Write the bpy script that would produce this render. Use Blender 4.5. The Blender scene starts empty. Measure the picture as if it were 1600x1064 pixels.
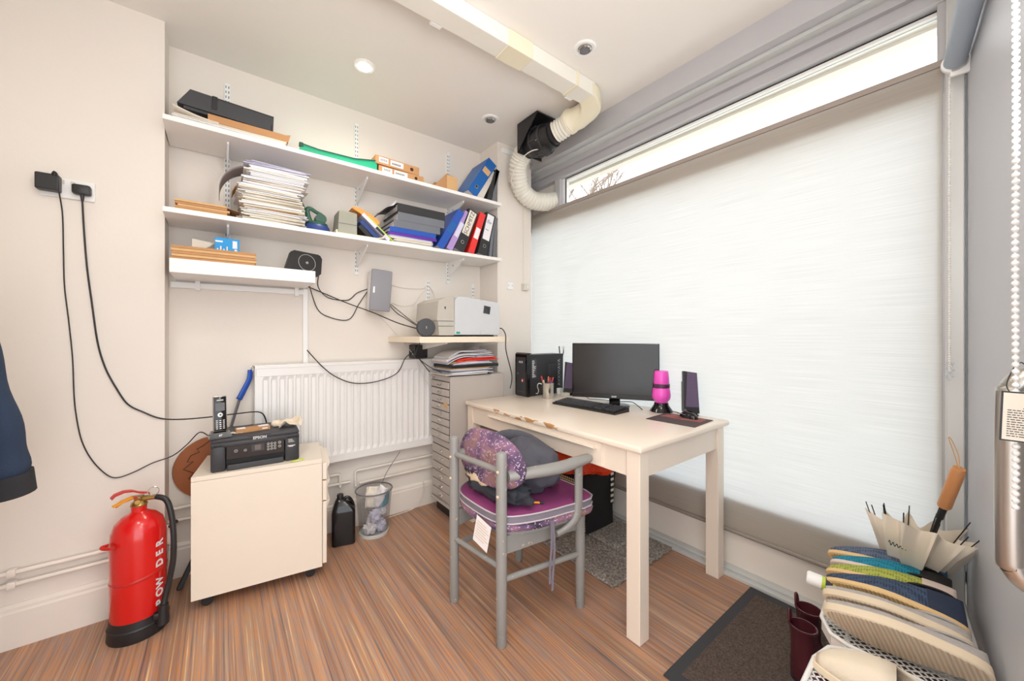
import bpy, bmesh, math, random
from mathutils import Vector, Matrix, Euler, noise
PI = math.pi
R = math.radians
random.seed(7)
scene = bpy.context.scene
COL = scene.collection

# ---------------------------------------------------------------- camera
EYE = 1.2
cam_d = bpy.data.cameras.new('camera'); cam = bpy.data.objects.new('camera', cam_d); COL.objects.link(cam)
cam_d.sensor_width = 36; cam_d.sensor_fit = 'HORIZONTAL'
cam_d.lens = 590 / 1600 * 36
cam_d.shift_y = -8 / 1600
cam_d.clip_start = 0.02
cam.location = (0, 0, EYE)
cam.rotation_euler = (R(90), 0, R(-37.7))
scene.camera = cam
# ---------------------------------------------------------------- view
scene.view_settings.view_transform = 'Standard'
scene.view_settings.look = 'None'
scene.view_settings.gamma = 1
scene.view_settings.use_curve_mapping = False
scene.view_settings.exposure = 0.56
# ---------------------------------------------------------------- sky
world = bpy.data.worlds.new('world'); scene.world = world; world.use_nodes = True
bg = world.node_tree.nodes['Background']
bg.inputs[0].default_value = (0.93, 0.965, 1.0, 1)
bg.inputs[1].default_value = 2.3

def lamp(name, kind, loc, power, col=(1, 0.93, 0.84), size=0.1, rot=(0, 0, 0), spot=150):
    d = bpy.data.lights.new(name, kind); o = bpy.data.objects.new(name, d); COL.objects.link(o)
    o.location = loc; o.rotation_euler = rot; d.energy = power; d.color = col
    if kind == 'AREA': d.shape = 'DISK'; d.size = size
    if kind == 'SPOT': d.spot_size = R(spot); d.spot_blend = 1.0; d.shadow_soft_size = size
    return o
CEIL = 2.63
# the lit ceiling downlight, then three unseen spots added to fill the room
LIT = [(0.605, 2.065), (0.6, 0.35), (-0.2, 0.9), (0.6, -0.7)]
for (x, y) in LIT:
    lamp('downlight_and_fill_spot', 'SPOT', (x, y, CEIL - 0.02), 14 if y > 2 else 26, size=0.12, spot=172)

# soft unseen uplight added to brighten the ceiling, standing in for a flash
lamp('ceiling_fill', 'AREA', (0.75, -0.42, 1.65), 36, col=(1, 0.96, 0.92), size=0.9, rot=(R(150), 0, R(-62)))

# ---------------------------------------------------------------- materials
def mat(name, col, rough=0.5, metal=0.0, var=0.06, vscale=8.0, bump=0.0, bscale=60.0, spec=0.5, coat=0.0, trans=0.0, emit=None):
    m = bpy.data.materials.new(name); m.use_nodes = True
    nt = m.node_tree; n = nt.nodes; l = nt.links; b = n['Principled BSDF']
    b.inputs['Roughness'].default_value = rough; b.inputs['Metallic'].default_value = metal
    b.inputs['Specular IOR Level'].default_value = spec
    b.inputs['Coat Weight'].default_value = coat
    b.inputs['Transmission Weight'].default_value = trans
    tc = n.new('ShaderNodeTexCoord')
    ns = n.new('ShaderNodeTexNoise'); ns.inputs['Scale'].default_value = vscale; ns.inputs['Detail'].default_value = 4
    l.new(tc.outputs['Object'], ns.inputs['Vector'])
    cr = n.new('ShaderNodeMapRange'); cr.inputs[3].default_value = 1 - var; cr.inputs[4].default_value = 1 + var
    l.new(ns.outputs['Fac'], cr.inputs[0])
    mx = n.new('ShaderNodeVectorMath'); mx.operation = 'SCALE'; mx.inputs[0].default_value = col[:3]
    l.new(cr.outputs[0], mx.inputs['Scale']); l.new(mx.outputs[0], b.inputs['Base Color'])
    if bump:
        n2 = n.new('ShaderNodeTexNoise'); n2.inputs['Scale'].default_value = bscale; n2.inputs['Detail'].default_value = 3
        l.new(tc.outputs['Object'], n2.inputs['Vector'])
        bp = n.new('ShaderNodeBump'); bp.inputs['Strength'].default_value = bump; bp.inputs['Distance'].default_value = 0.004
        l.new(n2.outputs['Fac'], bp.inputs['Height']); l.new(bp.outputs[0], b.inputs['Normal'])
    if emit:
        b.inputs['Emission Color'].default_value = (*emit[0], 1); b.inputs['Emission Strength'].default_value = emit[1]
    return m
def srgb(r, g, b):
    f = lambda c: (c / 255 / 12.92) if c / 255 <= 0.04045 else ((c / 255 + 0.055) / 1.055) ** 2.4
    return (f(r), f(g), f(b))
def nodes(m): return m.node_tree.nodes, m.node_tree.links, m.node_tree.nodes['Principled BSDF']

M = {}
M['wall'] = mat('painted_plaster', srgb(234, 226, 217), 0.7, var=0.02, vscale=2, bump=0.15, bscale=35)
M['ceil'] = mat('ceiling_paint', srgb(240, 236, 230), 0.8, var=0.015, vscale=2)
M['trim'] = mat('white_gloss_paint', srgb(238, 230, 220), 0.35, var=0.02)
M['melamine'] = mat('white_melamine', srgb(242, 238, 234), 0.3, var=0.01)
M['cream'] = mat('cream_laminate', srgb(238, 226, 210), 0.35, var=0.015)
M['desk'] = mat('cream_paint', srgb(240, 226, 210), 0.3, var=0.03, vscale=5)
M['white'] = mat('white_plastic', srgb(240, 240, 238), 0.35, var=0.01)
M['offwhite'] = mat('offwhite_plastic', srgb(214, 208, 196), 0.45, var=0.02)
M['duct'] = mat('duct_plastic', srgb(236, 232, 222), 0.4, var=0.02)
M['yellowed'] = mat('yellowed_plastic', srgb(235, 226, 200), 0.4, var=0.03)
M['hose'] = mat('vinyl_hose', srgb(232, 228, 216), 0.45, var=0.04, bump=0.3, bscale=80)
M['radiator'] = mat('radiator_enamel', srgb(240, 238, 236), 0.25, var=0.01)
M['alu'] = mat('grey_aluminium', srgb(188, 187, 190), 0.4, metal=0.08, var=0.03)
M['alu_light'] = mat('pale_aluminium', srgb(206, 208, 206), 0.35, metal=0.1, var=0.03)
M['rubber'] = mat('black_gasket', srgb(30, 30, 30), 0.6)
M['black'] = mat('black_plastic', srgb(34, 33, 35), 0.42, var=0.1)
M['black_gloss'] = mat('gloss_black_plastic', srgb(22, 20, 22), 0.12, var=0.05)
M['printer_black'] = mat('printer_black_plastic', srgb(52, 52, 56), 0.45, var=0.06)
M['dark'] = mat('dark_grey_plastic', srgb(58, 58, 62), 0.5, var=0.08)
M['mid'] = mat('mid_grey_plastic', srgb(110, 110, 114), 0.5, var=0.05)
M['cable'] = mat('black_cable', srgb(40, 36, 36), 0.5)
M['cable_w'] = mat('white_cable', srgb(225, 218, 208), 0.5)
M['cab'] = mat('grey_enamel_steel', srgb(190, 181, 174), 0.4, var=0.03)
M['cab_dark'] = mat('drawer_gap', srgb(60, 55, 52), 0.7)
M['chrome'] = mat('polished_steel', srgb(205, 203, 198), 0.2, metal=0.95, var=0.03)
M['steel'] = mat('brushed_steel', srgb(190, 186, 180), 0.32, metal=1.0, var=0.06, vscale=3)
M['red'] = mat('red_enamel', srgb(214, 24, 22), 0.22, var=0.04, coat=0.4)
M['red_dark'] = mat('red_lever', srgb(196, 38, 30), 0.35)
M['yellow'] = mat('yellow_tag', srgb(245, 170, 30), 0.5)
M['brass'] = mat('brass', srgb(180, 150, 90), 0.35, metal=0.9)
M['paper'] = mat('paper', srgb(240, 238, 240), 0.8, var=0.03)
M['paper_cream'] = mat('aged_paper', srgb(232, 224, 210), 0.8, var=0.05)
M['paper_blue'] = mat('bluish_paper', srgb(215, 215, 236), 0.8, var=0.05)
M['kraft'] = mat('kraft_card', srgb(190, 142, 96), 0.8, var=0.08, vscale=14)
M['kraft_light'] = mat('light_kraft_card', srgb(214, 172, 122), 0.8, var=0.06, vscale=14)
M['green'] = mat('green_plastic', srgb(40, 170, 128), 0.35, var=0.08)
M['dkgreen'] = mat('dark_green_plastic', srgb(36, 84, 66), 0.35, var=0.1)
M['blue'] = mat('blue_board', srgb(28, 98, 172), 0.4, var=0.06)
M['blue2'] = mat('bright_blue_board', srgb(36, 84, 178), 0.35, var=0.06)
M['navyb'] = mat('navy_plastic', srgb(42, 66, 128), 0.35)
M['lilac'] = mat('lilac_board', srgb(176, 146, 206), 0.4)
M['purple'] = mat('purple_board', srgb(96, 44, 160), 0.4)
M['redb'] = mat('red_board', srgb(232, 52, 48), 0.35)
M['grey_board'] = mat('grey_board', srgb(112, 116, 124), 0.5, var=0.1)
M['black_board'] = mat('black_board', srgb(44, 44, 46), 0.5, var=0.1)
M['orange'] = mat('orange_card', srgb(242, 160, 80), 0.6)
M['cyan'] = mat('cyan_carton', srgb(0, 150, 220), 0.5)
M['screen'] = mat('dark_screen', srgb(30, 27, 26), 0.22, var=0.05)
M['pink'] = mat('pink_plastic', srgb(244, 92, 200), 0.3, var=0.04)
M['purple_mesh'] = mat('purple_grille', srgb(96, 80, 108), 0.7, var=0.1, bump=0.5, bscale=400)
M['ink'] = mat('ink', srgb(50, 50, 56), 0.6)
M['ink_blue'] = mat('blue_ink', srgb(50, 70, 140), 0.6)
M['ink_white'] = mat('white_print', srgb(225, 225, 225), 0.5)
M['chair'] = mat('grey_paint', srgb(140, 138, 134), 0.38, var=0.1, vscale=20)
def worn_chair():
    m = mat('worn_grey_paint', srgb(146, 145, 142), 0.36, var=0.06, vscale=20); n, l, b = m.node_tree.nodes, m.node_tree.links, m.node_tree.nodes['Principled BSDF']
    tc = n.new('ShaderNodeTexCoord'); ns = n.new('ShaderNodeTexNoise'); ns.inputs['Scale'].default_value = 38; ns.inputs['Detail'].default_value = 6; l.new(tc.outputs['Object'], ns.inputs['Vector'])
    mr = n.new('ShaderNodeMapRange'); mr.inputs[1].default_value = 0.66; mr.inputs[2].default_value = 0.70; l.new(ns.outputs['Fac'], mr.inputs[0])
    old = b.inputs['Base Color'].links[0].from_socket; mx = n.new('ShaderNodeMix'); mx.data_type = 'RGBA'; mx.inputs[7].default_value = (*srgb(208, 182, 154), 1)
    l.new(mr.outputs[0], mx.inputs[0]); l.new(old, mx.inputs[6]); l.new(mx.outputs[2], b.inputs['Base Color']); return m
M['chair'] = worn_chair()
M['magenta'] = mat('magenta_cloth', srgb(140, 58, 112), 0.9, var=0.08, vscale=30, bump=0.4, bscale=300)
M['greycloth'] = mat('grey_cloth', srgb(128, 122, 134), 0.9, var=0.08, vscale=30, bump=0.3, bscale=200)
M['piping'] = mat('pale_piping', srgb(196, 186, 190), 0.8)
M['coat'] = mat('slate_cloth', srgb(84, 84, 94), 0.85, var=0.12, vscale=10, bump=0.4, bscale=60)
M['coat_dark'] = mat('charcoal_cloth', srgb(52, 54, 62), 0.85, var=0.12, vscale=10, bump=0.4, bscale=60)
M['beigecloth'] = mat('beige_lining', srgb(222, 200, 172), 0.9)
M['navycloth'] = mat('navy_cloth', srgb(44, 60, 84), 0.9, var=0.12, bump=0.3, bscale=150)
M['cuff'] = mat('dark_cuff', srgb(46, 46, 50), 0.9, var=0.1)
M['leather'] = mat('brown_leather', srgb(158, 92, 52), 0.55, var=0.1, vscale=20)
M['stitch'] = mat('dark_stitching', srgb(60, 34, 22), 0.8)
M['orangebag'] = mat('orange_polythene', srgb(232, 66, 26), 0.35, var=0.1, vscale=20, bump=1.0, bscale=40)
M['blackbag'] = mat('black_canvas', srgb(26, 25, 27), 0.9, var=0.1, bump=0.4, bscale=100)
M['umb'] = mat('cream_canopy', srgb(226, 214, 196), 0.8, var=0.05)
M['wood'] = mat('turned_wood', srgb(206, 144, 92), 0.4, var=0.08, vscale=12)
M['door'] = mat('grey_door_paint', srgb(192, 194, 200), 0.45, var=0.02)
M['tube'] = mat('blue_grey_blind_fabric', srgb(160, 170, 182), 0.6, var=0.02)
M['wellie'] = mat('burgundy_rubber', srgb(80, 34, 42), 0.25, var=0.1)
M['wellie_in'] = mat('boot_lining', srgb(92, 84, 70), 0.8, var=0.4, vscale=90)
M['sole_cream'] = mat('cream_sole', srgb(232, 214, 186), 0.6, var=0.04)
M['sole_gum'] = mat('gum_sole', srgb(232, 196, 140), 0.6, var=0.05)
M['sole_pink'] = mat('pale_pink_sole', srgb(226, 208, 200), 0.6, var=0.04)
M['felt'] = mat('grey_felt', srgb(186, 180, 176), 0.95, var=0.15, vscale=120, bump=0.5, bscale=300)
M['canvas'] = mat('white_canvas', srgb(230, 216, 194), 0.85, var=0.04, bump=0.3, bscale=200)
M['navy_panel'] = mat('navy_panel', srgb(40, 52, 76), 0.7)
M['slate_panel'] = mat('slate_blue_panel', srgb(70, 110, 150), 0.7)
M['lime'] = mat('lime_label', srgb(190, 214, 60), 0.4)
M['toner'] = mat('blue_bin_paper', srgb(110, 170, 190), 0.8)

def streak_floor():
    m = mat('streaked_vinyl', (0.2, 0.1, 0.06), 0.38)
    n, l, b = nodes(m)
    tc = n.new('ShaderNodeTexCoord'); mp = n.new('ShaderNodeMapping'); l.new(tc.outputs['Object'], mp.inputs[0])
    mp.inputs['Scale'].default_value = (105, 0.9, 1)
    ns = n.new('ShaderNodeTexNoise'); ns.inputs['Scale'].default_value = 1.0; ns.inputs['Detail'].default_value = 5; ns.inputs['Roughness'].default_value = 0.7
    l.new(mp.outputs[0], ns.inputs['Vector'])
    r = n.new('ShaderNodeValToRGB'); e = r.color_ramp.elements
    cols = [(0.30, srgb(76, 68, 74)), (0.40, srgb(128, 114, 110)), (0.445, srgb(176, 112, 56)), (0.49, srgb(132, 130, 134)), (0.535, srgb(198, 132, 70)), (0.59, srgb(152, 138, 126)), (0.70, srgb(244, 196, 134))]
    e[0].position = cols[0][0]; e[0].color = (*cols[0][1], 1); e[1].position = cols[-1][0]; e[1].color = (*cols[-1][1], 1)
    for p, c in cols[1:-1]:
        k = e.new(p); k.color = (*c, 1)
    l.new(ns.outputs['Fac'], r.inputs[0])
    mp2 = n.new('ShaderNodeMapping'); l.new(tc.outputs['Object'], mp2.inputs[0]); mp2.inputs['Scale'].default_value = (18, 0.35, 1)
    n2 = n.new('ShaderNodeTexNoise'); n2.inputs['Scale'].default_value = 1.0; n2.inputs['Detail'].default_value = 3; l.new(mp2.outputs[0], n2.inputs['Vector'])
    mr = n.new('ShaderNodeMapRange'); mr.inputs[1].default_value = 0.3; mr.inputs[2].default_value = 0.7; mr.inputs[3].default_value = 0.88; mr.inputs[4].default_value = 1.26; l.new(n2.outputs['Fac'], mr.inputs[0])
    vm = n.new('ShaderNodeVectorMath'); vm.operation = 'SCALE'; l.new(r.outputs[0], vm.inputs[0]); l.new(mr.outputs[0], vm.inputs['Scale'])
    l.new(vm.outputs[0], b.inputs['Base Color'])
    return m
M['floor'] = streak_floor()

def ramp_noise(name, stops, scale, rough=0.9, stretch=(1, 1, 1), detail=4, bump=0.0):
    m = mat(name, (0.5, 0.5, 0.5), rough); n, l, b = nodes(m)
    tc = n.new('ShaderNodeTexCoord'); mp = n.new('ShaderNodeMapping'); mp.inputs['Scale'].default_value = stretch
    l.new(tc.outputs['Object'], mp.inputs[0])
    ns = n.new('ShaderNodeTexNoise'); ns.inputs['Scale'].default_value = scale; ns.inputs['Detail'].default_value = detail
    l.new(mp.outputs[0], ns.inputs['Vector'])
    r = n.new('ShaderNodeValToRGB'); e = r.color_ramp.elements
    e[0].position = stops[0][0]; e[0].color = (*stops[0][1], 1); e[1].position = stops[-1][0]; e[1].color = (*stops[-1][1], 1)
    for p, c in stops[1:-1]:
        k = e.new(p); k.color = (*c, 1)
    l.new(ns.outputs['Fac'], r.inputs[0]); l.new(r.outputs[0], b.inputs['Base Color'])
    if bump:
        bp = n.new('ShaderNodeBump'); bp.inputs['Strength'].default_value = bump; bp.inputs['Distance'].default_value = 0.01
        l.new(ns.outputs['Fac'], bp.inputs['Height']); l.new(bp.outputs[0], b.inputs['Normal'])
    return m
M['rug'] = ramp_noise('grey_pile', [(0.3, srgb(112, 104, 98)), (0.5, srgb(158, 150, 142)), (0.7, srgb(196, 188, 178))], 90, bump=1)
M['doormat'] = ramp_noise('brown_doormat_pile', [(0.3, srgb(60, 50, 46)), (0.55, srgb(92, 78, 70)), (0.8, srgb(112, 98, 88))], 160, bump=0.6)
M['mat_edge'] = mat('mat_border', srgb(58, 58, 62), 0.7, var=0.1)

def flecked():
    m = ramp_noise('flecked_purple_print', [(0.32, srgb(54, 44, 62)), (0.44, srgb(98, 78, 108)), (0.54, srgb(142, 104, 132)), (0.64, srgb(158, 122, 116)), (0.8, srgb(92, 64, 90))], 9, 0.9)
    n, l, b = nodes(m)
    ramp = [x for x in n if x.type == 'VALTORGB'][0]
    tc = n.new('ShaderNodeTexCoord')
    out = ramp.outputs[0]
    for i, (ang, sc) in enumerate([(0.5, 55), (1.9, 60), (2.8, 50)]):
        mp = n.new('ShaderNodeMapping'); mp.vector_type = 'TEXTURE'; mp.inputs['Rotation'].default_value = (ang, 0, 0); mp.inputs['Scale'].default_value = (0.6, 1.5, 0.24)
        l.new(tc.outputs['Object'], mp.inputs[0])
        v = n.new('ShaderNodeTexVoronoi'); v.inputs['Scale'].default_value = sc * 0.6; l.new(mp.outputs[0], v.inputs['Vector'])
        lt = n.new('ShaderNodeMath'); lt.operation = 'LESS_THAN'; lt.inputs[1].default_value = 0.19; l.new(v.outputs['Distance'], lt.inputs[0])
        mx = n.new('ShaderNodeMix'); mx.data_type = 'RGBA'; mx.inputs[7].default_value = (*srgb(206, 186, 208), 1)
        l.new(lt.outputs[0], mx.inputs[0]); l.new(out, mx.inputs[6]); out = mx.outputs[2]
    l.new(out, b.inputs['Base Color'])
    return m
M['fleck'] = flecked()

def checker(name, c1, c2, scale, rough=0.8, stretch=(1, 1, 1), rot=(0, 0, 0)):
    m = mat(name, c1, rough); n, l, b = nodes(m)
    tc = n.new('ShaderNodeTexCoord'); mp = n.new('ShaderNodeMapping'); mp.inputs['Scale'].default_value = stretch; mp.inputs['Rotation'].default_value = rot
    l.new(tc.outputs['Object'], mp.inputs[0])
    c = n.new('ShaderNodeTexChecker'); c.inputs['Scale'].default_value = scale; c.inputs[1].default_value = (*c1, 1); c.inputs[2].default_value = (*c2, 1)
    l.new(mp.outputs[0], c.inputs[0]); l.new(c.outputs[0], b.inputs['Base Color'])
    return m
M['hound'] = checker('houndstooth_print', srgb(30, 28, 28), srgb(226, 200, 160), 90, rot=(0.785, 0, 0))
M['gusset'] = checker('striped_gusset', srgb(30, 28, 28), srgb(226, 220, 210), 60, stretch=(0.1, 0.1, 1))

def knit(name, c, dark, scale=150):
    m = mat(name, c, 0.85); n, l, b = nodes(m)
    tc = n.new('ShaderNodeTexCoord')
    v = n.new('ShaderNodeTexVoronoi'); v.inputs['Scale'].default_value = scale; v.inputs['Randomness'].default_value = 0.25
    l.new(tc.outputs['Object'], v.inputs['Vector'])
    mr = n.new('ShaderNodeMapRange'); mr.inputs[1].default_value = 0.26; mr.inputs[2].default_value = 0.48; l.new(v.outputs['Distance'], mr.inputs[0])
    mx = n.new('ShaderNodeMix'); mx.data_type = 'RGBA'; mx.inputs[6].default_value = (*dark, 1); mx.inputs[7].default_value = (*c, 1)
    l.new(mr.outputs[0], mx.inputs[0]); l.new(mx.outputs[2], b.inputs['Base Color'])
    bp = n.new('ShaderNodeBump'); bp.inputs['Strength'].default_value = 0.6; bp.inputs['Distance'].default_value = 0.002
    l.new(mr.outputs[0], bp.inputs['Height']); l.new(bp.outputs[0], b.inputs['Normal'])
    return m
M['knit_navy'] = knit('navy_mesh_knit', srgb(62, 82, 112), srgb(24, 32, 50))
M['knit_slate'] = knit('slate_mesh_knit', srgb(92, 106, 132), srgb(44, 54, 76))
M['knit_teal'] = knit('teal_mesh_knit', srgb(20, 140, 168), srgb(8, 90, 120))
M['knit_lime'] = knit('lime_mesh_knit', srgb(180, 188, 84), srgb(120, 130, 60))

def ribbed(name, c, dark, scale, ax=0, tilt=0.3):
    m = mat(name, c, 0.6); n, l, b = nodes(m)
    tc = n.new('ShaderNodeTexCoord'); mp = n.new('ShaderNodeMapping'); mp.inputs['Rotation'].default_value = (0, 0, tilt)
    l.new(tc.outputs['Object'], mp.inputs[0])
    w = n.new('ShaderNodeTexWave'); w.inputs['Scale'].default_value = scale; w.inputs['Distortion'].default_value = 0.6; w.wave_profile = 'SIN'
    l.new(mp.outputs[0], w.inputs['Vector'])
    mx = n.new('ShaderNodeMix'); mx.data_type = 'RGBA'; mx.inputs[6].default_value = (*dark, 1); mx.inputs[7].default_value = (*c, 1)
    l.new(w.outputs['Fac'], mx.inputs[0]); l.new(mx.outputs[2], b.inputs['Base Color'])
    bp = n.new('ShaderNodeBump'); bp.inputs['Strength'].default_value = 0.7; bp.inputs['Distance'].default_value = 0.003
    l.new(w.outputs['Fac'], bp.inputs['Height']); l.new(bp.outputs[0], b.inputs['Normal'])
    return m
M['tread_cream'] = ribbed('ribbed_cream_tread', srgb(222, 202, 176), srgb(196, 174, 148), 32)
M['tread_gum'] = ribbed('ribbed_gum_tread', srgb(234, 202, 148), srgb(206, 170, 116), 34)
M['tread_pink'] = ribbed('ribbed_pink_tread', srgb(224, 206, 198), srgb(200, 180, 172), 22)

def blind_fabric():
    m = bpy.data.materials.new('woven_blind_fabric'); m.use_nodes = True
    nt = m.node_tree; n = nt.nodes; l = nt.links; n.clear()
    out = n.new('ShaderNodeOutputMaterial')
    tc = n.new('ShaderNodeTexCoord'); mp = n.new('ShaderNodeMapping'); mp.inputs['Scale'].default_value = (1, 3.5, 430); l.new(tc.outputs['Object'], mp.inputs[0])
    ns = n.new('ShaderNodeTexNoise'); ns.inputs['Scale'].default_value = 1.0; ns.inputs['Detail'].default_value = 4; l.new(mp.outputs[0], ns.inputs['Vector'])
    mr = n.new('ShaderNodeMapRange'); mr.inputs[1].default_value = 0.3; mr.inputs[2].default_value = 0.7; mr.inputs[3].default_value = 0.84; mr.inputs[4].default_value = 0.97; l.new(ns.outputs['Fac'], mr.inputs[0])
    c1 = n.new('ShaderNodeVectorMath'); c1.operation = 'SCALE'; c1.inputs[0].default_value = srgb(222, 208, 190); l.new(mr.outputs[0], c1.inputs['Scale'])
    c2 = n.new('ShaderNodeVectorMath'); c2.operation = 'SCALE'; c2.inputs[0].default_value = (0.925, 0.965, 1.0); l.new(mr.outputs[0], c2.inputs['Scale'])
    df = n.new('ShaderNodeBsdfDiffuse'); l.new(c1.outputs[0], df.inputs[0])
    tr = n.new('ShaderNodeBsdfTranslucent'); l.new(c2.outputs[0], tr.inputs[0])
    tp = n.new('ShaderNodeBsdfTransparent')
    a = n.new('ShaderNodeMixShader'); a.inputs[0].default_value = 0.57; l.new(df.outputs[0], a.inputs[1]); l.new(tr.outputs[0], a.inputs[2])
    b = n.new('ShaderNodeMixShader'); b.inputs[0].default_value = 0.12; l.new(a.outputs[0], b.inputs[1]); l.new(tp.outputs[0], b.inputs[2])
    l.new(b.outputs[0], out.inputs[0])
    return m
M['blind'] = blind_fabric()
def glass_mat(name='window_glass', tint=(0.97, 0.985, 0.98), refl=0.06):
    m = bpy.data.materials.new(name); m.use_nodes = True
    nt = m.node_tree; n = nt.nodes; l = nt.links; n.clear()
    out = n.new('ShaderNodeOutputMaterial'); tp = n.new('ShaderNodeBsdfTransparent'); tp.inputs[0].default_value = (*tint, 1)
    gl = n.new('ShaderNodeBsdfGlossy'); gl.inputs['Roughness'].default_value = 0.02
    mx = n.new('ShaderNodeMixShader'); mx.inputs[0].default_value = refl
    l.new(tp.outputs[0], mx.inputs[1]); l.new(gl.outputs[0], mx.inputs[2]); l.new(mx.outputs[0], out.inputs[0])
    return m
M['glass'] = glass_mat()
def wire_mesh():
    m = bpy.data.materials.new('wire_mesh'); m.use_nodes = True
    nt = m.node_tree; n = nt.nodes; l = nt.links; b = n['Principled BSDF']; b.inputs['Base Color'].default_value = (*srgb(150, 150, 154), 1); b.inputs['Metallic'].default_value = 0.6; b.inputs['Roughness'].default_value = 0.4
    out = [x for x in n if x.type == 'OUTPUT_MATERIAL'][0]
    tc = n.new('ShaderNodeTexCoord'); ch = n.new('ShaderNodeTexChecker'); ch.inputs['Scale'].default_value = 420; l.new(tc.outputs['Object'], ch.inputs[0])
    mr = n.new('ShaderNodeMapRange'); mr.inputs[3].default_value = 0.42; mr.inputs[4].default_value = 0.97; l.new(ch.outputs['Fac'], mr.inputs[0])
    tp = n.new('ShaderNodeBsdfTransparent'); mx = n.new('ShaderNodeMixShader'); l.new(mr.outputs[0], mx.inputs[0]); l.new(b.outputs[0], mx.inputs[1]); l.new(tp.outputs[0], mx.inputs[2]); l.new(mx.outputs[0], out.inputs[0])
    return m
M['wire'] = wire_mesh()
def desk_worn():
    # chipped paint along the front edge of the desk top showing the wood
    m = mat('worn_cream_paint', srgb(240, 226, 210), 0.28, var=0.02); n, l, b = nodes(m)
    tc = n.new('ShaderNodeTexCoord'); sx = n.new('ShaderNodeSeparateXYZ'); l.new(tc.outputs['Object'], sx.inputs[0])
    ns = n.new('ShaderNodeTexNoise'); mp = n.new('ShaderNodeMapping'); mp.inputs['Scale'].default_value = (46, 13, 46); l.new(tc.outputs['Object'], mp.inputs[0]); ns.inputs['Scale'].default_value = 1; ns.inputs['Detail'].default_value = 6; l.new(mp.outputs[0], ns.inputs['Vector'])
    def band(sock, lo, hi, soft):
        a = n.new('ShaderNodeMapRange'); a.interpolation_type = 'SMOOTHSTEP'; a.inputs[1].default_value = lo - soft; a.inputs[2].default_value = lo; l.new(sock, a.inputs[0])
        c = n.new('ShaderNodeMapRange'); c.interpolation_type = 'SMOOTHSTEP'; c.inputs[1].default_value = hi; c.inputs[2].default_value = hi + soft; c.inputs[3].default_value = 1; c.inputs[4].default_value = 0; l.new(sock, c.inputs[0])
        k = n.new('ShaderNodeMath'); k.operation = 'MULTIPLY'; l.new(a.outputs[0], k.inputs[0]); l.new(c.outputs[0], k.inputs[1]); return k.outputs[0]
    kx = band(sx.outputs[0], -0.05, 0.001, 0.012); ky = band(sx.outputs[1], 0.42, 0.95, 0.12)
    k = n.new('ShaderNodeMath'); k.operation = 'MULTIPLY'; l.new(kx, k.inputs[0]); l.new(ky, k.inputs[1])
    k2 = n.new('ShaderNodeMath'); k2.operation = 'MULTIPLY'; l.new(k.outputs[0], k2.inputs[0]); l.new(ns.outputs['Fac'], k2.inputs[1])
    gt = n.new('ShaderNodeMath'); gt.operation = 'GREATER_THAN'; gt.inputs[1].default_value = 0.515; l.new(k2.outputs[0], gt.inputs[0])
    old = b.inputs['Base Color'].links[0].from_socket
    mx = n.new('ShaderNodeMix'); mx.data_type = 'RGBA'; mx.inputs[7].default_value = (*srgb(190, 140, 90), 1)
    l.new(gt.outputs[0], mx.inputs[0]); l.new(old, mx.inputs[6]); l.new(mx.outputs[2], b.inputs['Base Color'])
    return m
M['worn'] = desk_worn()

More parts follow.
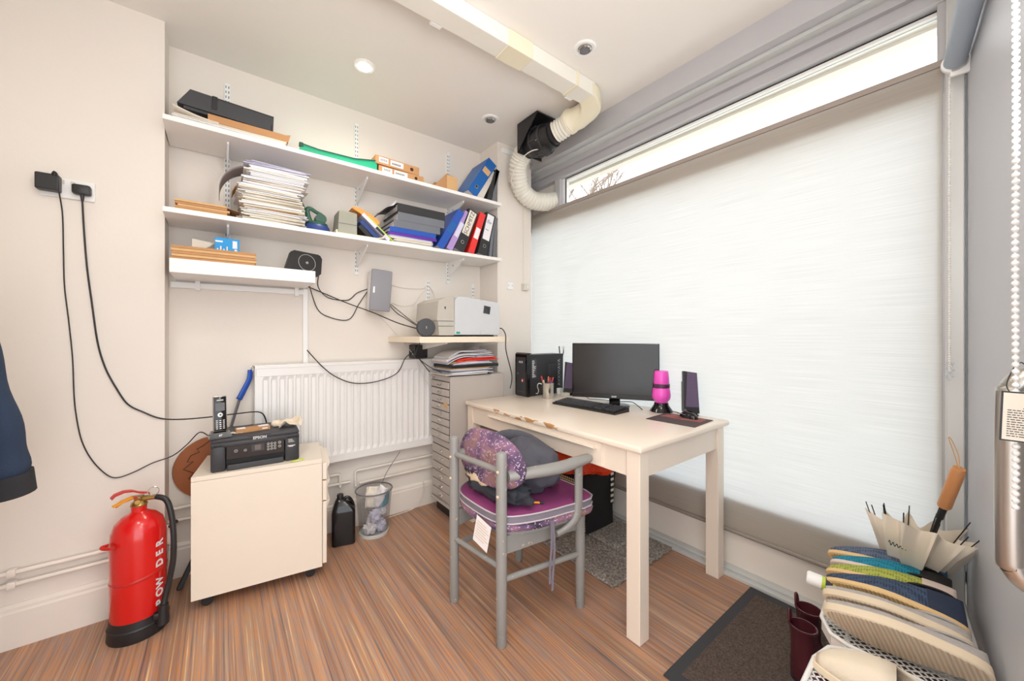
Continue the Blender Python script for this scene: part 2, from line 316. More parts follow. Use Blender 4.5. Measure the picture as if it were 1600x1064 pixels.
# ---------------------------------------------------------------- mesh helpers
class MB:
    def __init__(s): s.bm = bmesh.new(); s.mi = 0
    def _face(s, vs):
        try:
            f = s.bm.faces.new(vs); f.material_index = s.mi; return f
        except ValueError: return None
    def box(s, lo, hi, mx=None, bev=0.0, seg=2):
        (x0, y0, z0), (x1, y1, z1) = lo, hi
        x0, x1 = min(x0, x1), max(x0, x1); y0, y1 = min(y0, y1), max(y0, y1); z0, z1 = min(z0, z1), max(z0, z1)
        cs = [(x0,y0,z0),(x1,y0,z0),(x1,y1,z0),(x0,y1,z0),(x0,y0,z1),(x1,y0,z1),(x1,y1,z1),(x0,y1,z1)]
        if mx is not None: cs = [mx @ Vector(c) for c in cs]
        v = [s.bm.verts.new(c) for c in cs]
        fs = [s._face([v[i] for i in q]) for q in ((0,3,2,1),(4,5,6,7),(0,1,5,4),(1,2,6,5),(2,3,7,6),(3,0,4,7))]
        if bev:
            es = list({e for f in fs for e in f.edges})
            bmesh.ops.bevel(s.bm, geom=es, offset=bev, segments=seg, profile=0.5, affect='EDGES')
        return s
    def cyl(s, p0, p1, r0, r1=None, n=20, cap=True):
        r1 = r0 if r1 is None else r1
        return s.rings([(Vector(p0), r0), (Vector(p1), r1)], n, cap)
    def rings(s, pr, n=16, cap=True, axis=None):
        # pr: (centre, radius) along a straight axis
        a = (axis or (pr[-1][0] - pr[0][0])).normalized()
        u = a.orthogonal().normalized(); w = a.cross(u)
        prev = None; first = None
        for c, r in pr:
            ring = [s.bm.verts.new(c + (u * math.cos(2*PI*i/n) + w * math.sin(2*PI*i/n)) * max(r, 1e-5)) for i in range(n)]
            if prev:
                for i in range(n): s._face([prev[i], prev[(i+1)%n], ring[(i+1)%n], ring[i]])
            else: first = ring
            prev = ring
        if cap: s._face(first[::-1]); s._face(prev)
        return s
    def lathe(s, prof, c=(0,0,0), n=28, cap=True):
        c = Vector(c)
        return s.rings([(c + Vector((0,0,z)), r) for r, z in prof], n, cap, axis=Vector((0,0,1)))
    def tube(s, pts, r, n=8, closed=False, cap=True, smooth=0, flat=1.0, up=None):
        pts = [Vector(p) for p in pts]
        if smooth:
            o = []; N = len(pts)
            rng = range(N if closed else N-1)
            for i in rng:
                p0 = pts[(i-1)%N] if (closed or i > 0) else pts[i]; p1 = pts[i]; p2 = pts[(i+1)%N]; p3 = pts[(i+2)%N] if (closed or i+2 < N) else p2
                for k in range(smooth):
                    t = k/smooth
                    o.append(0.5*((2*p1)+(-p0+p2)*t+(2*p0-5*p1+4*p2-p3)*t*t+(-p0+3*p1-3*p2+p3)*t**3))
            if not closed: o.append(pts[-1])
            pts = o
        N = len(pts); rad = r if callable(r) else (lambda t: r)
        T = []
        for i in range(N):
            a = pts[(i-1)%N] if (closed or i>0) else pts[i]; b = pts[(i+1)%N] if (closed or i<N-1) else pts[i]
            t = (b-a); T.append(t.normalized() if t.length > 1e-9 else Vector((0,0,1)))
        u = (Vector(up) - Vector(up).dot(T[0])*T[0]).normalized() if up is not None else T[0].orthogonal().normalized()
        rings = []
        for i in range(N):
            u = (u - u.dot(T[i])*T[i])
            if up is not None: u = Vector(up) - Vector(up).dot(T[i])*T[i]
            u = u.normalized() if u.length > 1e-6 else T[i].orthogonal().normalized()
            w = T[i].cross(u); q = rad(i/max(1, N-1))
            rings.append([s.bm.verts.new(pts[i] + u*math.cos(2*PI*k/n)*q + w*math.sin(2*PI*k/n)*q*flat) for k in range(n)])
        for i in range(N if closed else N-1):
            a = rings[i]; b = rings[(i+1)%N]
            for k in range(n): s._face([a[k], a[(k+1)%n], b[(k+1)%n], b[k]])
        if cap and not closed: s._face(rings[0][::-1]); s._face(rings[-1])
        return s
    def prism(s, poly, f0, f1):
        # poly of 2-D points, f0/f1 map (a,b) to 3-D
        a = [s.bm.verts.new(f0(*p)) for p in poly]; b = [s.bm.verts.new(f1(*p)) for p in poly]; N = len(poly)
        s._face(a[::-1]); s._face(b)
        for i in range(N): s._face([a[i], a[(i+1)%N], b[(i+1)%N], b[i]])
        return s
    def loft(s, rings, cap=True, closed=True):
        prev = None; first = None
        for rg in rings:
            v = [s.bm.verts.new(p) for p in rg]; N = len(v)
            if prev:
                for i in range(N if closed else N-1): s._face([prev[i], prev[(i+1)%N], v[(i+1)%N], v[i]])
            else: first = v
            prev = v
        if cap: s._face(first[::-1]); s._face(prev)
        return s
    def grid(s, f, nu, nv):
        vs = [[s.bm.verts.new(f(i/nu, j/nv)) for j in range(nv+1)] for i in range(nu+1)]
        for i in range(nu):
            for j in range(nv): s._face([vs[i][j], vs[i+1][j], vs[i+1][j+1], vs[i][j+1]])
        return s
    def sphere(s, c, r, n=16, m=10, sc=(1,1,1)):
        c = Vector(c)
        pr = []
        for j in range(m+1):
            a = -PI/2 + PI*j/m
            pr.append([c + Vector((math.cos(a)*math.cos(2*PI*i/n)*r*sc[0], math.cos(a)*math.sin(2*PI*i/n)*r*sc[1], math.sin(a)*r*sc[2])) for i in range(n)])
        pr[0] = [p + Vector((0,0,0)) for p in pr[0]]
        st = len(s.bm.verts)
        s.loft(pr, cap=False)
        s.bm.verts.ensure_lookup_table()
        bmesh.ops.remove_doubles(s.bm, verts=[v for v in s.bm.verts][st:], dist=1e-6)
        return s
    def move(s, mx):
        bmesh.ops.transform(s.bm, matrix=mx, verts=s.bm.verts); return s

MATRIX = {}
def obj(name, mb, m, parent=None, smooth=None, world=False, mods=None):
    """links the mesh as one object; parts are written in their parent's own frame unless world=True"""
    bm = mb.bm
    if world and parent is not None:
        bmesh.ops.transform(bm, matrix=MATRIX[parent.name].inverted(), verts=bm.verts)
    bmesh.ops.recalc_face_normals(bm, faces=bm.faces)
    me = bpy.data.meshes.new(name); bm.to_mesh(me); bm.free()
    ms = m if isinstance(m, (list, tuple)) else [m]
    for k in ms: me.materials.append(M[k] if isinstance(k, str) else k)
    o = bpy.data.objects.new(name, me); COL.objects.link(o)
    MATRIX[o.name] = MATRIX[parent.name].copy() if parent is not None else Matrix()
    if parent is not None: o.parent = parent
    if smooth is not None:
        for p in me.polygons: p.use_smooth = True
        if smooth < 180:
            try: me.set_sharp_from_angle(angle=R(smooth))
            except Exception: pass
    for (k, a) in (mods or []):
        md = o.modifiers.new(k, k)
        for q, v in a.items(): setattr(md, q, v)
    return o
def tag(o, label, cat, group=None, kind=None):
    if label: o['label'] = label
    if cat: o['category'] = cat
    if group: o['group'] = group
    if kind: o['kind'] = kind
    return o
def thing(name, label, cat, loc=(0,0,0), rot=(0,0,0), group=None):
    o = bpy.data.objects.new(name, None); COL.objects.link(o); o.empty_display_size = 0.03
    if not isinstance(rot, (tuple, list)): rot = (0, 0, rot)
    o.location = loc; o.rotation_euler = rot
    MATRIX[o.name] = Matrix.Translation(Vector(loc)) @ Euler(rot).to_matrix().to_4x4()
    return tag(o, label, cat, group)
def single(name, mb, m, label, cat, group=None, smooth=None, mods=None, origin=None):
    if origin is not None: mb.move(Matrix.Translation(-Vector(origin)))
    o = obj(name, mb, m, None, smooth, mods=mods)
    if origin is not None: o.location = origin
    return tag(o, label, cat, group)
def struct(name, mb, m, parent=None, smooth=None):
    o = obj(name, mb, m, parent, smooth)
    if parent is None: o['kind'] = 'structure'
    return o
def copy_tree(root, loc, rot=None, label=None):
    r = root.copy(); COL.objects.link(r); r.location = loc
    if rot is not None: r.rotation_euler = rot
    if label: r['label'] = label
    for ch in list(root.children):
        c = ch.copy(); COL.objects.link(c); c.parent = r
        for g in ch.children:
            d = g.copy(); COL.objects.link(d); d.parent = c
    return r
def text(name, s, size, mx, m, parent, world=False, align='CENTER', shear=0.0, bold=0.0):
    cu = bpy.data.curves.new(name, 'FONT'); cu.body = s; cu.size = size; cu.extrude = size*0.01; cu.align_x = align; cu.align_y = 'CENTER'; cu.shear = shear; cu.offset = bold
    t = bpy.data.objects.new(name + '_t', cu); COL.objects.link(t)
    dg = bpy.context.evaluated_depsgraph_get(); dg.update()
    me = bpy.data.meshes.new_from_object(t.evaluated_get(dg))
    bpy.data.objects.remove(t); bpy.data.curves.remove(cu)
    mb = MB(); mb.bm.from_mesh(me); bpy.data.meshes.remove(me); mb.move(mx)
    return obj(name, mb, m, parent, world=world)
def face_mx(o, right, up):
    """frame whose x is right and y is up, placed at o"""
    r = Vector(right).normalized(); u = Vector(up).normalized(); n = r.cross(u)
    mx = Matrix.Identity(4)
    for i in range(3): mx[i][0] = r[i]; mx[i][1] = u[i]; mx[i][2] = n[i]; mx[i][3] = o[i]
    return mx
def cable(name, pts, r, m, label, cat='cable', group=None):
    return single(name, MB().tube(pts, r, 6, smooth=6), m, label, cat, group, smooth=180, origin=pts[0])

# ================================================================ the setting
YB, YC, YP = 2.51, 2.33, 2.27        # back wall of the alcove, left chimney face, right pier face
XL, XR = -0.67, 2.07                 # left side wall, panel below the window
XPIER, XRET = 1.62, 1.945
struct('floor', MB().box((-2.2, -1.3, -0.1), (2.07, 2.6, 0)), 'floor')
struct('ceiling', MB().box((-2.2, -1.3, CEIL), (2.3, 2.7, CEIL + 0.1)), 'ceil')
w = MB()
poly = [(XL - 0.1, YC), (-0.2, YC), (-0.2, YB), (XPIER, YB), (XPIER, YP), (XRET, YP), (XRET, 2.49), (2.3, 2.49), (2.3, 2.75), (XL - 0.1, 2.75)]
w.prism(poly, lambda a, b: (a, b, 0), lambda a, b: (a, b, CEIL))
struct('wall_back', w, 'wall')
struct('wall_left', MB().box((XL - 0.1, 0.3, 0), (XL, YC, CEIL)), 'wall')
# low wall under the window
lw = MB().box((XR, -0.05, 0), (2.3, 2.49, 0.33))
struct('wall_right', lw, 'trim')
tr = MB(); tr.box((2.0, 0.06, 0), (XR, 2.27, 0.018), bev=0.003); tr.box((2.03, 0.06, 0.018), (XR, 2.27, 0.032), bev=0.003)
struct('trim_1', tr, 'alu_light')
# skirting boards: moulded top edge
def skirt(name, p0, p1, outward, h=0.165):
    a = Vector((*p0, 0)); b = Vector((*p1, 0)); o = Vector((*outward, 0)); e = MB()
    prof = [(0, 0), (0.02, 0), (0.02, h - 0.03), (0.016, h - 0.022), (0.016, h - 0.012), (0.008, h), (0, h)]
    e.prism(prof, lambda u, z: a + o*u + Vector((0, 0, z)), lambda u, z: b + o*u + Vector((0, 0, z)))
    return struct(name, e, 'trim')
skirt('baseboard_left', (XL, YC), (-0.2, YC), (0, -1))
skirt('baseboard_back', (-0.2, YB), (XPIER, YB), (0, -1))
skirt('baseboard_right', (XPIER, YP), (XRET, YP), (0, -1), 0.12)
# fascia over the window: stepped grey box
fs = MB()
fs.box((1.935, -0.1, 2.507), (2.3, 2.49, CEIL))
fs.mi = 1; fs.box((1.99, -0.1, 2.49), (2.3, 2.49, 2.507)); fs.mi = 0
fs.box((2.035, -0.1, 2.455), (2.3, 2.49, 2.49))
struct('trim_2', fs, ['alu', 'alu_light'])
# window_1: grey frame, children for sash, infill and panes
fr = MB()
for (y0, y1, z_) in ((-0.02, 0.142, 0.33), (2.07, 2.13, 2.075), (2.44, 2.49, 0.33)): fr.box((2.066, y0, z_), (2.15, y1, 2.46), bev=0.004)
fr.box((2.06, -0.02, 2.405), (2.15, 2.49, 2.46), bev=0.004)
fr.box((2.066, -0.02, 0.33), (2.15, 2.49, 0.375), bev=0.002)
fr.box((2.064, 0.125, 2.075), (2.15, 2.07, 2.165), bev=0.002)
fr.box((2.085, 2.13, 2.07), (2.15, 2.44, 2.12), bev=0.004)
win = struct('window_1', fr, 'alu')
sh = MB()
for b in (((2.10,0.125,2.385),(2.14,2.07,2.405)), ((2.10,0.125,2.17),(2.14,2.07,2.185)), ((2.10,0.125,2.185),(2.14,0.14,2.385)), ((2.095,2.045,2.17),(2.14,2.07,2.405))): sh.box(*b)
struct('sash', sh, 'white', win)
gs = MB(); gs.box((2.098, 0.13, 2.397), (2.103, 2.06, 2.403)); gs.box((2.098, 2.036, 2.18), (2.103, 2.044, 2.40)); struct('gasket', gs, 'rubber', win)
struct('infill_panel', MB().box((2.11, 2.13, 2.12), (2.13, 2.44, 2.405)), 'wall', win)
struct('pane', MB().box((2.118, 0.14, 2.185), (2.124, 2.045, 2.385)), 'glass', win)
struct('pane', MB().box((2.074, 0.142, 0.375), (2.080, 2.44, 2.075)), 'glass', win)
# grey post at the right of the window and the door
pl = MB(); pl.box((2.03, 0.075, 0), (2.065, 0.118, 2.46), bev=0.004)
struct('trim_3', pl, 'alu_light')
sf = MB(); sf.box((2.15, -0.1, 2.42), (2.30, 2.6, 2.5)); sf.mi = 1; sf.box((2.22, -0.1, 2.405), (2.28, 2.6, 2.42))
struct('trim_4', sf, ['offwhite', 'trim'])
# outside: pavement, a long low pale building, a bare tree
struct('ground', MB().box((2.3, -25, -0.25), (40, 35, -0.15)), mat('pale_paving', srgb(200, 196, 188), 0.8))
fac = MB(); fac.box((16, -30, -0.2), (17, 45, 1.9))
struct('garden_wall', fac, mat('pale_render_wall', srgb(190, 184, 176), 0.8))
def branch(mb, p, d, ln, r, lv, rnd):
    q = p + d*ln; mid = p + d*ln*0.5 + Vector((rnd.uniform(-1,1), rnd.uniform(-1,1), rnd.uniform(-1,1)))*ln*0.06
    mb.tube([p, mid, q], lambda t: r*(1-0.4*t), 5, smooth=2)
    if lv == 0: return
    for k in range(3 if lv > 1 else 4):
        nd = (d + Vector((rnd.uniform(-1,1), rnd.uniform(-1,1), rnd.uniform(-0.5,0.8)))*0.75).normalized()
        branch(mb, p + d*ln*rnd.uniform(0.55, 1), nd, ln*rnd.uniform(0.55, 0.8), r*0.55, lv-1, rnd)
rn = random.Random(5); tb = MB()
tb.tube([(8.5, 8.1, -0.15), (8.5, 8.1, 1.5), (8.45, 8.0, 3.0)], lambda t: 0.16*(1-0.35*t), 10, smooth=3)
for k in range(6):
    a = k*1.05; branch(tb, Vector((8.45, 8.0, 2.7 + 0.06*k)), Vector((math.cos(a)*0.6, math.sin(a)*0.6, 0.9)).normalized(), 1.75, 0.075, 4, rn)
single('bare_tree', tb, mat('tree_bark', srgb(150, 132, 120), 0.9), 'bare leafless tree standing outside beyond the top of the window', 'tree', smooth=60, origin=(8.5, 8.1, -0.15))

# door_1: grey door leaf hinged at the right end of the window (plane turned 7.6 degrees)
DD = Vector((0.9914, 0.1312, 0)); DN = Vector((-0.1312, 0.9914, 0)); D0 = Vector((2.05, 0.072, 0))   # along the leaf, into the room
def dp(s, n, z): return D0 - DD*s + DN*n + Vector((0, 0, z))
dm = Matrix.Identity(4)
for i in range(3): dm[i][0] = DD[i]; dm[i][1] = DN[i]; dm[i][2] = (0, 0, 1)[i]; dm[i][3] = D0[i]
dr = MB().box((-1.35, -0.045, 0.005), (0, 0, 2.55), dm, bev=0.003)
door = struct('door_1', dr, 'door')
hb = MB()
ht, hbz, s0 = 1.135, 0.815, 1.06
hb.tube([dp(s0, -0.002, ht + 0.0), dp(s0, 0.035, ht), dp(s0 - 0.0, 0.052, ht - 0.02), dp(s0, 0.056, ht - 0.05), dp(s0, 0.056, hbz + 0.05), dp(s0, 0.052, hbz + 0.02), dp(s0, 0.035, hbz), dp(s0, -0.002, hbz)], 0.0185, 20, smooth=6)
struct('handle', hb, 'steel', door, smooth=60)

# ================================================================ roller blinds
b1 = thing('roller_blind', 'wide translucent woven roller blind pulled up over the big window', 'blind', (2.04, 1.25, 2.18))
f = MB(); f.box((2.053, 0.128, 0.215), (2.055, 2.385, 2.165)); obj('fabric', f, 'blind', b1, world=True)
t = MB(); t.box((2.046, 0.125, 2.165), (2.060, 2.39, 2.19), bev=0.003); obj('top_rail', t, mat('taupe_rail', srgb(160, 148, 140), 0.5), b1, world=True)
t = MB(); t.tube([(2.052, 0.128, 0.212), (2.052, 2.385, 0.212)], 0.011, 12); obj('bottom_bar', t, mat('taupe_bar', srgb(150, 140, 130), 0.5), b1, world=True, smooth=60)
t = MB(); t.tube([(2.055, 0.118, 2.165), (2.055, 0.118, 0.3)], 0.0022, 6); obj('guide_wire', t, 'white', b1, world=True, smooth=60)
# rolled-up door blind
b2 = thing('roller_blind', 'blue-grey rolled-up roller blind tube fixed above the grey door', 'blind', dp(0.5, 0.033, 2.13))
t = MB(); t.tube([dp(0.09, 0.033, 2.125), dp(1.3, 0.033, 2.125)], 0.0275, 24); obj('fabric_roll', t, 'tube', b2, world=True, smooth=60)
t = MB(); t.tube([dp(0.078, 0.033, 2.122), dp(0.09, 0.033, 2.122)], 0.033, 24); t.box((-0.012-0.078, 0.0, 2.075), (-0.078, 0.045, 2.13), dm, bev=0.003); obj('end_bracket', t, 'white', b2, world=True, smooth=40)
def beads(name, s, n, z0, z1, r, label, wob=0.0):
    th = thing(name, label, 'chain', dp(s, n, z0))
    k = MB(); N = int((z1 - z0)/(r*2.35))
    for i in range(N):
        z = z0 + i*r*2.35; k.sphere(dp(s + wob*math.sin(i*0.13), n, z), r, 7, 5)
    obj('beads', k, 'white', th, world=True, smooth=180)
    c = MB().tube([dp(s + wob*math.sin(j*N/20*0.13), n, z0 + (z1-z0)*j/20) for j in range(21)], r*0.35, 5); obj('cord', c, 'white', th, world=True)
    return th
ch = beads('bead_chain', 0.075, 0.045, 1.08, 2.09, 0.0034, 'white bead chain hanging beside the right edge of the window blind')
kn = MB()
for i in range(14):
    a = i*1.9; kn.sphere(dp(0.075 + 0.010*math.cos(a), 0.045 + 0.008*math.sin(a*1.3), 1.05 + 0.0045*i), 0.0042, 6, 4)
obj('bunched_beads', kn, glass_mat('clear_bead', (0.9, 0.93, 0.97), 0.3), ch, world=True, smooth=180)
beads('bead_chain', 1.135, 0.064, 0.95, 2.09, 0.0042, 'white bead chain dangling in front of the grey door beside its steel handle', wob=0.002)
# notice hanging on the door handle
nt_ = thing('hanging_notice', 'small pale printed notice with dark border hung on the steel handle', 'notice', (0.91, -0.03, 1.083))
nm = face_mx(Vector((0.905, -0.0015, 1.083)), Vector((0.22, -0.975, -0.03)), Vector((0.0, -0.03, 1)))
b = MB().box((-0.002, -0.036, 0), (0.052, 0.036, 0.0012), nm); obj('backing', b, 'black', nt_, world=True)
b = MB().box((0.0, -0.034, 0.0012), (0.050, 0.034, 0.0018), nm); obj('paper_sheet', b, 'paper_cream', nt_, world=True)
obj('hanging_string', MB().tube([nm @ Vector((0.006, 0.034, 0.001)), Vector((0.955, -0.006, 1.128)), Vector((0.985, -0.02, 1.158)), nm @ Vector((0.044, 0.034, 0.001))], 0.0008, 5, smooth=4), 'rubber', nt_, world=True)
b = MB(); rn = random.Random(2)
for i in range(13):
    y = 0.012 - i*0.0034; x = 0.004 + (0.014 if i == 0 else 0)
    while x < 0.044:
        ww = rn.uniform(0.0015, 0.005); b.box((x, y, 0.0018), (min(x+ww, 0.046), y + 0.0012, 0.002), nm); x += ww + 0.001
obj('small_print', b, 'ink', nt_, world=True)

# ================================================================ radiator and pipes
rd = thing('radiator', 'long white ribbed panel radiator mounted under the shelves', 'radiator', (0.7, 2.46, 0.43))
r0, r1, zb, zt = 0.15, 1.225, 0.43, 1.03
p = MB(); N = 26; pitch = (r1 - r0 - 0.06)/N; pts = []
for k in range(N):
    x = r0 + 0.03 + k*pitch
    pts += [(x, 0.0), (x + pitch*0.18, 0.009), (x + pitch*0.62, 0.009), (x + pitch*0.8, 0.0)]
pts.append((r1 - 0.03, 0.0)); yF = 2.437
rows = [(zb + 0.055, 0.0), (zb + 0.075, 1.0), (zt - 0.075, 1.0), (zt - 0.055, 0.0)]
p.loft([[Vector((x, yF + d*k, z)) for x, d in [(r0, 0)] + pts + [(r1, 0)]] for z, k in rows], cap=False, closed=False)
p.box((r0, yF, zb + 0.008), (r1, yF + 0.018, zb + 0.056), bev=0.004); p.box((r0, yF, zt - 0.056), (r1, yF + 0.018, zt - 0.006), bev=0.004)
p.box((r0, yF + 0.011, zb + 0.04), (r1, yF + 0.018, zt - 0.03)); p.box((r0, yF + 0.001, zb+0.05), (r0+0.02, yF + 0.012, zt-0.05)); p.box((r1-0.02, yF + 0.001, zb+0.05), (r1, yF + 0.012, zt-0.05))
obj('panel', p, 'radiator', rd, world=True)
p = MB(); p.box((r0 - 0.004, yF - 0.002, zt - 0.012), (r1 + 0.004, 2.496, zt + 0.008), bev=0.003); p.box((r0 - 0.004, yF - 0.001, zb + 0.01), (r0 + 0.0, 2.496, zt), bev=0.001)
obj('top_grille', p, 'radiator', rd, world=True)
p = MB(); p.box((r0+0.1, yF + 0.018, zb + 0.1), (r0 + 0.14, 2.508, zt - 0.1)); p.box((r1-0.14, yF + 0.018, zb + 0.1), (r1 - 0.1, 2.508, zt - 0.1)); obj('wall_bracket', p, 'radiator', rd, world=True)
def pipe(pts, label, y=None, clips=()):
    th = thing('heating_pipe', label, 'pipe', pts[0])
    obj('tube', MB().tube(pts, 0.0085, 12), 'trim', th, world=True, smooth=60)
    for c in clips:
        obj('clip', MB().box((c[0]-0.012, c[1]-0.013, c[2]-0.014), (c[0]+0.012, c[1]+0.017, c[2]+0.014), bev=0.005), 'trim', th, world=True, smooth=30)
PY = YC - 0.020
pipe([(XL, PY, 0.292), (-0.19, PY, 0.292)], 'upper of the two cream heating pipes along the left wall', clips=[(-0.63, PY, 0.292)])
pipe([(XL, PY, 0.247), (-0.19, PY, 0.247)], 'lower of the two cream heating pipes along the left wall', clips=[(-0.63, PY, 0.247)])
BY = YB - 0.020
pipe([(-0.2, BY, 0.285), (0.645, BY, 0.285)], 'lower cream pipe behind the white pedestal unit and mesh bin')
pipe([(-0.2, BY, 0.345), (0.575, BY, 0.345), (0.583, BY, 0.340), (0.585, BY, 0.330), (0.585, BY, 0.262)], 'upper cream pipe bending down beside the mesh bin')
pipe([(1.30, BY, 0.345), (0.69, BY, 0.345), (0.678, BY, 0.340), (0.675, BY, 0.330), (0.675, BY, 0.25)], 'cream pipe running from mesh bin to grey drawer cabinet')
pipe([(1.30, BY, 0.262), (0.70, BY, 0.262)], 'low cream pipe behind the mesh bin just above skirting')
jb = MB().box((-0.195, YC - 0.03, 0.255), (-0.165, YC + 0.0, 0.335), bev=0.004); jb.mi = 1; jb.tube([(-0.18, YC-0.03, 0.335), (-0.165, YC-0.045, 0.352), (-0.155, YC-0.05, 0.36)], 0.008, 8)
single('pipe_valve_box', jb, ['trim', 'black'], 'small cream valve box with black knob at wall corner behind extinguisher', 'valve', origin=(-0.18, YC-0.015, 0.295))

# ================================================================ shelves
def upright(x, z0, z1, label, y=YB):
    m = MB(); m.box((x - 0.013, y - 0.012, z0), (x + 0.013, y, z1), bev=0.001); m.mi = 1
    z = z0 + 0.02
    while z < z1 - 0.02:
        for s in (-0.006, 0.006): m.box((x + s - 0.0016, y - 0.0126, z), (x + s + 0.0016, y - 0.0118, z + 0.013))
        z += 0.026
    return single('slotted_upright', m, ['white', 'ink'], label, 'shelf rail', 'white slotted shelf uprights', origin=(x, y, z0))
upright(0.03, 1.60, 2.53, 'white slotted shelf upright nearest the left wall')
upright(0.685, 1.585, 2.545, 'white slotted shelf upright in the middle of the long shelves')
upright(1.335, 1.585, 2.555, 'white slotted shelf upright nearest the window, behind kraft holder')
upright(1.175, 1.21, 1.59, 'short slotted rail left behind the laser printer')
upright(1.55, 1.30, 1.60, 'short slotted rail right behind the laser printer')
def bracket(x, ztop, label, ln=0.22, y=YB):
    m = MB(); pl_ = [(0, 0), (ln, 0), (ln, -0.012), (0.03, -0.095), (0, -0.10)]
    m.prism(pl_, lambda a, b: (x - 0.004, y - 0.012 - a, ztop + b), lambda a, b: (x + 0.004, y - 0.012 - a, ztop + b))
    m.mi = 1; m.cyl((x - 0.0045, y - 0.09, ztop - 0.03), (x + 0.0045, y - 0.09, ztop - 0.03), 0.006, n=10)
    return single('shelf_bracket', m, ['white', 'mid'], label, 'shelf bracket', 'white shelf brackets', origin=(x, y, ztop))
ZT, ZM, ZS = 2.155, 1.757, 1.537
for i, x in enumerate((0.03, 0.685, 1.335)):
    nm_ = ('left', 'middle', 'right')[i]
    bracket(x, ZT - 0.022, nm_ + ' white bracket under the top long shelf')
    bracket(x, ZM - 0.022, nm_ + ' white bracket under the lower long shelf')
single('wall_shelf', MB().box((-0.197, 2.2, ZT - 0.022), (1.605, YB - 0.012, ZT), bev=0.0015), 'melamine', 'topmost long white shelf, holding blue binder and black tray', 'shelf', 'long white shelves', origin=(0.7, 2.35, ZT))
single('wall_shelf', MB().box((-0.197, 2.2, ZM - 0.022), (1.605, YB - 0.012, ZM), bev=0.0015), 'melamine', 'second long white shelf, holding tall paper stack and lever arch files', 'shelf', 'long white shelves', origin=(0.7, 2.35, ZM))
single('wall_shelf', MB().box((-0.175, 2.2, ZS - 0.062), (0.396, YB - 0.012, ZS), bev=0.002), 'melamine', 'short thick white shelf with router on its right end', 'shelf', origin=(0.1, 2.35, ZS))
rl = MB(); rl.box((-0.195, YB - 0.016, ZS - 0.10), (0.385, YB, ZS - 0.07), bev=0.002); rl.box((-0.10, YB - 0.03, ZS - 0.11), (-0.08, YB, ZS - 0.062)); rl.box((0.34, YB - 0.03, ZS - 0.11), (0.36, YB, ZS - 0.062))
single('cable_trunking', rl, 'white', 'white trunking running just under the short thick shelf', 'trunking', origin=(0.1, YB, ZS - 0.085))
single('cable_trunking', MB().box((0.383, YB - 0.016, 1.03), (0.41, YB, ZS - 0.065), bev=0.002), 'white', 'vertical white trunking from short shelf down to the radiator', 'trunking', origin=(0.395, YB, 1.25))
# deep printer shelf
single('wall_shelf', MB().box((0.89, 2.0, 1.157), (1.517, YB - 0.0, 1.192), bev=0.002), mat('cream_shelf', srgb(240, 226, 204), 0.4), 'cream shelf holding the laser printer and black puck', 'shelf', origin=(1.2, 2.25, 1.192))
for i, x in enumerate((1.10, 1.47)):
    m = MB(); m.prism([(0, 0), (0.44, 0), (0.44, -0.008), (0.0, -0.065)], lambda a, b: (x-0.004, YB - a, 1.157 + b), lambda a, b: (x+0.004, YB - a, 1.157 + b))
    single('shelf_bracket', m, 'white', ('left', 'right')[i] + ' long bracket under the laser printer shelf', 'shelf bracket', origin=(x, YB, 1.157))

# ================================================================ switches and sockets
def plate(x0, x1, z0, z1, y, name, label, cat, m='white'):
    c = ((x0+x1)/2, y, (z0+z1)/2); th = thing(name, label, cat, c)
    obj('faceplate', MB().box((x0, y - 0.011, z0), (x1, y, z1), bev=0.003), m, th, world=True); return th
ps = plate(-0.566, -0.415, 1.757, 1.836, YC, 'double_socket', 'white double wall socket with charger and plug in it', 'socket')
for x in (-0.505, -0.476): obj('switch', MB().box((x-0.006, YC-0.014, 1.812), (x+0.006, YC-0.011, 1.828), bev=0.001), 'offwhite', ps, world=True)
tg = thing('plug_in_charger', 'square black charger plugged into left side of wall socket', 'charger', (-0.535, YC-0.012, 1.80))
obj('body', MB().box((-0.568, YC-0.052, 1.772), (-0.505, YC-0.0115, 1.836), bev=0.005), 'black', tg, world=True)
obj('strain_relief', MB().tube([(-0.522, YC-0.05, 1.832), (-0.515, YC-0.06, 1.842), (-0.508, YC-0.06, 1.832)], 0.004, 8, smooth=3), 'black', tg, world=True)
tg = thing('mains_plug', 'black three pin plug in right side of wall socket', 'plug', (-0.445, YC-0.012, 1.79))
obj('body', MB().box((-0.475, YC-0.045, 1.775), (-0.422, YC-0.0115, 1.815), bev=0.008), 'black', tg, world=True, smooth=40)
obj('strain_relief', MB().cyl((-0.447, YC-0.028, 1.776), (-0.447, YC-0.028, 1.750), 0.007, 0.004, 10), 'black', tg, world=True)
sw = plate(1.705, 1.758, 1.545, 1.605, YP, 'fused_wall_plate', 'square white blank wall plate on the pier above the desk', 'wall plate')
for x in (1.715, 1.748): obj('screw', MB().cyl((x, YP-0.0125, 1.575), (x, YP-0.0105, 1.575), 0.003, n=8), 'mid', sw, world=True)
sw = plate(1.845, 1.902, 1.545, 1.600, YP, 'surface_switch', 'deep off-white surface mounted switch box beside the window blind', 'switch', 'offwhite')
obj('back_box', MB().box((1.85, YP-0.035, 1.548), (1.897, YP-0.011, 1.597), bev=0.004), 'offwhite', sw, world=True)
obj('rocker', MB().box((1.873, YP-0.04, 1.56), (1.885, YP-0.035, 1.585), bev=0.001), 'white', sw, world=True)
single('junction_box', MB().box((1.715, YP-0.03, 2.35), (1.775, YP, 2.43), bev=0.004), 'wall', 'small beige junction box on pier behind the flexible hose', 'box', origin=(1.745, YP, 2.39))
single('cable_trunking', MB().box((1.65, YP-0.018, 2.555), (1.935, YP, 2.59), bev=0.002), 'white', 'short white trunking along top of pier behind extractor fan', 'trunking', origin=(1.79, YP, 2.57))
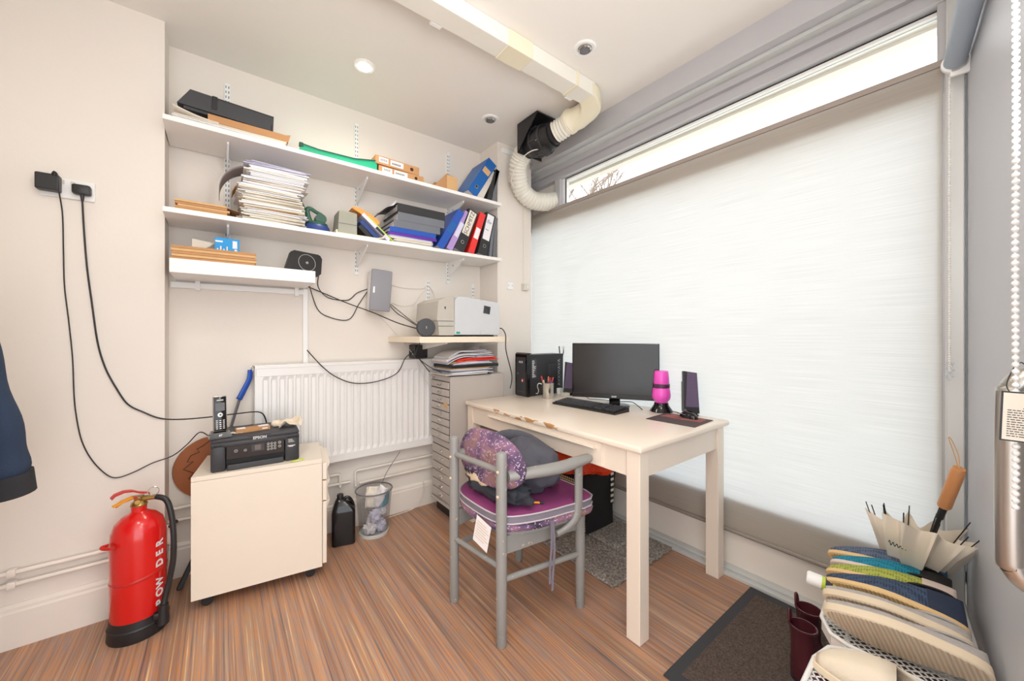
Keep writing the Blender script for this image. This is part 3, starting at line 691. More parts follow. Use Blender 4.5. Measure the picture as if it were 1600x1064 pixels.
single('cable', MB().tube([(1.86, YP-0.006, 1.60), (1.86, YP-0.006, 2.2)], 0.002, 6), 'cable_w', 'thin white cable rising from the surface switch on pier', 'cable', origin=(1.86, YP-0.006, 1.6))

# ================================================================ ceiling fittings
def downlight(x, y, label, lit):
    th = thing('ceiling_downlight', label, 'downlight', (x, y, CEIL), group='recessed ceiling lights')
    obj('rim', MB().lathe([(0.056, CEIL+0.004), (0.056, CEIL-0.004), (0.050, CEIL-0.008), (0.036, CEIL-0.007), (0.034, CEIL+0.004)], (x, y, 0), 32), 'white', th, world=True, smooth=30)
    if lit: obj('bulb', MB().lathe([(0.031, CEIL-0.003), (0.031, CEIL-0.009), (0.02, CEIL-0.013)], (x, y, 0), 24), mat('lit_bulb', (1, 0.9, 0.7), 0.5, emit=((1, 0.93, 0.75), 12)), th, world=True)
    else:
        obj('collar', MB().lathe([(0.034, CEIL-0.002), (0.034, CEIL-0.010), (0.027, CEIL-0.014), (0.026, CEIL-0.008)], (x, y, 0), 24), 'chrome', th, world=True, smooth=30)
        obj('bulb', MB().lathe([(0.0235, CEIL-0.008), (0.022, CEIL-0.016), (0.01, CEIL-0.0175)], (x, y, 0), 20), 'mid', th, world=True)
downlight(0.605, 2.065, 'lit recessed downlight in the ceiling, the glowing one', True)
downlight(1.436, 1.265, 'unlit recessed downlight in ceiling to the right of the white duct', False)
downlight(1.413, 2.063, 'unlit recessed downlight in ceiling nearest the extractor fan', False)
# rectangular ventilation duct
dk = thing('ventilation_duct', 'long flat white ventilation duct crossing the ceiling', 'duct', (1.0, 1.45, 2.56))
y0, y1, z0 = 1.40, 1.50, 2.552
d = MB(); d.box((-0.8, y0, z0), (1.08, y1, CEIL - 0.001), bev=0.003); d.box((1.20, y0, z0), (1.68, y1, CEIL - 0.001), bev=0.003)
obj('flat_channel', d, 'duct', dk, world=True)
d = MB(); d.box((1.06, y0 - 0.004, z0 - 0.004), (1.21, y1 + 0.004, CEIL - 0.001), bev=0.003); obj('connector', d, 'yellowed', dk, world=True)
d = MB(); d.box((1.52, y0 - 0.005, z0 - 0.004), (1.54, y1 + 0.004, CEIL - 0.001), bev=0.002); obj('joint_strap', d, 'yellowed', dk, world=True)
for x in (0.72, 1.55):
    obj('clip', MB().box((x, y1, z0 + 0.0), (x + 0.05, y1 + 0.02, z0 + 0.008), bev=0.002), 'white', dk, world=True)
# elbow: rectangular to round, turning towards the back wall
d = MB(); rg = []
cx, cy = 1.655, 1.56
for i in range(9):
    a = i/8*PI/2
    # centre of the turn at (1.655, 1.56), section swings from facing +x to facing +y
    c = Vector((cx + 0.11*math.sin(a), cy - 0.11*math.cos(a), 2.588)); out = Vector((math.sin(a), -math.cos(a), 0))
    t_ = i/8; ww = 0.052 + 0.018*t_; hh = 0.038 + 0.022*t_; q = []
    c.z = 2.588 - 0.028*t_
    for k in range(24):
        th_ = 2*PI*k/24; e = 0.25 + 0.75*max(0, (t_-0.5)*2)
        sx = math.copysign(abs(math.cos(th_))**e, math.cos(th_)); sz = math.copysign(abs(math.sin(th_))**e, math.sin(th_))
        q.append(c + out*ww*sx + Vector((0, 0, hh*sz)))
    rg.append(q)
for yy, zz, r_ in ((1.60, 2.555, 0.068), (1.645, 2.548, 0.068), (1.648, 2.548, 0.075), (1.665, 2.546, 0.075)):
    rg.append([Vector((cx + 0.11 - (0.02 if yy > 1.62 else 0) + r_*math.cos(2*PI*k/24)*-1*-1, yy, zz + r_*math.sin(2*PI*k/24))) for k in range(24)])
d.loft(rg); obj('elbow', d, 'yellowed', dk, world=True, smooth=50)
# corrugated hose helper: spiral rings along a path
def hose(mb, pts, r, pitch=0.019, n=22):
    P_ = []; m_ = MB(); V = [Vector(p) for p in pts]
    for i in range(len(V)-1):
        p0 = V[max(0, i-1)]; p1 = V[i]; p2 = V[i+1]; p3 = V[min(len(V)-1, i+2)]
        for k in range(60):
            t = k/60; P_.append(0.5*((2*p1)+(-p0+p2)*t+(2*p0-5*p1+4*p2-p3)*t*t+(-p0+3*p1-3*p2+p3)*t**3))
    P_.append(V[-1]); out = [P_[0]]; acc = 0
    for i in range(1, len(P_)):
        acc += (P_[i]-P_[i-1]).length
        if acc >= pitch/4: out.append(P_[i]); acc = 0
    N_ = len(out)
    mb.tube(out, lambda t: r*(1 + 0.08*math.sin(t*(N_-1)*PI/2)), n)
h = MB(); hose(h, [(1.742, 1.655, 2.543), (1.735, 1.70, 2.53), (1.72, 1.76, 2.515)], 0.063)
obj('flexible_hose', h, 'hose', dk, world=True, smooth=180)
# inline extractor fan
fn = thing('inline_extractor_fan', 'black inline extractor fan hung on a square bracket between hoses', 'extractor fan', (1.70, 1.86, 2.52))
ax0, ax1 = Vector((1.718, 1.755, 2.508)), Vector((1.685, 2.005, 2.49)); A = (ax1-ax0)
def fr_(t, r): return (ax0 + A*t, r)
d = MB(); d.rings([fr_(0, 0.066), fr_(0.1, 0.066), fr_(0.1, 0.078), fr_(0.2, 0.082), fr_(0.35, 0.090), fr_(0.5, 0.093), fr_(0.68, 0.090), fr_(0.85, 0.074), fr_(0.9, 0.066), fr_(1, 0.066)], 32); obj('motor_housing', d, 'black', fn, world=True, smooth=35)
d = MB(); d.rings([fr_(0.32, 0.094), fr_(0.38, 0.094)], 32); d.rings([fr_(0.62, 0.094), fr_(0.66, 0.094)], 32)
for k in range(6):
    a = k*PI/3 + 0.3; c = ax0 + A*0.5 + Vector((math.cos(a)*0.094, 0, math.sin(a)*0.094)); d.box(c - Vector((0.006, 0.03, 0.006)), c + Vector((0.006, 0.03, 0.006)))
obj('clamp_band', d, 'dark', fn, world=True, smooth=35)
d = MB(); d.box((1.585, 1.985, 2.43), (1.80, 1.992, 2.618)); d.prism([(1.79, 2.618), (1.985, 2.618), (1.985, 2.44)], lambda a, c: (1.585, a, c), lambda a, c: (1.59, a, c)); d.box((1.585, 1.79, 2.614), (1.80, 1.99, 2.622)); d.box((1.795, 1.80, 2.56), (1.80, 1.99, 2.618))
obj('mounting_bracket', d, 'black', fn, world=True)
d = MB(); d.box((1.66, 1.80, 2.405), (1.725, 1.88, 2.43), bev=0.008); obj('terminal_box', d, 'black', fn, world=True, smooth=40)
lm = face_mx((1.625, 1.86, 2.475), (0.15, 0.98, 0), (0.5, 0, 0.85)); d = MB().box((-0.022, -0.010, 0), (0.022, 0.010, 0.002), lm); obj('rating_label', d, 'paper', fn, world=True)
for p_ in ((1.61, 1.985, 2.60), (1.78, 1.985, 2.60), (1.61, 1.985, 2.45)): obj('bolt', MB().cyl(p_, (p_[0], p_[1]-0.006, p_[2]), 0.005, n=8), 'chrome', fn, world=True)
h = MB(); hose(h, [(1.687, 1.99, 2.50), (1.685, 2.06, 2.475), (1.70, 2.13, 2.40), (1.765, 2.18, 2.30), (1.87, 2.185, 2.235), (1.99, 2.165, 2.235), (2.10, 2.15, 2.262)], 0.064)
fh = thing('flexible_vent_hose', 'white corrugated hose curving from black fan to window infill', 'hose', (2.1, 2.15, 2.262)); obj('hose', h, 'hose', fh, world=True, smooth=180)
obj('end_collar', MB().cyl((2.085, 2.152, 2.258), (2.112, 2.148, 2.264), 0.071, n=28), 'chrome', fh, world=True, smooth=30)
cable('flex_cable', [(1.655, 1.86, 2.425), (1.63, 1.90, 2.42), (1.61, 1.95, 2.40), (1.60, 2.02, 2.36), (1.615, 2.10, 2.29), (1.66, 2.12, 2.25)], 0.0035, 'cable_w', 'short white flex looping from the extractor fan down to hose')

# ================================================================ desk
DZ = 0.7725
dx0, dx1, dy0, dy1 = 1.265, 2.035, 0.836, 2.14
dk = thing('desk', 'cream painted wooden desk with chipped front edge below the window', 'desk', (dx0, dy0, 0))
t = MB(); t.box((dx0, dy0, DZ - 0.028), (dx1, dy1, DZ), bev=0.009, seg=3); obj('desk_top', t, 'worn', dk, world=True, smooth=40)
lw_ = 0.062; i_ = 0.012
for (a, b) in ((dx0 + i_, dy0 + i_), (dx1 - i_ - lw_ - 0.025, dy0 + i_), (dx0 + i_, dy1 - i_ - lw_), (dx1 - i_ - lw_ - 0.025, dy1 - i_ - lw_)):
    l_ = MB(); l_.box((a, b, 0), (a + lw_, b + lw_, DZ - 0.028), bev=0.003); obj('leg', l_, 'desk', dk, world=True)
az = DZ - 0.028 - 0.105
t = MB(); t.box((dx0 + 0.022, dy0 + 0.07, az), (dx0 + 0.042, dy1 - 0.07, DZ - 0.028)); obj('apron', t, 'desk', dk, world=True)
t = MB(); t.box((dx0 + 0.07, dy0 + 0.022, az), (dx1 - 0.09, dy0 + 0.042, DZ - 0.028)); obj('apron', t, 'desk', dk, world=True)
t = MB(); t.box((dx0 + 0.07, dy1 - 0.042, az), (dx1 - 0.09, dy1 - 0.022, DZ - 0.028)); obj('apron', t, 'desk', dk, world=True)
t = MB(); t.box((dx1 - 0.10, dy0 + 0.07, az), (dx1 - 0.08, dy1 - 0.07, DZ - 0.028)); obj('apron', t, 'desk', dk, world=True)
t = MB(); t.box((dx0 + 0.012, 1.03, az + 0.004), (dx0 + 0.0225, 1.90, DZ - 0.030), bev=0.002); dw = obj('drawer', t, 'desk', dk, world=True)
dw_ = MB(); dw_.prism([(0, 0), (-0.020, -0.001), (-0.022, -0.010), (-0.014, -0.020), (-0.010, -0.012), (0, -0.016)], lambda a, b: (dx0 + 0.012 + a, 1.06, DZ - 0.043 + b), lambda a, b: (dx0 + 0.012 + a, 1.86, DZ - 0.043 + b))
obj('drawer_pull', dw_, 'desk', dw, world=True)

# ================================================================ things on the desk
ang = math.atan2(-0.459, 0.283)
mo = thing('monitor', 'wide black computer monitor on a round foot on the desk', 'monitor', (1.885, 1.425, DZ), ang)
m = MB(); m.box((-0.252, -0.032, 0.052), (0.252, -0.012, 0.380), bev=0.004); m.box((-0.2, -0.012, 0.10), (0.2, 0.015, 0.34), bev=0.01); obj('casing', m, 'black_gloss', mo)
m = MB(); m.box((-0.241, -0.0335, 0.078), (0.241, -0.0318, 0.370)); obj('screen', m, 'screen', mo)
m = MB(); m.box((-0.252, -0.036, 0.050), (0.252, -0.0318, 0.077), bev=0.002); obj('lower_bezel', m, 'black_gloss', mo)
text('logo', 'acer', 0.017, face_mx((0, -0.0362, 0.064), (1, 0, 0), (0, 0, 1)), 'ink_white', mo, bold=0.0004)
m = MB(); m.box((-0.032, -0.014, 0.012), (0.032, 0.01, 0.12), bev=0.006); obj('stand_neck', m, 'black_gloss', mo, smooth=40)
m = MB(); m.lathe([(0.086, 0.0), (0.088, 0.004), (0.084, 0.009), (0.06, 0.013), (0.03, 0.015)], (0, 0.0, 0), 40); obj('stand_foot', m, 'black_gloss', mo, smooth=30)
# keyboard
kb = thing('keyboard', 'black wired keyboard lying in front of the monitor', 'keyboard', (1.725, 1.49, DZ), R(-86))
m = MB(); m.prism([(-0.07, 0), (0.07, 0), (0.07, 0.022), (0.05, 0.022), (-0.07, 0.011)], lambda a, b: (-0.225, a, b), lambda a, b: (0.225, a, b)); obj('base', m, 'black', kb)
m = MB()
def key(x0, x1, row):
    y = -0.056 + row*0.0205; z = 0.0125 + (y+0.056)*0.085
    m.box((x0+0.001, y, z), (x1-0.001, y+0.0175, z+0.007), bev=0.0015, seg=1)
for row in range(6):
    x = -0.216
    if row == 0:
        for wd in (0.024, 0.022, 0.024, 0.115, 0.024, 0.022, 0.022, 0.024): key(x, x+wd, row); x += wd
    else:
        for k in range(14): key(x, x+0.0198, row); x += 0.0198
    for k in range(3): key(0.068+0.0198*k, 0.088+0.0198*k, row)
    for k in range(4): key(0.135+0.0198*k, 0.155+0.0198*k, row)
obj('keys', m, 'dark', kb)
# mouse pad and mouse
pd = MB().box((-0.108, -0.122, 0), (0.108, 0.122, 0.003), bev=0.001)
pad = thing('mouse_pad', 'dark mouse pad with red print near right end of desk', 'mouse pad', (1.838, 0.995, DZ), R(4))
obj('mat', pd, mat('dark_pad', srgb(84, 72, 72), 0.8, var=0.1), pad)
pp = MB(); pp.grid(lambda u, v: Vector((0.0 + 0.085*u + 0.006*math.sin(v*9), -0.10 + 0.20*v, 0.0034 + 0.0*u)), 6, 14)
obj('printed_motif', pp, ramp_noise('red_pad_print', [(0.3, srgb(96, 60, 58)), (0.5, srgb(160, 84, 78)), (0.62, srgb(176, 110, 104)), (0.8, srgb(110, 84, 84))], 14, 0.7), pad)
ms = thing('computer_mouse', 'black computer mouse resting on the dark red mouse pad', 'mouse', (1.915, 0.985, DZ + 0.0037), R(70))
b = MB()
b.loft([[Vector((-0.056 + 0.112*i/12, 0.031*(math.sin(PI*min(1,max(0.02,i/12*0.96+0.02)))**0.5)*math.cos(2*PI*k/20), max(0, (0.036*(math.sin(PI*(0.04+0.92*i/12))**0.7)) * (math.sin(2*PI*k/20) if math.sin(2*PI*k/20) > 0 else 0)))) for k in range(20)] for i in range(13)])
obj('shell', b, 'black_gloss', ms, smooth=60)
b = MB().cyl((0.028, -0.004, 0.029), (0.028, 0.004, 0.029), 0.009, n=14); obj('scroll_wheel', b, 'mid', ms)
b = MB(); b.tube([(0.045, 0.018, 0.014), (0.02, 0.028, 0.017), (-0.01, 0.0305, 0.016)], 0.0015, 6, smooth=3); obj('side_trim', b, 'chrome', ms)
# pink double bottle on a dark dispenser foot
bt = thing('drinking_bottle', 'bright pink plastic bottle with dark band and black foot on desk', 'bottle', (1.965, 1.168, DZ))
b = MB(); b.lathe([(0.060, 0), (0.062, 0.004), (0.054, 0.016), (0.040, 0.036), (0.037, 0.05), (0.034, 0.052)], n=36)
for s in (-1, 1): b.box((0.046*s - 0.006, -0.004, 0.02), (0.046*s + 0.006, 0.004, 0.05), bev=0.002)
obj('foot', b, 'black_gloss', bt, smooth=40)
b = MB(); b.lathe([(0.034, 0.050), (0.036, 0.058), (0.047, 0.072), (0.050, 0.09), (0.048, 0.112), (0.044, 0.132), (0.040, 0.138)], n=36); obj('body', b, 'pink', bt, smooth=60)
b = MB(); b.lathe([(0.043, 0.134), (0.045, 0.136), (0.045, 0.154), (0.043, 0.156)], n=36); b.box((-0.05, -0.012, 0.136), (-0.044, 0.012, 0.154), bev=0.001); obj('band', b, mat('maroon_band', srgb(84, 44, 72), 0.4), bt, smooth=40)
b = MB(); b.lathe([(0.040, 0.154), (0.042, 0.160), (0.041, 0.19), (0.037, 0.222), (0.034, 0.228), (0.0, 0.229)], n=36); obj('cap', b, 'pink', bt, smooth=50)
# desktop loudspeakers
def speaker(loc, rz, label):
    s = thing('desktop_speaker', label, 'speaker', loc, rz, 'pair of desktop speakers')
    tl = Matrix.Rotation(R(-9), 4, 'X')
    b = MB(); b.prism([(-0.038, 0.012), (0.038, 0.012), (0.034, 0.225), (-0.034, 0.235)], lambda a, c: tl @ Vector((a, -0.030, c)), lambda a, c: tl @ Vector((a, 0.0, c)))
    b.prism([(-0.03, 0.03), (0.03, 0.03), (0.026, 0.19), (-0.026, 0.19)], lambda a, c: tl @ Vector((a, 0.0, c)), lambda a, c: tl @ Vector((a, 0.055, c - 0.01)))
    obj('cabinet', b, 'black', s)
    b = MB(); b.prism([(-0.030, 0.045), (0.034, 0.045), (0.031, 0.222), (-0.016, 0.230), (-0.022, 0.14)], lambda a, c: tl @ Vector((a, -0.036, c)), lambda a, c: tl @ Vector((a, -0.030, c))); obj('grille', b, 'purple_mesh', s)
    b = MB(); b.lathe([(0.042, 0), (0.043, 0.006), (0.03, 0.016), (0.02, 0.03)], (0, 0.006, 0), 24); obj('foot', b, 'black_gloss', s, smooth=40)
    return s
sp = speaker((1.985, 1.012, DZ), R(-48), 'slim black and purple desktop speaker beside the pink bottle')
copy_tree(sp, (1.985, 1.895, DZ), (0, 0, R(-62)), 'slim black and purple desktop speaker between computer tower and monitor')
# computer tower
pc = thing('computer_tower', 'small black computer tower with printed side at far end of desk', 'computer', (1.68, 2.0, DZ))
b = MB(); b.box((0.012, 0, 0.004), (0.35, 0.118, 0.292), bev=0.004); obj('case', b, 'black', pc)
b = MB(); b.prism([(0.0, 0.0), (0.02, 0.0), (0.02, 0.296), (0.034, 0.296), (0.034, 0.302), (0.004, 0.306), (-0.008, 0.296), (-0.008, 0.01)], lambda a, c: (a, -0.004, c), lambda a, c: (a, 0.124, c)); obj('front_bezel', b, 'black_gloss', pc)
b = MB(); b.box((-0.0095, 0.01, 0.012), (-0.008, 0.112, 0.275)); obj('front_panel', b, 'dark', pc)
bm_ = face_mx((-0.0102, 0.06, 0.24), (0, -1, 0), (0, 0, 1)); text('badge', 'ASUS', 0.02, bm_, 'ink_white', pc, bold=0.0005)
b = MB(); b.box((-0.0112, 0.03, 0.10), (-0.0095, 0.052, 0.125), bev=0.0005); b.mi = 1; b.box((-0.0118, 0.036, 0.106), (-0.0112, 0.046, 0.119)); obj('processor_sticker', b, ['red_dark', 'paper'], pc)
b = MB(); b.cyl((-0.0095, 0.09, 0.16), (-0.0125, 0.09, 0.16), 0.006, n=16)
for k in range(4): b.cyl((-0.0095, 0.025 + 0.02*k, 0.035), (-0.0115, 0.025 + 0.02*k, 0.035), 0.003, n=10)
obj('power_button', b, 'mid', pc)
rn = random.Random(4); b = MB(); b.box((0.04, -0.0012, 0.125), (0.085, 0.0, 0.26)); b.mi = 1
for k in range(9):
    z = 0.25 - k*0.0135
    b.box((0.043, -0.0018, z - 0.004), (0.043 + rn.uniform(0.015, 0.038), -0.0012, z)); b.box((0.043, -0.0018, z - 0.008), (0.043 + rn.uniform(0.01, 0.03), -0.0012, z - 0.006))
obj('spec_sticker', b, ['dark', 'ink_white'], pc)
text('side_lettering', 'AVXWAVA', 0.040, face_mx((0.305, -0.001, 0.155), (0, 0, 1), (-1, 0, 0)), 'alu', pc, bold=-0.0006)
b = MB()
for k in range(10):
    for j in range(9):
        b.cyl((0.20 + k*0.008, 0.0, 0.12 + j*0.012), (0.20 + k*0.008, -0.0008, 0.12 + j*0.012), 0.0022, n=6)
obj('side_vent', b, 'mid', pc)
for yy, tl_ in ((0.045, -0.01), (0.02, 0.02)):
    obj('antenna', MB().tube([(0.352, yy, 0.24), (0.362, yy, 0.27), (0.362 + tl_*0.5, yy, 0.30), (0.362 + tl_, yy, 0.345)], 0.004, 8), 'black', pc, smooth=60)
# steel mug with pens
mg = thing('steel_mug', 'polished steel tankard full of pens in front of computer tower', 'mug', (1.765, 1.885, DZ))
b = MB(); b.lathe([(0.0, 0.002), (0.036, 0.0), (0.038, 0.004), (0.039, 0.05), (0.041, 0.104), (0.043, 0.106), (0.041, 0.106), (0.037, 0.05), (0.035, 0.006), (0.0, 0.006)], n=36, cap=False); obj('cup', b, 'chrome', mg, smooth=50)
b = MB(); b.tube([(-0.027, 0.026, 0.094), (-0.045, 0.042, 0.10), (-0.052, 0.048, 0.08), (-0.046, 0.042, 0.05), (-0.052, 0.049, 0.03), (-0.06, 0.055, 0.034)], 0.0032, 8, smooth=5); obj('handle', b, 'chrome', mg, smooth=180)
rn = random.Random(9); pen_cols = ['redb', 'black', 'ink_blue', 'redb', 'white', 'black', 'wood', 'blue', 'redb', 'grey_board']
pn_lab = ['red capped pen', 'black biro', 'blue felt tip', 'dark red marker', 'white marker', 'black marker', 'wooden pencil', 'blue biro', 'short red pencil', 'grey pen']
pen_place = ['at the left rim', 'near the handle', 'at the back', 'in the middle', 'at the right rim', 'at the front rim', 'at the back left', 'beside the white marker', 'standing lowest', 'at the back right']
for k in range(10):
    a = k*2*PI/10 + 0.3; rr = 0.020 + 0.006*(k % 2); c = Vector((1.765, 1.885, DZ + 0.0085)); p0 = c + Vector((math.cos(a + 2.6)*0.018, math.sin(a+2.6)*0.018, 0)); d_ = Vector((math.cos(a)*rr, math.sin(a)*rr, 0.10)); p0 = c + Vector((math.cos(a)*0.008, math.sin(a)*0.008, 0))
    q = d_.normalized(); L_ = 0.118 + 0.03*rn.random()
    pn = thing('pen', pn_lab[k] + ' in the steel tankard, ' + pen_place[k], 'pen', p0, group='pens in the steel tankard')
    obj('barrel', MB().cyl(p0, p0 + q*(L_ - 0.03), 0.0038, n=8), pen_cols[(k + 3) % 10] if k % 3 == 0 else pen_cols[k], pn, world=True, smooth=40)
    obj('cap', MB().cyl(p0 + q*(L_ - 0.03), p0 + q*L_, 0.0046, 0.0042, n=8), pen_cols[k], pn, world=True, smooth=40)
single('plug_adapter', MB().box((1.935, 1.945, DZ), (1.97, 1.975, DZ + 0.045), bev=0.004), 'white', 'small white adapter standing beside computer tower on desk', 'adapter', origin=(1.95, 1.96, DZ))
single('card_box', MB().box((1.90, 1.86, DZ), (1.955, 1.90, DZ + 0.022), Matrix.Translation((0,0,0)), bev=0.002), 'offwhite', 'low off-white box behind the steel tankard of pens', 'box', origin=(1.93, 1.88, DZ))
cable('speaker_cable', [(1.96, 1.80, DZ+0.004), (1.99, 1.74, DZ+0.004), (1.95, 1.68, DZ+0.004), (1.99, 1.62, DZ+0.004), (2.01, 1.52, DZ+0.004)], 0.0022, 'cable', 'thin black cable lying behind the monitor foot on desk')
cable('monitor_cable', [(2.01, 1.50, DZ+0.004), (1.99, 1.38, DZ+0.02), (1.94, 1.30, DZ+0.012), (1.905, 1.25, DZ+0.004)], 0.0025, 'cable', 'black cable curling right of the monitor foot')
cable('mouse_cable', [(1.945, 1.02, DZ+0.012), (1.975, 1.075, DZ+0.004), (1.99, 1.085, DZ + 0.004), (2.0, 1.12, DZ+0.004)], 0.002, 'cable', 'thin black mouse cable between pink bottle and speaker')

# ================================================================ steel drawer cabinets (two stacked)
def drawers(z0, z1, n, off, label, plinth, first_frac=0.0):
    x0, x1, y0, y1 = 1.16 + off, 1.585, 2.147, 2.415
    th = thing('multi_drawer_cabinet', label, 'cabinet', (x0, y0, z0), group='stacked steel drawer cabinets')
    zb_ = z0 + (0.10 if plinth else 0.0)
    b = MB(); b.box((x0 + 0.006, y0, zb_), (x1, y1, z1), bev=0.003)
    if plinth: b.box((x0 - 0.012, y0 - 0.006, zb_ - 0.012), (x1 + 0.004, y1, zb_ + 0.004), bev=0.001)
    obj('carcass', b, 'cab', th, world=True)
    if plinth: obj('plinth', MB().box((x0 + 0.03, y0 + 0.03, z0), (x1 - 0.02, y1 - 0.01, zb_ - 0.01)), 'black', th, world=True)
    b = MB(); b.box((x0 + 0.004, y0 + 0.008, zb_ + 0.008), (x0 + 0.0065, y1 - 0.008, z1 - 0.034)); obj('drawer_gap', b, 'cab_dark', th, world=True)
    top = z1 - 0.035; h = (top - zb_ - 0.012)/n
    for k in range(n):
        za = top - (k+1)*h; d = MB().box((x0 - 0.004, y0 + 0.010, za + 0.003), (x0 + 0.006, y1 - 0.010, za + h - 0.0035), bev=0.0012, seg=1)
        dd = obj('drawer', d, 'cab', th, world=True)
        zc = za + h*0.55; yc = (y0 + y1)/2 - 0.01
        c = MB(); c.box((x0 - 0.007, yc - 0.02, zc - 0.002), (x0 - 0.004, yc + 0.02, zc + 0.014)); c.mi = 1; c.box((x0 - 0.0078, yc - 0.016, zc + 0.001), (x0 - 0.007, yc + 0.016, zc + 0.011)); c.mi = 0
        c.tube([(x0 - 0.005, yc - 0.018, zc), (x0 - 0.016, yc - 0.016, zc - 0.006), (x0 - 0.018, yc, zc - 0.008), (x0 - 0.016, yc + 0.016, zc - 0.006), (x0 - 0.005, yc + 0.018, zc)], 0.003, 6, smooth=3)
        obj('cup_handle', c, ['steel', 'paper_cream' if k in (3, 5, 9) else 'cab'], dd, world=True)
    return th
cU = drawers(0.50, 0.935, 8, -0.004, 'upper grey steel cabinet of eight shallow drawers, papers on top', False)
text('maker_badge', 'BISLEY', 0.012, face_mx((1.1515, 2.36, 0.915), (0, -1, 0), (0, 0, 1)), 'ink', cU, world=True)
obj('yellow_sticker', MB().box((1.1495, 2.165, 0.735), (1.1518, 2.215, 0.765)), 'kraft_light', cU, world=True)
cL = drawers(0.0, 0.498, 6, 0.006, 'lower grey steel cabinet of six drawers on a black plinth', True)
# papers and laptop on top of the cabinet
def sheets(name, label, x0, x1, y0, y1, z0, n, th_, cols, jit=0.01, rz=0.0, group=None, seed=1, droop=0.0, cat='papers'):
    rn = random.Random(seed); root = thing(name, label, cat, ((x0+x1)/2, (y0+y1)/2, z0), rz, group)
    cx_, cy_ = (x1-x0)/2, (y1-y0)/2; k0 = 0; z = 0
    chunks = len(cols)
    for ci, cm in enumerate(cols):
        b = MB(); k = n//chunks
        for i in range(k):
            jx, jy, a = rn.uniform(-jit, jit), rn.uniform(-jit, jit), rn.uniform(-jit, jit)*3
            t0 = th_*rn.uniform(0.5, 1.4)
            mx = Matrix.Translation((jx, jy, z)) @ Matrix.Rotation(a, 4, 'Z')
            if droop:
                N_ = 8; q = []
                f = lambda u: -droop*max(0, (0.35 - u))**2*6 + 0.0
                lo = [mx @ Vector((-cx_ + 2*cx_*u/N_, 0, f(u/N_))) for u in range(N_+1)]
                pr_ = [(u/N_) for u in range(N_+1)]
                b.loft([[mx @ Vector((-cx_ + 2*cx_*u, -cy_, f(u))), mx @ Vector((-cx_ + 2*cx_*u, cy_, f(u))), mx @ Vector((-cx_ + 2*cx_*u, cy_, f(u) + t0*0.95)), mx @ Vector((-cx_ + 2*cx_*u, -cy_, f(u) + t0*0.95))] for u in pr_])
            else: b.box((-cx_, -cy_, 0), (cx_, cy_, t0*0.97), mx)
            z += t0
        obj('sheets' if chunks > 1 else 'sheets', b, cm, root)
    return root, z0 + z
def wavy(name, label, cat, x0, x1, y0, y1, z0, layers, seed=1, left_droop=0.0, amp=0.0015, jit=0.01):
    """a loose pile: every layer is a thin bent sheet bundle (thickness, material, left shift, right shift)"""
    rn = random.Random(seed); root = thing(name, label, cat, ((x0+x1)/2, (y0+y1)/2, z0)); z = z0
    for (t, m_, dl, dr) in layers:
        a = x0 + dl + rn.uniform(-jit, jit); c = x1 + dr + rn.uniform(-jit, jit); ph = rn.uniform(0, 6); ya, yb = y0 + rn.uniform(0, jit), y1 + rn.uniform(-jit, 0); rz_ = rn.uniform(-0.04, 0.04)
        rings = []
        for k in range(17):
            u = k/16; x = a + (c-a)*u; dz = amp*math.sin(u*5 + ph) + amp - left_droop*max(0, 0.42-u)**2*5.6; th_ = t*(0.75 + 0.25*math.sin(PI*min(1, u*1.2 + 0.05)))
            yy = rz_*(x-(a+c)/2); rings.append([Vector((x, ya + yy, z + dz)), Vector((x, yb + yy, z + dz)), Vector((x, yb + yy, z + dz + th_*0.85)), Vector((x, ya + yy, z + dz + th_*0.85))])
        b_ = MB(); b_.loft(rings); obj('bundle', b_, m_, root, world=True); z += t
    return z
CT = 0.9365
z = wavy('paper_pile', 'flat pile of mixed papers directly on top of steel cabinet', 'papers', 1.155, 1.48, 2.13, 2.39, CT, [(0.006, 'black_board', -0.0, -0.01), (0.007, 'paper_cream', -0.02, -0.05), (0.006, 'paper_blue', -0.005, 0.01), (0.007, 'paper', 0.01, -0.04), (0.006, 'grey_board', 0.0, 0.02), (0.007, 'paper_blue', 0.0, 0.0), (0.005, 'paper_cream', -0.01, -0.03)], 3, 0.0, 0.001)
single('cardboard_wallet', MB().box((1.17, 2.135, z + 0.001), (1.46, 2.38, z + 0.006)), 'kraft_light', 'buff card wallet under the black laptop on cabinet', 'wallet', origin=(1.3, 2.23, z))
lp = thing('laptop', 'closed black laptop in the pile on the steel cabinet', 'laptop', (1.345, 2.255, z + 0.0075), R(2))
obj('base', MB().box((-0.185, -0.125, 0), (0.185, 0.125, 0.014), bev=0.003), 'black', lp); obj('lid', MB().box((-0.185, -0.125, 0.0145), (0.185, 0.125, 0.021), bev=0.003), 'dark', lp)
z = wavy('paper_pile', 'bundle of letters just above the black laptop, under red folder', 'papers', 1.18, 1.48, 2.13, 2.36, z + 0.029, [(0.006, 'paper_blue', 0, 0), (0.006, 'paper', 0.01, -0.01), (0.006, 'paper_blue', 0.0, -0.02), (0.004, 'kraft_light', -0.015, -0.14)], 5, 0.01, 0.0012)
z = wavy('folder', 'bright red plastic folder of papers in the cabinet pile', 'folder', 1.20, 1.525, 2.13, 2.36, z, [(0.008, 'redb', 0, 0), (0.007, 'orangebag', 0.01, -0.02), (0.008, 'redb', 0.0, -0.01)], 6, 0.012, 0.0015)
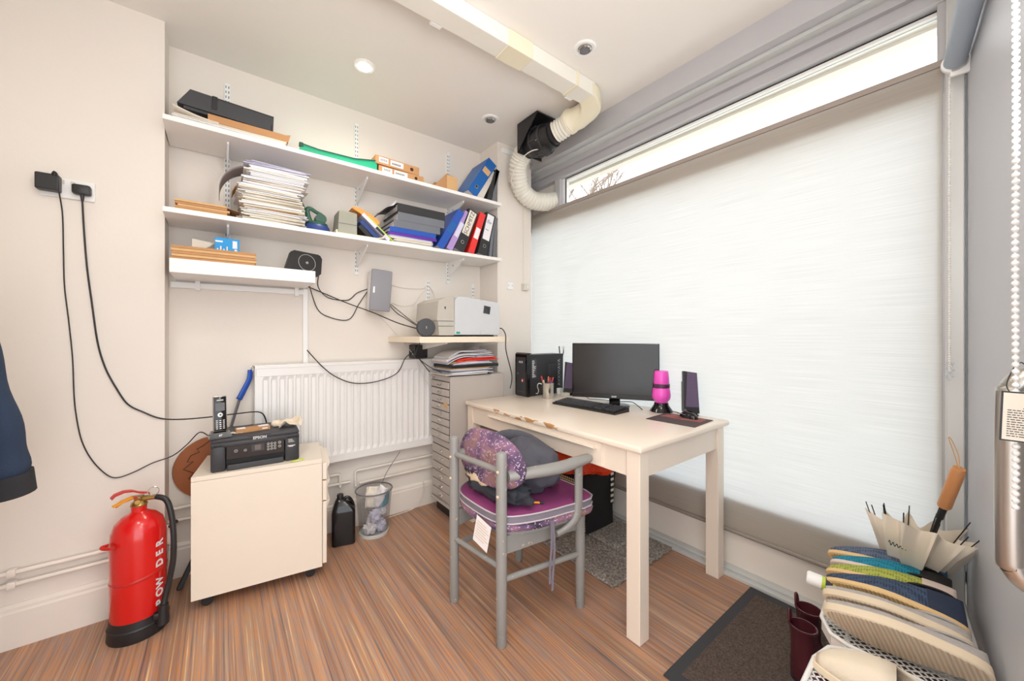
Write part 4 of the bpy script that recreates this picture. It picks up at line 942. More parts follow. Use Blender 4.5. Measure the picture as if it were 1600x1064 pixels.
z = wavy('paper_pile', 'loose drooping letters and leaflets topmost on the cabinet pile', 'papers', 1.14, 1.48, 2.135, 2.36, z, [(0.006, 'paper', 0.01, 0), (0.005, 'toner', 0.14, 0.02), (0.006, 'paper_blue', 0, 0), (0.006, 'paper_cream', -0.01, -0.02), (0.005, 'paper', 0, 0), (0.006, 'grey_board', 0.0, -0.1), (0.006, 'paper_blue', 0, -0.01), (0.006, 'paper', 0.0, -0.04)], 8, 0.045, 0.0025)

# laser printer
lz = 1.192
pr = thing('laser_printer', 'pale grey laser printer on the cream shelf by the pier', 'printer', (1.0, 2.0, lz))
b = MB(); prof = [(1.118, lz + 0.012), (1.44, lz + 0.012), (1.452, lz + 0.03), (1.448, lz + 0.205), (1.435, lz + 0.222), (1.16, lz + 0.246), (1.135, lz + 0.24), (1.12, lz + 0.218)]
b.prism(prof, lambda a, c: (a, 2.01, c), lambda a, c: (a, 2.33, c)); obj('side_cover', b, mat('printer_white', srgb(204, 206, 209), 0.35), pr, world=True)
b = MB(); prof = [(1.02, lz + 0.008), (1.118, lz + 0.008), (1.118, lz + 0.245), (1.06, lz + 0.235), (1.015, lz + 0.21), (1.005, lz + 0.10), (1.012, lz + 0.09)]
b.prism(prof, lambda a, c: (a, 2.02, c), lambda a, c: (a, 2.32, c)); obj('front_cover', b, mat('printer_beige', srgb(192, 186, 176), 0.45), pr, world=True)
for zz in (0.092, 0.062): obj('tray_seam', MB().box((1.01, 2.0185, lz + zz), (1.115, 2.0201, lz + zz + 0.0025)), 'ink', pr, world=True)
obj('feet', MB().box((1.03, 2.05, lz), (1.43, 2.29, lz + 0.012)), 'dark', pr, world=True)
b = MB(); b.box((1.325, 2.008, lz + 0.145), (1.375, 2.0101, lz + 0.195), Matrix.Translation((1.35, 0, lz+0.17)) @ Matrix.Rotation(R(9), 4, 'Y') @ Matrix.Translation((-1.35, 0, -lz-0.17))); b.mi = 1
for i in range(6):
    for j in range(6): b.box((1.327 + i*0.0078, 2.007, lz + 0.148 + j*0.0078), (1.3335 + i*0.0078, 2.0081, lz + 0.1545 + j*0.0078), Matrix.Translation((1.35, 0, lz+0.17)) @ Matrix.Rotation(R(9), 4, 'Y') @ Matrix.Translation((-1.35, 0, -lz-0.17)))
obj('side_grille_sticker', b, ['mid', 'ink'], pr, world=True)
obj('green_tab', MB().box((1.128, 2.006, lz + 0.018), (1.152, 2.0101, lz + 0.03)), 'green', pr, world=True)
obj('grip_recess', MB().box((1.30, 2.007, lz + 0.014), (1.36, 2.0101, lz + 0.038), bev=0.002), 'alu_light', pr, world=True)
obj('front_mark', MB().box((1.055, 2.018, lz + 0.165), (1.062, 2.0201, lz + 0.18)), 'ink', pr, world=True)
# round black puck standing on edge
pk = thing('round_router_puck', 'round dark grey disc device on edge beside the laser printer', 'wifi device', (0.945, 2.03, lz))
b = MB(); ctr = Vector((0.942, 2.035, lz + 0.053)); axd = Vector((-0.25, -1, 0.02)).normalized()
b.rings([(ctr - axd*0.022, 0.046), (ctr - axd*0.018, 0.052), (ctr + axd*0.012, 0.053), (ctr + axd*0.018, 0.049), (ctr + axd*0.0185, 0.04)], 36); obj('disc', b, 'dark', pk, world=True, smooth=40)
text('mark', '2', 0.016, face_mx(ctr + axd*0.019, (0.97, -0.25, 0), (0, 0, 1)), 'ink_white', pk, world=True)
# black cube adapter over the radiator
ad = thing('power_adapter', 'square black plug-in power adapter with green sticker above radiator', 'adapter', (1.08, YB - 0.03, 1.09))
obj('body', MB().box((1.035, 2.42, 1.044), (1.135, YB, 1.135), bev=0.006), 'black', ad, world=True); obj('sticker', MB().box((1.105, 2.4188, 1.105), (1.127, 2.4201, 1.127)), mat('mint_label', srgb(150, 205, 190), 0.6), ad, world=True)

# wall speaker
sk = thing('wall_speaker', 'white loudspeaker with grey grille mounted on the wall over radiator', 'speaker', (0.80, 2.42, 1.48), 0)
tl = Matrix.Translation((0.80, 2.42, 1.48)) @ Matrix.Rotation(R(4), 4, 'Y') @ Matrix.Rotation(R(-6), 4, 'Z')
b = MB(); b.box((-0.062, -0.045, -0.128), (0.062, 0.06, 0.128), tl, bev=0.01); obj('cabinet', b, 'white', sk, world=True, smooth=40)
b = MB(); b.box((-0.063, -0.058, -0.129), (0.063, -0.044, 0.129), tl, bev=0.008); obj('grille', b, mat('grey_grille', srgb(146, 146, 152), 0.6, var=0.03), sk, world=True, smooth=40)
b = MB(); b.box((-0.048, -0.060, -0.02), (-0.037, -0.0575, 0.02), tl, bev=0.003); obj('badge', b, 'white', sk, world=True)
obj('wall_mount', MB().box((0.78, 2.46, 1.42), (0.82, YB, 1.53)), 'white', sk, world=True)
# cables on the wall
W_ = YB - 0.008
cable('speaker_cable', [(0.44, 2.35, 1.545), (0.45, 2.42, 1.48), (0.52, W_, 1.43), (0.63, W_, 1.42), (0.69, W_, 1.47), (0.755, 2.48, 1.50)], 0.0028, 'cable', 'black cable drooping from router to wall speaker, upper loop')
cable('power_cable', [(0.40, 2.42, 1.50), (0.46, W_, 1.36), (0.53, W_, 1.31), (0.64, W_, 1.30), (0.70, W_, 1.40), (0.752, 2.48, 1.49)], 0.0028, 'cable', 'black cable drooping from short shelf to speaker, lower loop')
cable('network_cable', [(0.40, W_, 1.49), (0.43, W_, 1.48), (0.62, 2.47, 1.40), (0.76, 2.42, 1.345), (0.86, 2.25, 1.275), (0.94, 2.08, 1.232)], 0.0032, 'cable', 'straight black cable from short shelf sloping to the round puck')
cable('network_cable', [(0.885, 2.47, 1.40), (0.93, 2.46, 1.35), (0.96, 2.38, 1.31), (0.96, 2.2, 1.26), (0.955, 2.07, 1.235)], 0.0028, 'cable', 'black cable from wall speaker running down to round puck')
cable('power_cable', [(0.875, 2.47, 1.42), (0.955, 2.47, 1.36), (0.985, 2.3, 1.28), (0.965, 2.065, 1.24)], 0.0024, 'cable', 'second thinner black cable from speaker to round puck')
cable('white_cable', [(0.865, W_, 1.55), (0.99, W_, 1.525), (1.13, W_, 1.53), (1.17, W_-0.008, 1.555), (1.22, W_, 1.50), (1.235, W_, 1.42)], 0.0025, 'cable_w', 'white cable arching from wall speaker over the slotted rail')
cable('white_cable', [(0.865, W_, 1.44), (0.98, W_, 1.40), (1.07, W_, 1.42), (1.12, W_, 1.49), (1.165, W_-0.006, 1.535)], 0.0022, 'cable_w', 'white cable sagging right of the wall speaker')
cable('white_cable', [(0.83, W_, 1.33), (0.95, W_, 1.20), (1.04, 2.43, 1.06), (1.10, 2.42, 0.92), (1.13, 2.40, 0.86)], 0.0018, 'cable_w', 'thin pale wire slanting from speaker past the radiator')
cable('power_cable', [(0.40, W_, 1.12), (0.47, 2.42, 1.02), (0.55, 2.42, 0.95), (0.66, 2.42, 0.905), (0.80, 2.42, 0.91), (0.92, 2.42, 0.955), (0.975, 2.42, 1.05), (1.045, 2.43, 1.095)], 0.003, 'cable', 'black cable looping across the radiator front to black adapter')
cable('power_cable', [(1.045, 2.42, 1.075), (1.08, 2.40, 1.02), (1.13, 2.38, 0.95)], 0.003, 'cable', 'short black cable from square adapter down to steel cabinet')
cable('power_cable', [(0.98, 2.20, 1.155), (1.0, 2.30, 1.10), (1.03, 2.36, 1.06), (1.08, 2.30, 1.00), (1.13, 2.2, 0.96)], 0.003, 'cable', 'black cable hanging under left end of printer shelf')
cable('mains_cable', [(1.462, 2.06, 1.24), (1.475, 2.02, 1.245), (1.485, 1.99, 1.20), (1.487, 1.988, 1.10), (1.56, 2.02, 0.93), (1.553, 2.03, 0.84)], 0.0035, 'cable', 'black mains cable falling from the laser printer past shelf')

# ================================================================ white pedestal unit
PH = 0.588
pa = math.atan2(1.994 - 2.125, 0.40 + 0.101)
ped = thing('pedestal_unit', 'cream wheeled pedestal drawer unit carrying the black inkjet printer', 'cabinet', (-0.1, 2.125, 0), R(-8))
PW, PD = 0.505, 0.35
b = MB(); b.box((0, 0, PH - 0.02), (PW, PD, PH), bev=0.0015); obj('top_panel', b, 'cream', ped)
b = MB(); b.box((0.0, 0.0, 0.055), (PW, 0.018, PH - 0.021), bev=0.001); b.box((0.0, PD - 0.018, 0.055), (PW, PD, PH - 0.021)); b.box((0, 0.018, 0.055), (0.018, PD - 0.018, PH - 0.021)); b.box((0.018, 0.018, 0.055), (PW - 0.02, PD - 0.018, 0.075)); obj('carcass', b, 'cream', ped)
b = MB(); b.box((PW - 0.02, 0.018, 0.08), (PW - 0.002, PD - 0.018, PH - 0.03)); obj('drawer_recess', b, 'rubber', ped)
for z0_, z1_ in ((0.485, 0.564), (0.382, 0.478), (0.07, 0.375)):
    dd = obj('drawer', MB().box((PW + 0.002, 0.0, z0_), (PW + 0.02, PD, z1_), bev=0.0015), 'cream', ped)
    h_ = MB(); h_.prism([(0, 0), (0.016, -0.004), (0.004, -0.035), (0, -0.035)], lambda a, c: (PW + 0.02 + a, 0.03, z1_ + c - 0.004), lambda a, c: (PW + 0.02 + a, PD - 0.03, z1_ + c - 0.004)); obj('finger_pull', h_, 'cream', dd)
for (x, y) in ((0.055, 0.05), (PW - 0.045, 0.05), (0.055, PD - 0.05), (PW - 0.045, PD - 0.05)):
    c = MB(); c.cyl((x - 0.006, y - 0.013, 0.022), (x - 0.006, y - 0.004, 0.022), 0.022, n=18); c.cyl((x - 0.006, y + 0.004, 0.022), (x - 0.006, y + 0.013, 0.022), 0.022, n=18); c.box((x - 0.015, y - 0.003, 0.02), (x + 0.01, y + 0.003, 0.055)); c.box((x - 0.018, y - 0.012, 0.045), (x + 0.018, y + 0.012, 0.0555), bev=0.002)
    obj('castor', c, 'black', ped, smooth=40)

# inkjet printer
ep = thing('inkjet_printer', 'black inkjet printer with control panel on the cream pedestal', 'printer', (-0.035, 2.135, PH), R(-3.0))
EW, ED, EH = 0.345, 0.26, 0.150
b = MB(); b.box((0, 0.03, 0.004), (EW, ED, EH - 0.018), bev=0.008); b.box((0, 0.0, 0.0), (0.055, 0.06, EH - 0.02), bev=0.010); b.box((EW - 0.062, 0.0, 0.0), (EW, 0.06, EH - 0.02), bev=0.010); b.box((0.0, 0.0, EH - 0.045), (EW, 0.05, EH - 0.02), bev=0.006)
obj('body', b, 'printer_black', ep, smooth=40)
b = MB(); b.box((0.0, 0.0, EH - 0.024), (EW, ED, EH), bev=0.010); b.box((0.135, -0.002, EH - 0.008), (0.225, 0.01, EH + 0.001), bev=0.002); obj('scanner_lid', b, 'dark', ep, smooth=40)
text('logo', 'EPSON', 0.0175, face_mx((EW*0.53, -0.0016, EH - 0.016), (1, 0, 0), (0, 0, 1)), 'ink_white', ep, bold=0.0004)
pm = face_mx((0.056, 0.004, 0.052), (1, 0, 0), (0, -0.0, 1))
b = MB(); b.box((0.056, 0.002, 0.048), (EW - 0.063, 0.03, EH - 0.034), bev=0.002)
cp = obj('control_panel', b, 'black_gloss', ep)
c = MB(); c.box((0.150, 0.0008, 0.072), (0.200, 0.0019, 0.104)); c.mi = 1; c.box((0.163, 0.0002, 0.077), (0.187, 0.0009, 0.100)); obj('display', c, ['dark', mat('warm_display', srgb(110, 96, 90), 0.4)], cp)
c = MB()
def ringb(x, z, r):
    c.tube([(x + r*math.cos(2*PI*k/14), 0.0008, z + r*math.sin(2*PI*k/14)) for k in range(14)], 0.0007, 4, closed=True); c.box((x-0.0012, 0.0005, z-0.001), (x+0.0012, 0.0015, z+0.001))
for (x, z, r) in [(0.092, 0.085, 0.006), (0.127, 0.083, 0.005)] + [(0.216 + 0.0135*i, 0.098 - 0.0125*j, 0.0046) for i in range(3) for j in range(3)] + [(0.262, 0.098, 0.0055), (0.262, 0.08, 0.0055)]: ringb(x, z, r)
obj('printed_icons', c, 'ink_white', cp)
b = MB(); b.box((0.057, 0.022, 0.0), (EW - 0.064, 0.03, 0.05)); obj('output_slot', b, 'rubber', ep)
b = MB(); b.box((0.06, -0.004, 0.003), (EW - 0.067, 0.02, 0.026), bev=0.003); b.box((0.06, 0.0, 0.0), (EW - 0.067, 0.028, 0.005)); obj('output_tray', b, 'dark', ep)
c = MB(); c.box((EW - 0.05, -0.0006, 0.088), (EW - 0.016, 0.0004, 0.112)); c.mi = 1
for k in range(3): c.box((EW - 0.047, -0.001, 0.092 + k*0.006), (EW - 0.022 - 0.004*k, -0.0005, 0.0945 + k*0.006))
obj('side_badge', c, ['dark', 'offwhite'], ep)
c = MB(); c.box((EW - 0.05, -0.001, 0.073), (EW - 0.018, 0.0002, 0.0765)); c.box((EW - 0.044, -0.001, 0.069), (EW - 0.026, 0.0002, 0.072)); obj('model_print', c, 'ink_white', ep)
EZ = PH + EH
# cordless phone in cradle
ph = thing('phone_cradle', 'black charging cradle on the left end of inkjet printer', 'cradle', (0.0, 2.165, EZ + 0.0005), R(4))
b = MB(); b.loft([[Vector((sx*0.042*k, sy*0.036*k, z)) for sx, sy in ((-1,-1),(1,-1),(1,1),(-1,1))] for z, k in ((0, 1), (0.005, 1), (0.026, 0.78))]); obj('base', b, 'black_gloss', ph)
text('lettering', 'BT', 0.011, face_mx((0, -0.0335, 0.014), (1, 0, 0), (0, 0.3, 1)), 'ink_white', ph, bold=0.0003)
hs = thing('cordless_phone', 'black and silver cordless phone handset standing in its cradle', 'phone', (0.0, 2.163, EZ + 0.027), (R(-8), 0, R(6)))
b = MB(); b.box((-0.025, -0.011, 0), (0.025, 0.014, 0.160), bev=0.006); obj('handset', b, 'steel', hs, smooth=40)
b = MB(); b.box((-0.0225, -0.0135, 0.004), (0.0225, -0.008, 0.156), bev=0.003); fp = obj('front_panel', b, 'black_gloss', hs, smooth=40)
obj('display', MB().box((-0.017, -0.0143, 0.092), (0.017, -0.0134, 0.128)), mat('grey_display', srgb(88, 88, 92), 0.3), fp)
c = MB().lathe([(0.010, -0.0), (0.0095, 0.0015), (0.004, 0.0018), (0.0035, 0)], n=20, cap=False); c.move(face_mx((0, -0.0134, 0.074), (1, 0, 0), (0, 0, 1))); obj('navigation_ring', c, 'steel', fp)
c = MB()
for i in range(3):
    for j in range(5): c.box((-0.016 + i*0.0125, -0.0145, 0.012 + j*0.0088), (-0.009 + i*0.0125, -0.0134, 0.0155 + j*0.0088))
c.box((-0.012, -0.0145, 0.138), (0.012, -0.0134, 0.142)); obj('keys', c, 'ink_white', fp)
# narrow box and cloth on the printer
bx = thing('narrow_box', 'long thin kraft carton with white labels on inkjet printer', 'box', (0.125, 2.215, EZ + 0.0005), R(6))
obj('carton', MB().box((-0.068, -0.022, 0), (0.068, 0.022, 0.019), bev=0.001), 'kraft', bx)
c = MB(); c.box((-0.063, -0.014, 0.019), (-0.030, 0.018, 0.0198)); c.box((0.022, -0.016, 0.019), (0.064, 0.017, 0.0198)); c.box((0.035, -0.0227, 0.006), (0.058, -0.022, 0.012)); obj('labels', c, 'paper', bx)
single('crumpled_note', MB().grid(lambda u, v: Vector((0.035 + 0.05*u, 2.185 + 0.03*v, EZ + 0.0015 + 0.005*abs(math.sin(u*7+v*3)))), 8, 6), 'paper_cream', 'small crumpled note between phone cradle and kraft carton', 'paper', origin=(0.06, 2.2, EZ), mods=[('SOLIDIFY', dict(thickness=0.0006))])
def cloth(u, v):
    x = 0.225 + 0.095*u + 0.012*math.sin(v*5); y = 2.16 + 0.11*v + 0.02*math.sin(u*4)
    z = EZ + 0.003 + 0.045*(noise.noise(Vector((u*3.2, v*3.2, 1.3)))*0.5 + 0.5)*(1 if 0.05 < u < 0.95 else 0.3) + 0.045*max(0, u - 0.45)*math.sin(PI*min(1, v*1.1))
    return Vector((x, y, z))
single('cloth_rag', MB().grid(cloth, 26, 26), 'canvas', 'crumpled cream cloth lying on right side of inkjet printer', 'cloth', smooth=180, origin=(0.27, 2.2, EZ), mods=[('SOLIDIFY', dict(thickness=0.002)), ('SUBSURF', dict(levels=1, render_levels=1))])
single('cloth_rag', MB().sphere((0.222, 2.235, EZ + 0.018), 0.019, 14, 10, (1.1, 0.9, 0.9)), 'canvas', 'small balled cream rag beside the crumpled cloth on printer', 'cloth', smooth=180, origin=(0.222, 2.235, EZ))
gt = MB(); gt.box((-0.028, -0.006, 0), (0.028, 0.006, 0.007), bev=0.003); gt.mi = 1; gt.box((-0.015, -0.0065, 0.002), (0.012, -0.006, 0.005)); gt.move(Matrix.Rotation(R(10), 4, 'Z'))
gl = single('plastic_clip', gt, ['lime', 'canvas'], 'lime green plastic clip beside right front corner of printer', 'clip'); gl.location = (0.30, 2.095, PH + 0.0005)
# blue handled scraper behind the printer
sc = thing('dusting_tool', 'blue handled tool with grey shaft leaning beside the radiator', 'tool', (0.10, 2.46, 0.60))
obj('shaft', MB().tube([(0.035, 2.43, 0.69), (0.085, 2.46, 0.88)], 0.009, 10, flat=0.5), 'mid', sc, world=True)
obj('handle', MB().tube([(0.078, 2.455, 0.862), (0.105, 2.462, 0.92), (0.125, 2.468, 0.97), (0.128, 2.47, 1.015)], lambda t: 0.017 - 0.003*t, 12, smooth=4, flat=0.6), 'blue2', sc, world=True, smooth=180)
obj('hanging_loop', MB().tube([(0.128, 2.47, 1.012), (0.136, 2.47, 1.035), (0.146, 2.47, 1.02), (0.135, 2.47, 1.006)], 0.003, 6, smooth=3), 'chrome', sc, world=True)
# brown leather hide disc behind the pedestal
ld = thing('leather_disc', 'round brown leather piece with zigzag stitching behind the pedestal', 'leather piece', (-0.022, 2.497, 0.36))
lm = Matrix.Translation((-0.022, 2.497, 0.520)) @ Matrix.Rotation(R(3), 4, 'X')
b = MB(); b.loft([[lm @ Vector((0.166*k*math.cos(2*PI*i/40), y, 0.163*k*math.sin(2*PI*i/40))) for i in range(40)] for y, k in ((0.006, 0.99), (0.0, 1.0), (-0.008, 0.985))]); obj('disc', b, 'leather', ld, world=True, smooth=40)
zz = [(-0.02, 0.235), (-0.055, 0.19), (-0.085, 0.165), (-0.075, 0.14), (-0.11, 0.12), (-0.125, 0.075), (-0.10, 0.07), (-0.14, 0.02), (-0.10, -0.02), (-0.12, -0.06), (-0.085, -0.08), (-0.09, -0.12)]
b = MB(); b.tube([lm @ Vector((a*0.95 + 0.01, -0.0095, c*0.64)) for a, c in zz], 0.0018, 5); obj('zigzag_stitching', b, 'stitch', ld, world=True)
tp_ = MB(); tp_.box((-0.165, 2.36, 0.0), (-0.145, 2.385, 0.30), Matrix.Translation((-0.155, 2.37, 0)) @ Matrix.Rotation(R(24), 4, 'Y') @ Matrix.Rotation(R(-8), 4, 'X') @ Matrix.Translation((0.155, -2.37, 0)), bev=0.003)
single('folded_stand', tp_, 'black', 'black folded stand leg leaning behind the pedestal at floor', 'stand', origin=(-0.155, 2.37, 0))

# wall cables from the socket
CW = YC - 0.006
cable('charger_cable', [(-0.51, YC-0.05, 1.80), (-0.506, CW, 1.70), (-0.503, CW, 1.55), (-0.500, CW, 1.40), (-0.488, CW, 1.25), (-0.478, CW, 1.10), (-0.474, CW, 0.95), (-0.466, CW, 0.85), (-0.452, CW, 0.76), (-0.425, CW, 0.68), (-0.385, CW, 0.612), (-0.352, CW, 0.588), (-0.30, CW, 0.600), (-0.24, CW-0.01, 0.63), (-0.17, CW-0.03, 0.655), (-0.12, 2.28, 0.70), (-0.075, 2.22, 0.78-0.02), (-0.044, 2.19, EZ+0.01)], 0.0024, 'cable', 'thin black cable from wall charger down to the phone cradle')
cable('mains_cable', [(-0.447, YC-0.028, 1.75), (-0.446, CW, 1.62), (-0.438, CW, 1.48), (-0.425, CW, 1.34), (-0.408, CW, 1.17), (-0.385, CW, 1.06), (-0.352, CW, 0.97), (-0.318, CW, 0.90), (-0.27, CW, 0.86), (-0.215, CW, 0.825), (-0.15, 2.36, 0.805), (-0.05, 2.37, 0.80), (0.06, 2.385, 0.80), (0.17, 2.41, 0.79), (0.2, 2.42, 0.72)], 0.0034, 'cable', 'thick black mains cable from wall plug sagging behind inkjet printer')
cable('floor_cable', [(0.60, 2.47, 0.018), (0.75, 2.455, 0.006), (0.95, 2.46, 0.006), (1.06, 2.46, 0.02), (1.12, 2.46, 0.09), (1.125, 2.47, 0.18)], 0.003, 'cable_w', 'white cable along the skirting between mesh bin and cabinet')
cable('radiator_wire', [(0.93, 2.40, 0.44), (0.84, 2.39, 0.33), (0.79, 2.37, 0.24)], 0.002, 'mid', 'thin grey wire dropping from radiator into the mesh bin')

# ================================================================ coat at the left edge
ct = thing('hanging_coat', 'dark navy coat hanging on left wall, sleeve end in view', 'coat', (XL + 0.08, 1.85, 1.6))
b = MB()
def ring(c, rx, ry, n=18, ph=0.0, wob=0.006):
    return [Vector(c) + Vector((rx*math.cos(2*PI*k/n), ry*math.sin(2*PI*k/n), 0.0)) * (1 + wob*10*0.06*math.sin(3*2*PI*k/n + ph)) for k in range(n)]
b.loft([ring((XL + 0.07, 1.72, z), rx, ry, 24, z*3) for z, rx, ry in ((0.62, 0.065, 0.19), (0.85, 0.066, 0.17), (1.1, 0.06, 0.15), (1.35, 0.055, 0.15), (1.5, 0.045, 0.13), (1.58, 0.03, 0.06))]); obj('body', b, 'navycloth', ct, world=True, smooth=60)
b = MB(); b.tube([(XL+0.065, 1.76, 1.46), (XL + 0.08, 1.82, 1.25), (XL + 0.10, 1.865, 1.05), (XL + 0.122, 1.91, 0.88), (XL+0.128, 1.93, 0.78), (XL + 0.13, 1.935, 0.745)], lambda t: 0.058 - 0.006*t + 0.003*math.sin(t*26), 18, smooth=6); obj('sleeve', b, 'navycloth', ct, world=True, smooth=60)
b = MB(); b.tube([(XL + 0.129, 1.934, 0.760), (XL + 0.134, 1.94, 0.690)], 0.0585, 20); obj('cuff', b, 'cuff', ct, world=True, smooth=60)
obj('hook', MB().tube([(XL, 1.72, 1.62), (XL + 0.05, 1.72, 1.61), (XL + 0.06, 1.72, 1.65)], 0.005, 8), 'chrome', ct, world=True)

# ================================================================ fire extinguisher
fe = thing('fire_extinguisher', 'red powder fire extinguisher on black foot beside left wall', 'fire extinguisher', (-0.262, 2.15, 0), R(0))
b = MB(); b.lathe([(0.083, 0.055), (0.085, 0.065), (0.085, 0.385), (0.082, 0.415), (0.072, 0.445), (0.052, 0.468), (0.028, 0.482), (0.024, 0.486), (0.024, 0.512), (0.0, 0.513)], n=44); obj('cylinder', b, 'red', fe, smooth=40)
b = MB(); b.lathe([(0.0, 0.0), (0.092, 0.0), (0.094, 0.006), (0.090, 0.05), (0.0865, 0.078), (0.083, 0.08)], n=44, cap=False); b.lathe([(0.0915, 0.042), (0.0935, 0.046), (0.0905, 0.052)], n=44, cap=False); obj('foot_ring', b, 'black', fe, smooth=30)
b = MB(); b.lathe([(0.026, 0.508), (0.027, 0.512), (0.022, 0.522), (0.016, 0.526), (0.016, 0.545)], n=20); b.cyl((0, 0, 0.533), (0.055, -0.012, 0.533), 0.010, n=12); b.cyl((0.0, -0.02, 0.53), (0, -0.034, 0.53), 0.009, n=12); obj('valve', b, 'brass', fe, smooth=40)
d_ = Vector((-0.9, -0.35, 0)).normalized(); sd = Vector((-d_.y, d_.x, 0))
def strap(mb, pts, w, t):
    mb.loft([[p + sd*w*s1 + Vector((0, 0, t*s2)) for s1, s2 in ((-1, -1), (1, -1), (1, 1), (-1, 1))] for p in pts])
b = MB(); strap(b, [-d_*0.03 + Vector((0,0,0.548)), Vector((0,0,0.560)), d_*0.02 + Vector((0,0,0.573)), d_*0.045 + Vector((0,0,0.578)), d_*0.07 + Vector((0,0,0.572)), d_*0.08 + Vector((0,0,0.562))], 0.013, 0.003); obj('squeeze_lever', b, 'red_dark', fe, smooth=40)
b = MB(); strap(b, [Vector((0,0,0.540)), d_*0.02 + Vector((0,0,0.546)), d_*0.05 + Vector((0,0,0.538)), d_*0.07 + Vector((0,0,0.528))], 0.014, 0.003); obj('carry_handle', b, 'red_dark', fe, smooth=40)
b = MB(); strap(b, [d_*0.018 - sd*-0.0 + Vector((0, -0.015, 0.552)), d_*0.045 + Vector((0, -0.022, 0.545)), d_*0.072 + Vector((0, -0.022, 0.535))], 0.014, 0.0015); obj('safety_tag', b, 'yellow', fe)
b = MB(); b.tube([Vector((0.045, -0.02, 0.560)) + Vector((0.017*math.cos(a), 0, 0.017*math.sin(a))) for a in [2*PI*k/18 for k in range(18)]], 0.0016, 6, closed=True); b.tube([(0.03, -0.02, 0.555), (-0.02, -0.02, 0.556)], 0.0018, 6); obj('safety_pin', b, 'chrome', fe)
b = MB(); b.tube([(0.052, -0.012, 0.533), (0.085, -0.028, 0.515), (0.103, -0.048, 0.45), (0.110, -0.06, 0.36), (0.108, -0.062, 0.27), (0.094, -0.062, 0.18), (0.082, -0.068, 0.12), (0.080, -0.072, 0.10)], 0.0105, 12, smooth=6); obj('hose', b, 'black', fe, smooth=180)
b = MB(); b.cyl((0.080, -0.072, 0.11), (0.078, -0.073, 0.035), 0.016, 0.021, 16); b.box((0.05, -0.085, 0.06), (0.085, -0.04, 0.085), bev=0.004); obj('nozzle_holder', b, 'black', fe, smooth=40)
b = MB(); b.lathe([(0.0852, 0.232), (0.088, 0.238), (0.0852, 0.244)], n=44, cap=False); b.move(Matrix.Translation((0,0,0.238)) @ Matrix.Rotation(R(9), 4, (0.3, -1, 0)) @ Matrix.Translation((0,0,-0.238))); obj('strap_band', b, 'red_dark', fe, smooth=60)
b = MB(); b.tube([(-0.082, -0.032, 0.385), (-0.096, -0.042, 0.387), (-0.094, -0.052, 0.384), (-0.070, -0.066, 0.382), (-0.055, -0.072, 0.384)], 0.006, 8, smooth=3); obj('wall_hook_loop', b, 'red_dark', fe, smooth=60)
def letters(s, a0, z0, size, step):
    mb = MB(); a = a0
    for i, chh in enumerate(s):
        if chh == ' ': continue
        cu = bpy.data.curves.new('g', 'FONT'); cu.body = chh; cu.size = size; cu.extrude = 0.0006; cu.align_x = 'CENTER'; cu.align_y = 'CENTER'; cu.offset = 0.0012
        tt = bpy.data.objects.new('g', cu); COL.objects.link(tt); dg = bpy.context.evaluated_depsgraph_get(); dg.update()
        me = bpy.data.meshes.new_from_object(tt.evaluated_get(dg)); bpy.data.objects.remove(tt); bpy.data.curves.remove(cu)
        n_ = Vector((math.cos(a), math.sin(a), 0)); me.transform(face_mx(n_*0.0855 + Vector((0,0,z0 + i*step)), (0, 0, 1), n_.cross(Vector((0,0,1))).normalized()*1))
        mb.bm.from_mesh(me); bpy.data.meshes.remove(me)
    return mb
obj('lettering', letters('POW DER', R(-38), 0.115, 0.040, 0.040), 'ink_white', fe)

# ================================================================ bottle and mesh bin on the floor
jc = thing('black_canister', 'black plastic canister with moulded handle beside the mesh bin', 'canister', (0.568, 2.335, 0), R(-14))
b = MB(); hw, hd = 0.062, 0.05
def rrect(hw, hd, z, c=0.014, n=4, ox=0.0):
    o = []
    for qx, qy, a0 in ((1, 1, 0), (-1, 1, PI/2), (-1, -1, PI), (1, -1, 1.5*PI)):
        for k in range(n+1):
            a = a0 + k*PI/2/n; o.append(Vector((ox + qx*(hw-c) + c*math.cos(a), qy*(hd-c) + c*math.sin(a), z)))
    return o
b.loft([rrect(hw*k, hd*k2, z, c, 4, ox) for z, k, k2, c, ox in ((0, .9, .88, .012, 0), (0.006, 1, 1, .016, 0), (0.185, 1, 1, .016, 0), (0.20, .96, .96, .016, 0), (0.232, .66, .72, .016, -0.008), (0.25, .42, .46, .015, -0.016), (0.256, .3, .36, .012, -0.018))]); obj('body', b, 'black_gloss', jc, smooth=35)
b = MB(); b.lathe([(0.017, 0.252), (0.0175, 0.256), (0.0175, 0.278), (0.015, 0.281), (0, 0.281)], (-0.018, 0, 0), 20); obj('cap', b, 'black', jc, smooth=40)
b = MB(); b.tube([(-0.005, 0, 0.25), (0.022, 0, 0.258), (0.044, 0, 0.232), (0.056, 0, 0.19)], 0.008, 10, smooth=5); obj('handle', b, 'black_gloss', jc, smooth=180)
bn = thing('waste_bin', 'round wire mesh waste bin full of crumpled paper', 'bin', (0.742, 2.335, 0))
b = MB(); b.lathe([(0.082, 0.004), (0.104, 0.262)], n=44, cap=False); obj('mesh_wall', b, 'wire', bn, smooth=180)
b = MB(); b.tube([(0.105*math.cos(2*PI*k/40), 0.105*math.sin(2*PI*k/40), 0.264) for k in range(40)], 0.0042, 8, closed=True); obj('rim', b, 'mid', bn, smooth=180)
b = MB(); b.lathe([(0.0, 0.0), (0.084, 0.0), (0.086, 0.018), (0.083, 0.02), (0.082, 0.005), (0, 0.004)], n=40, cap=False); obj('base', b, 'alu_light', bn, smooth=40)
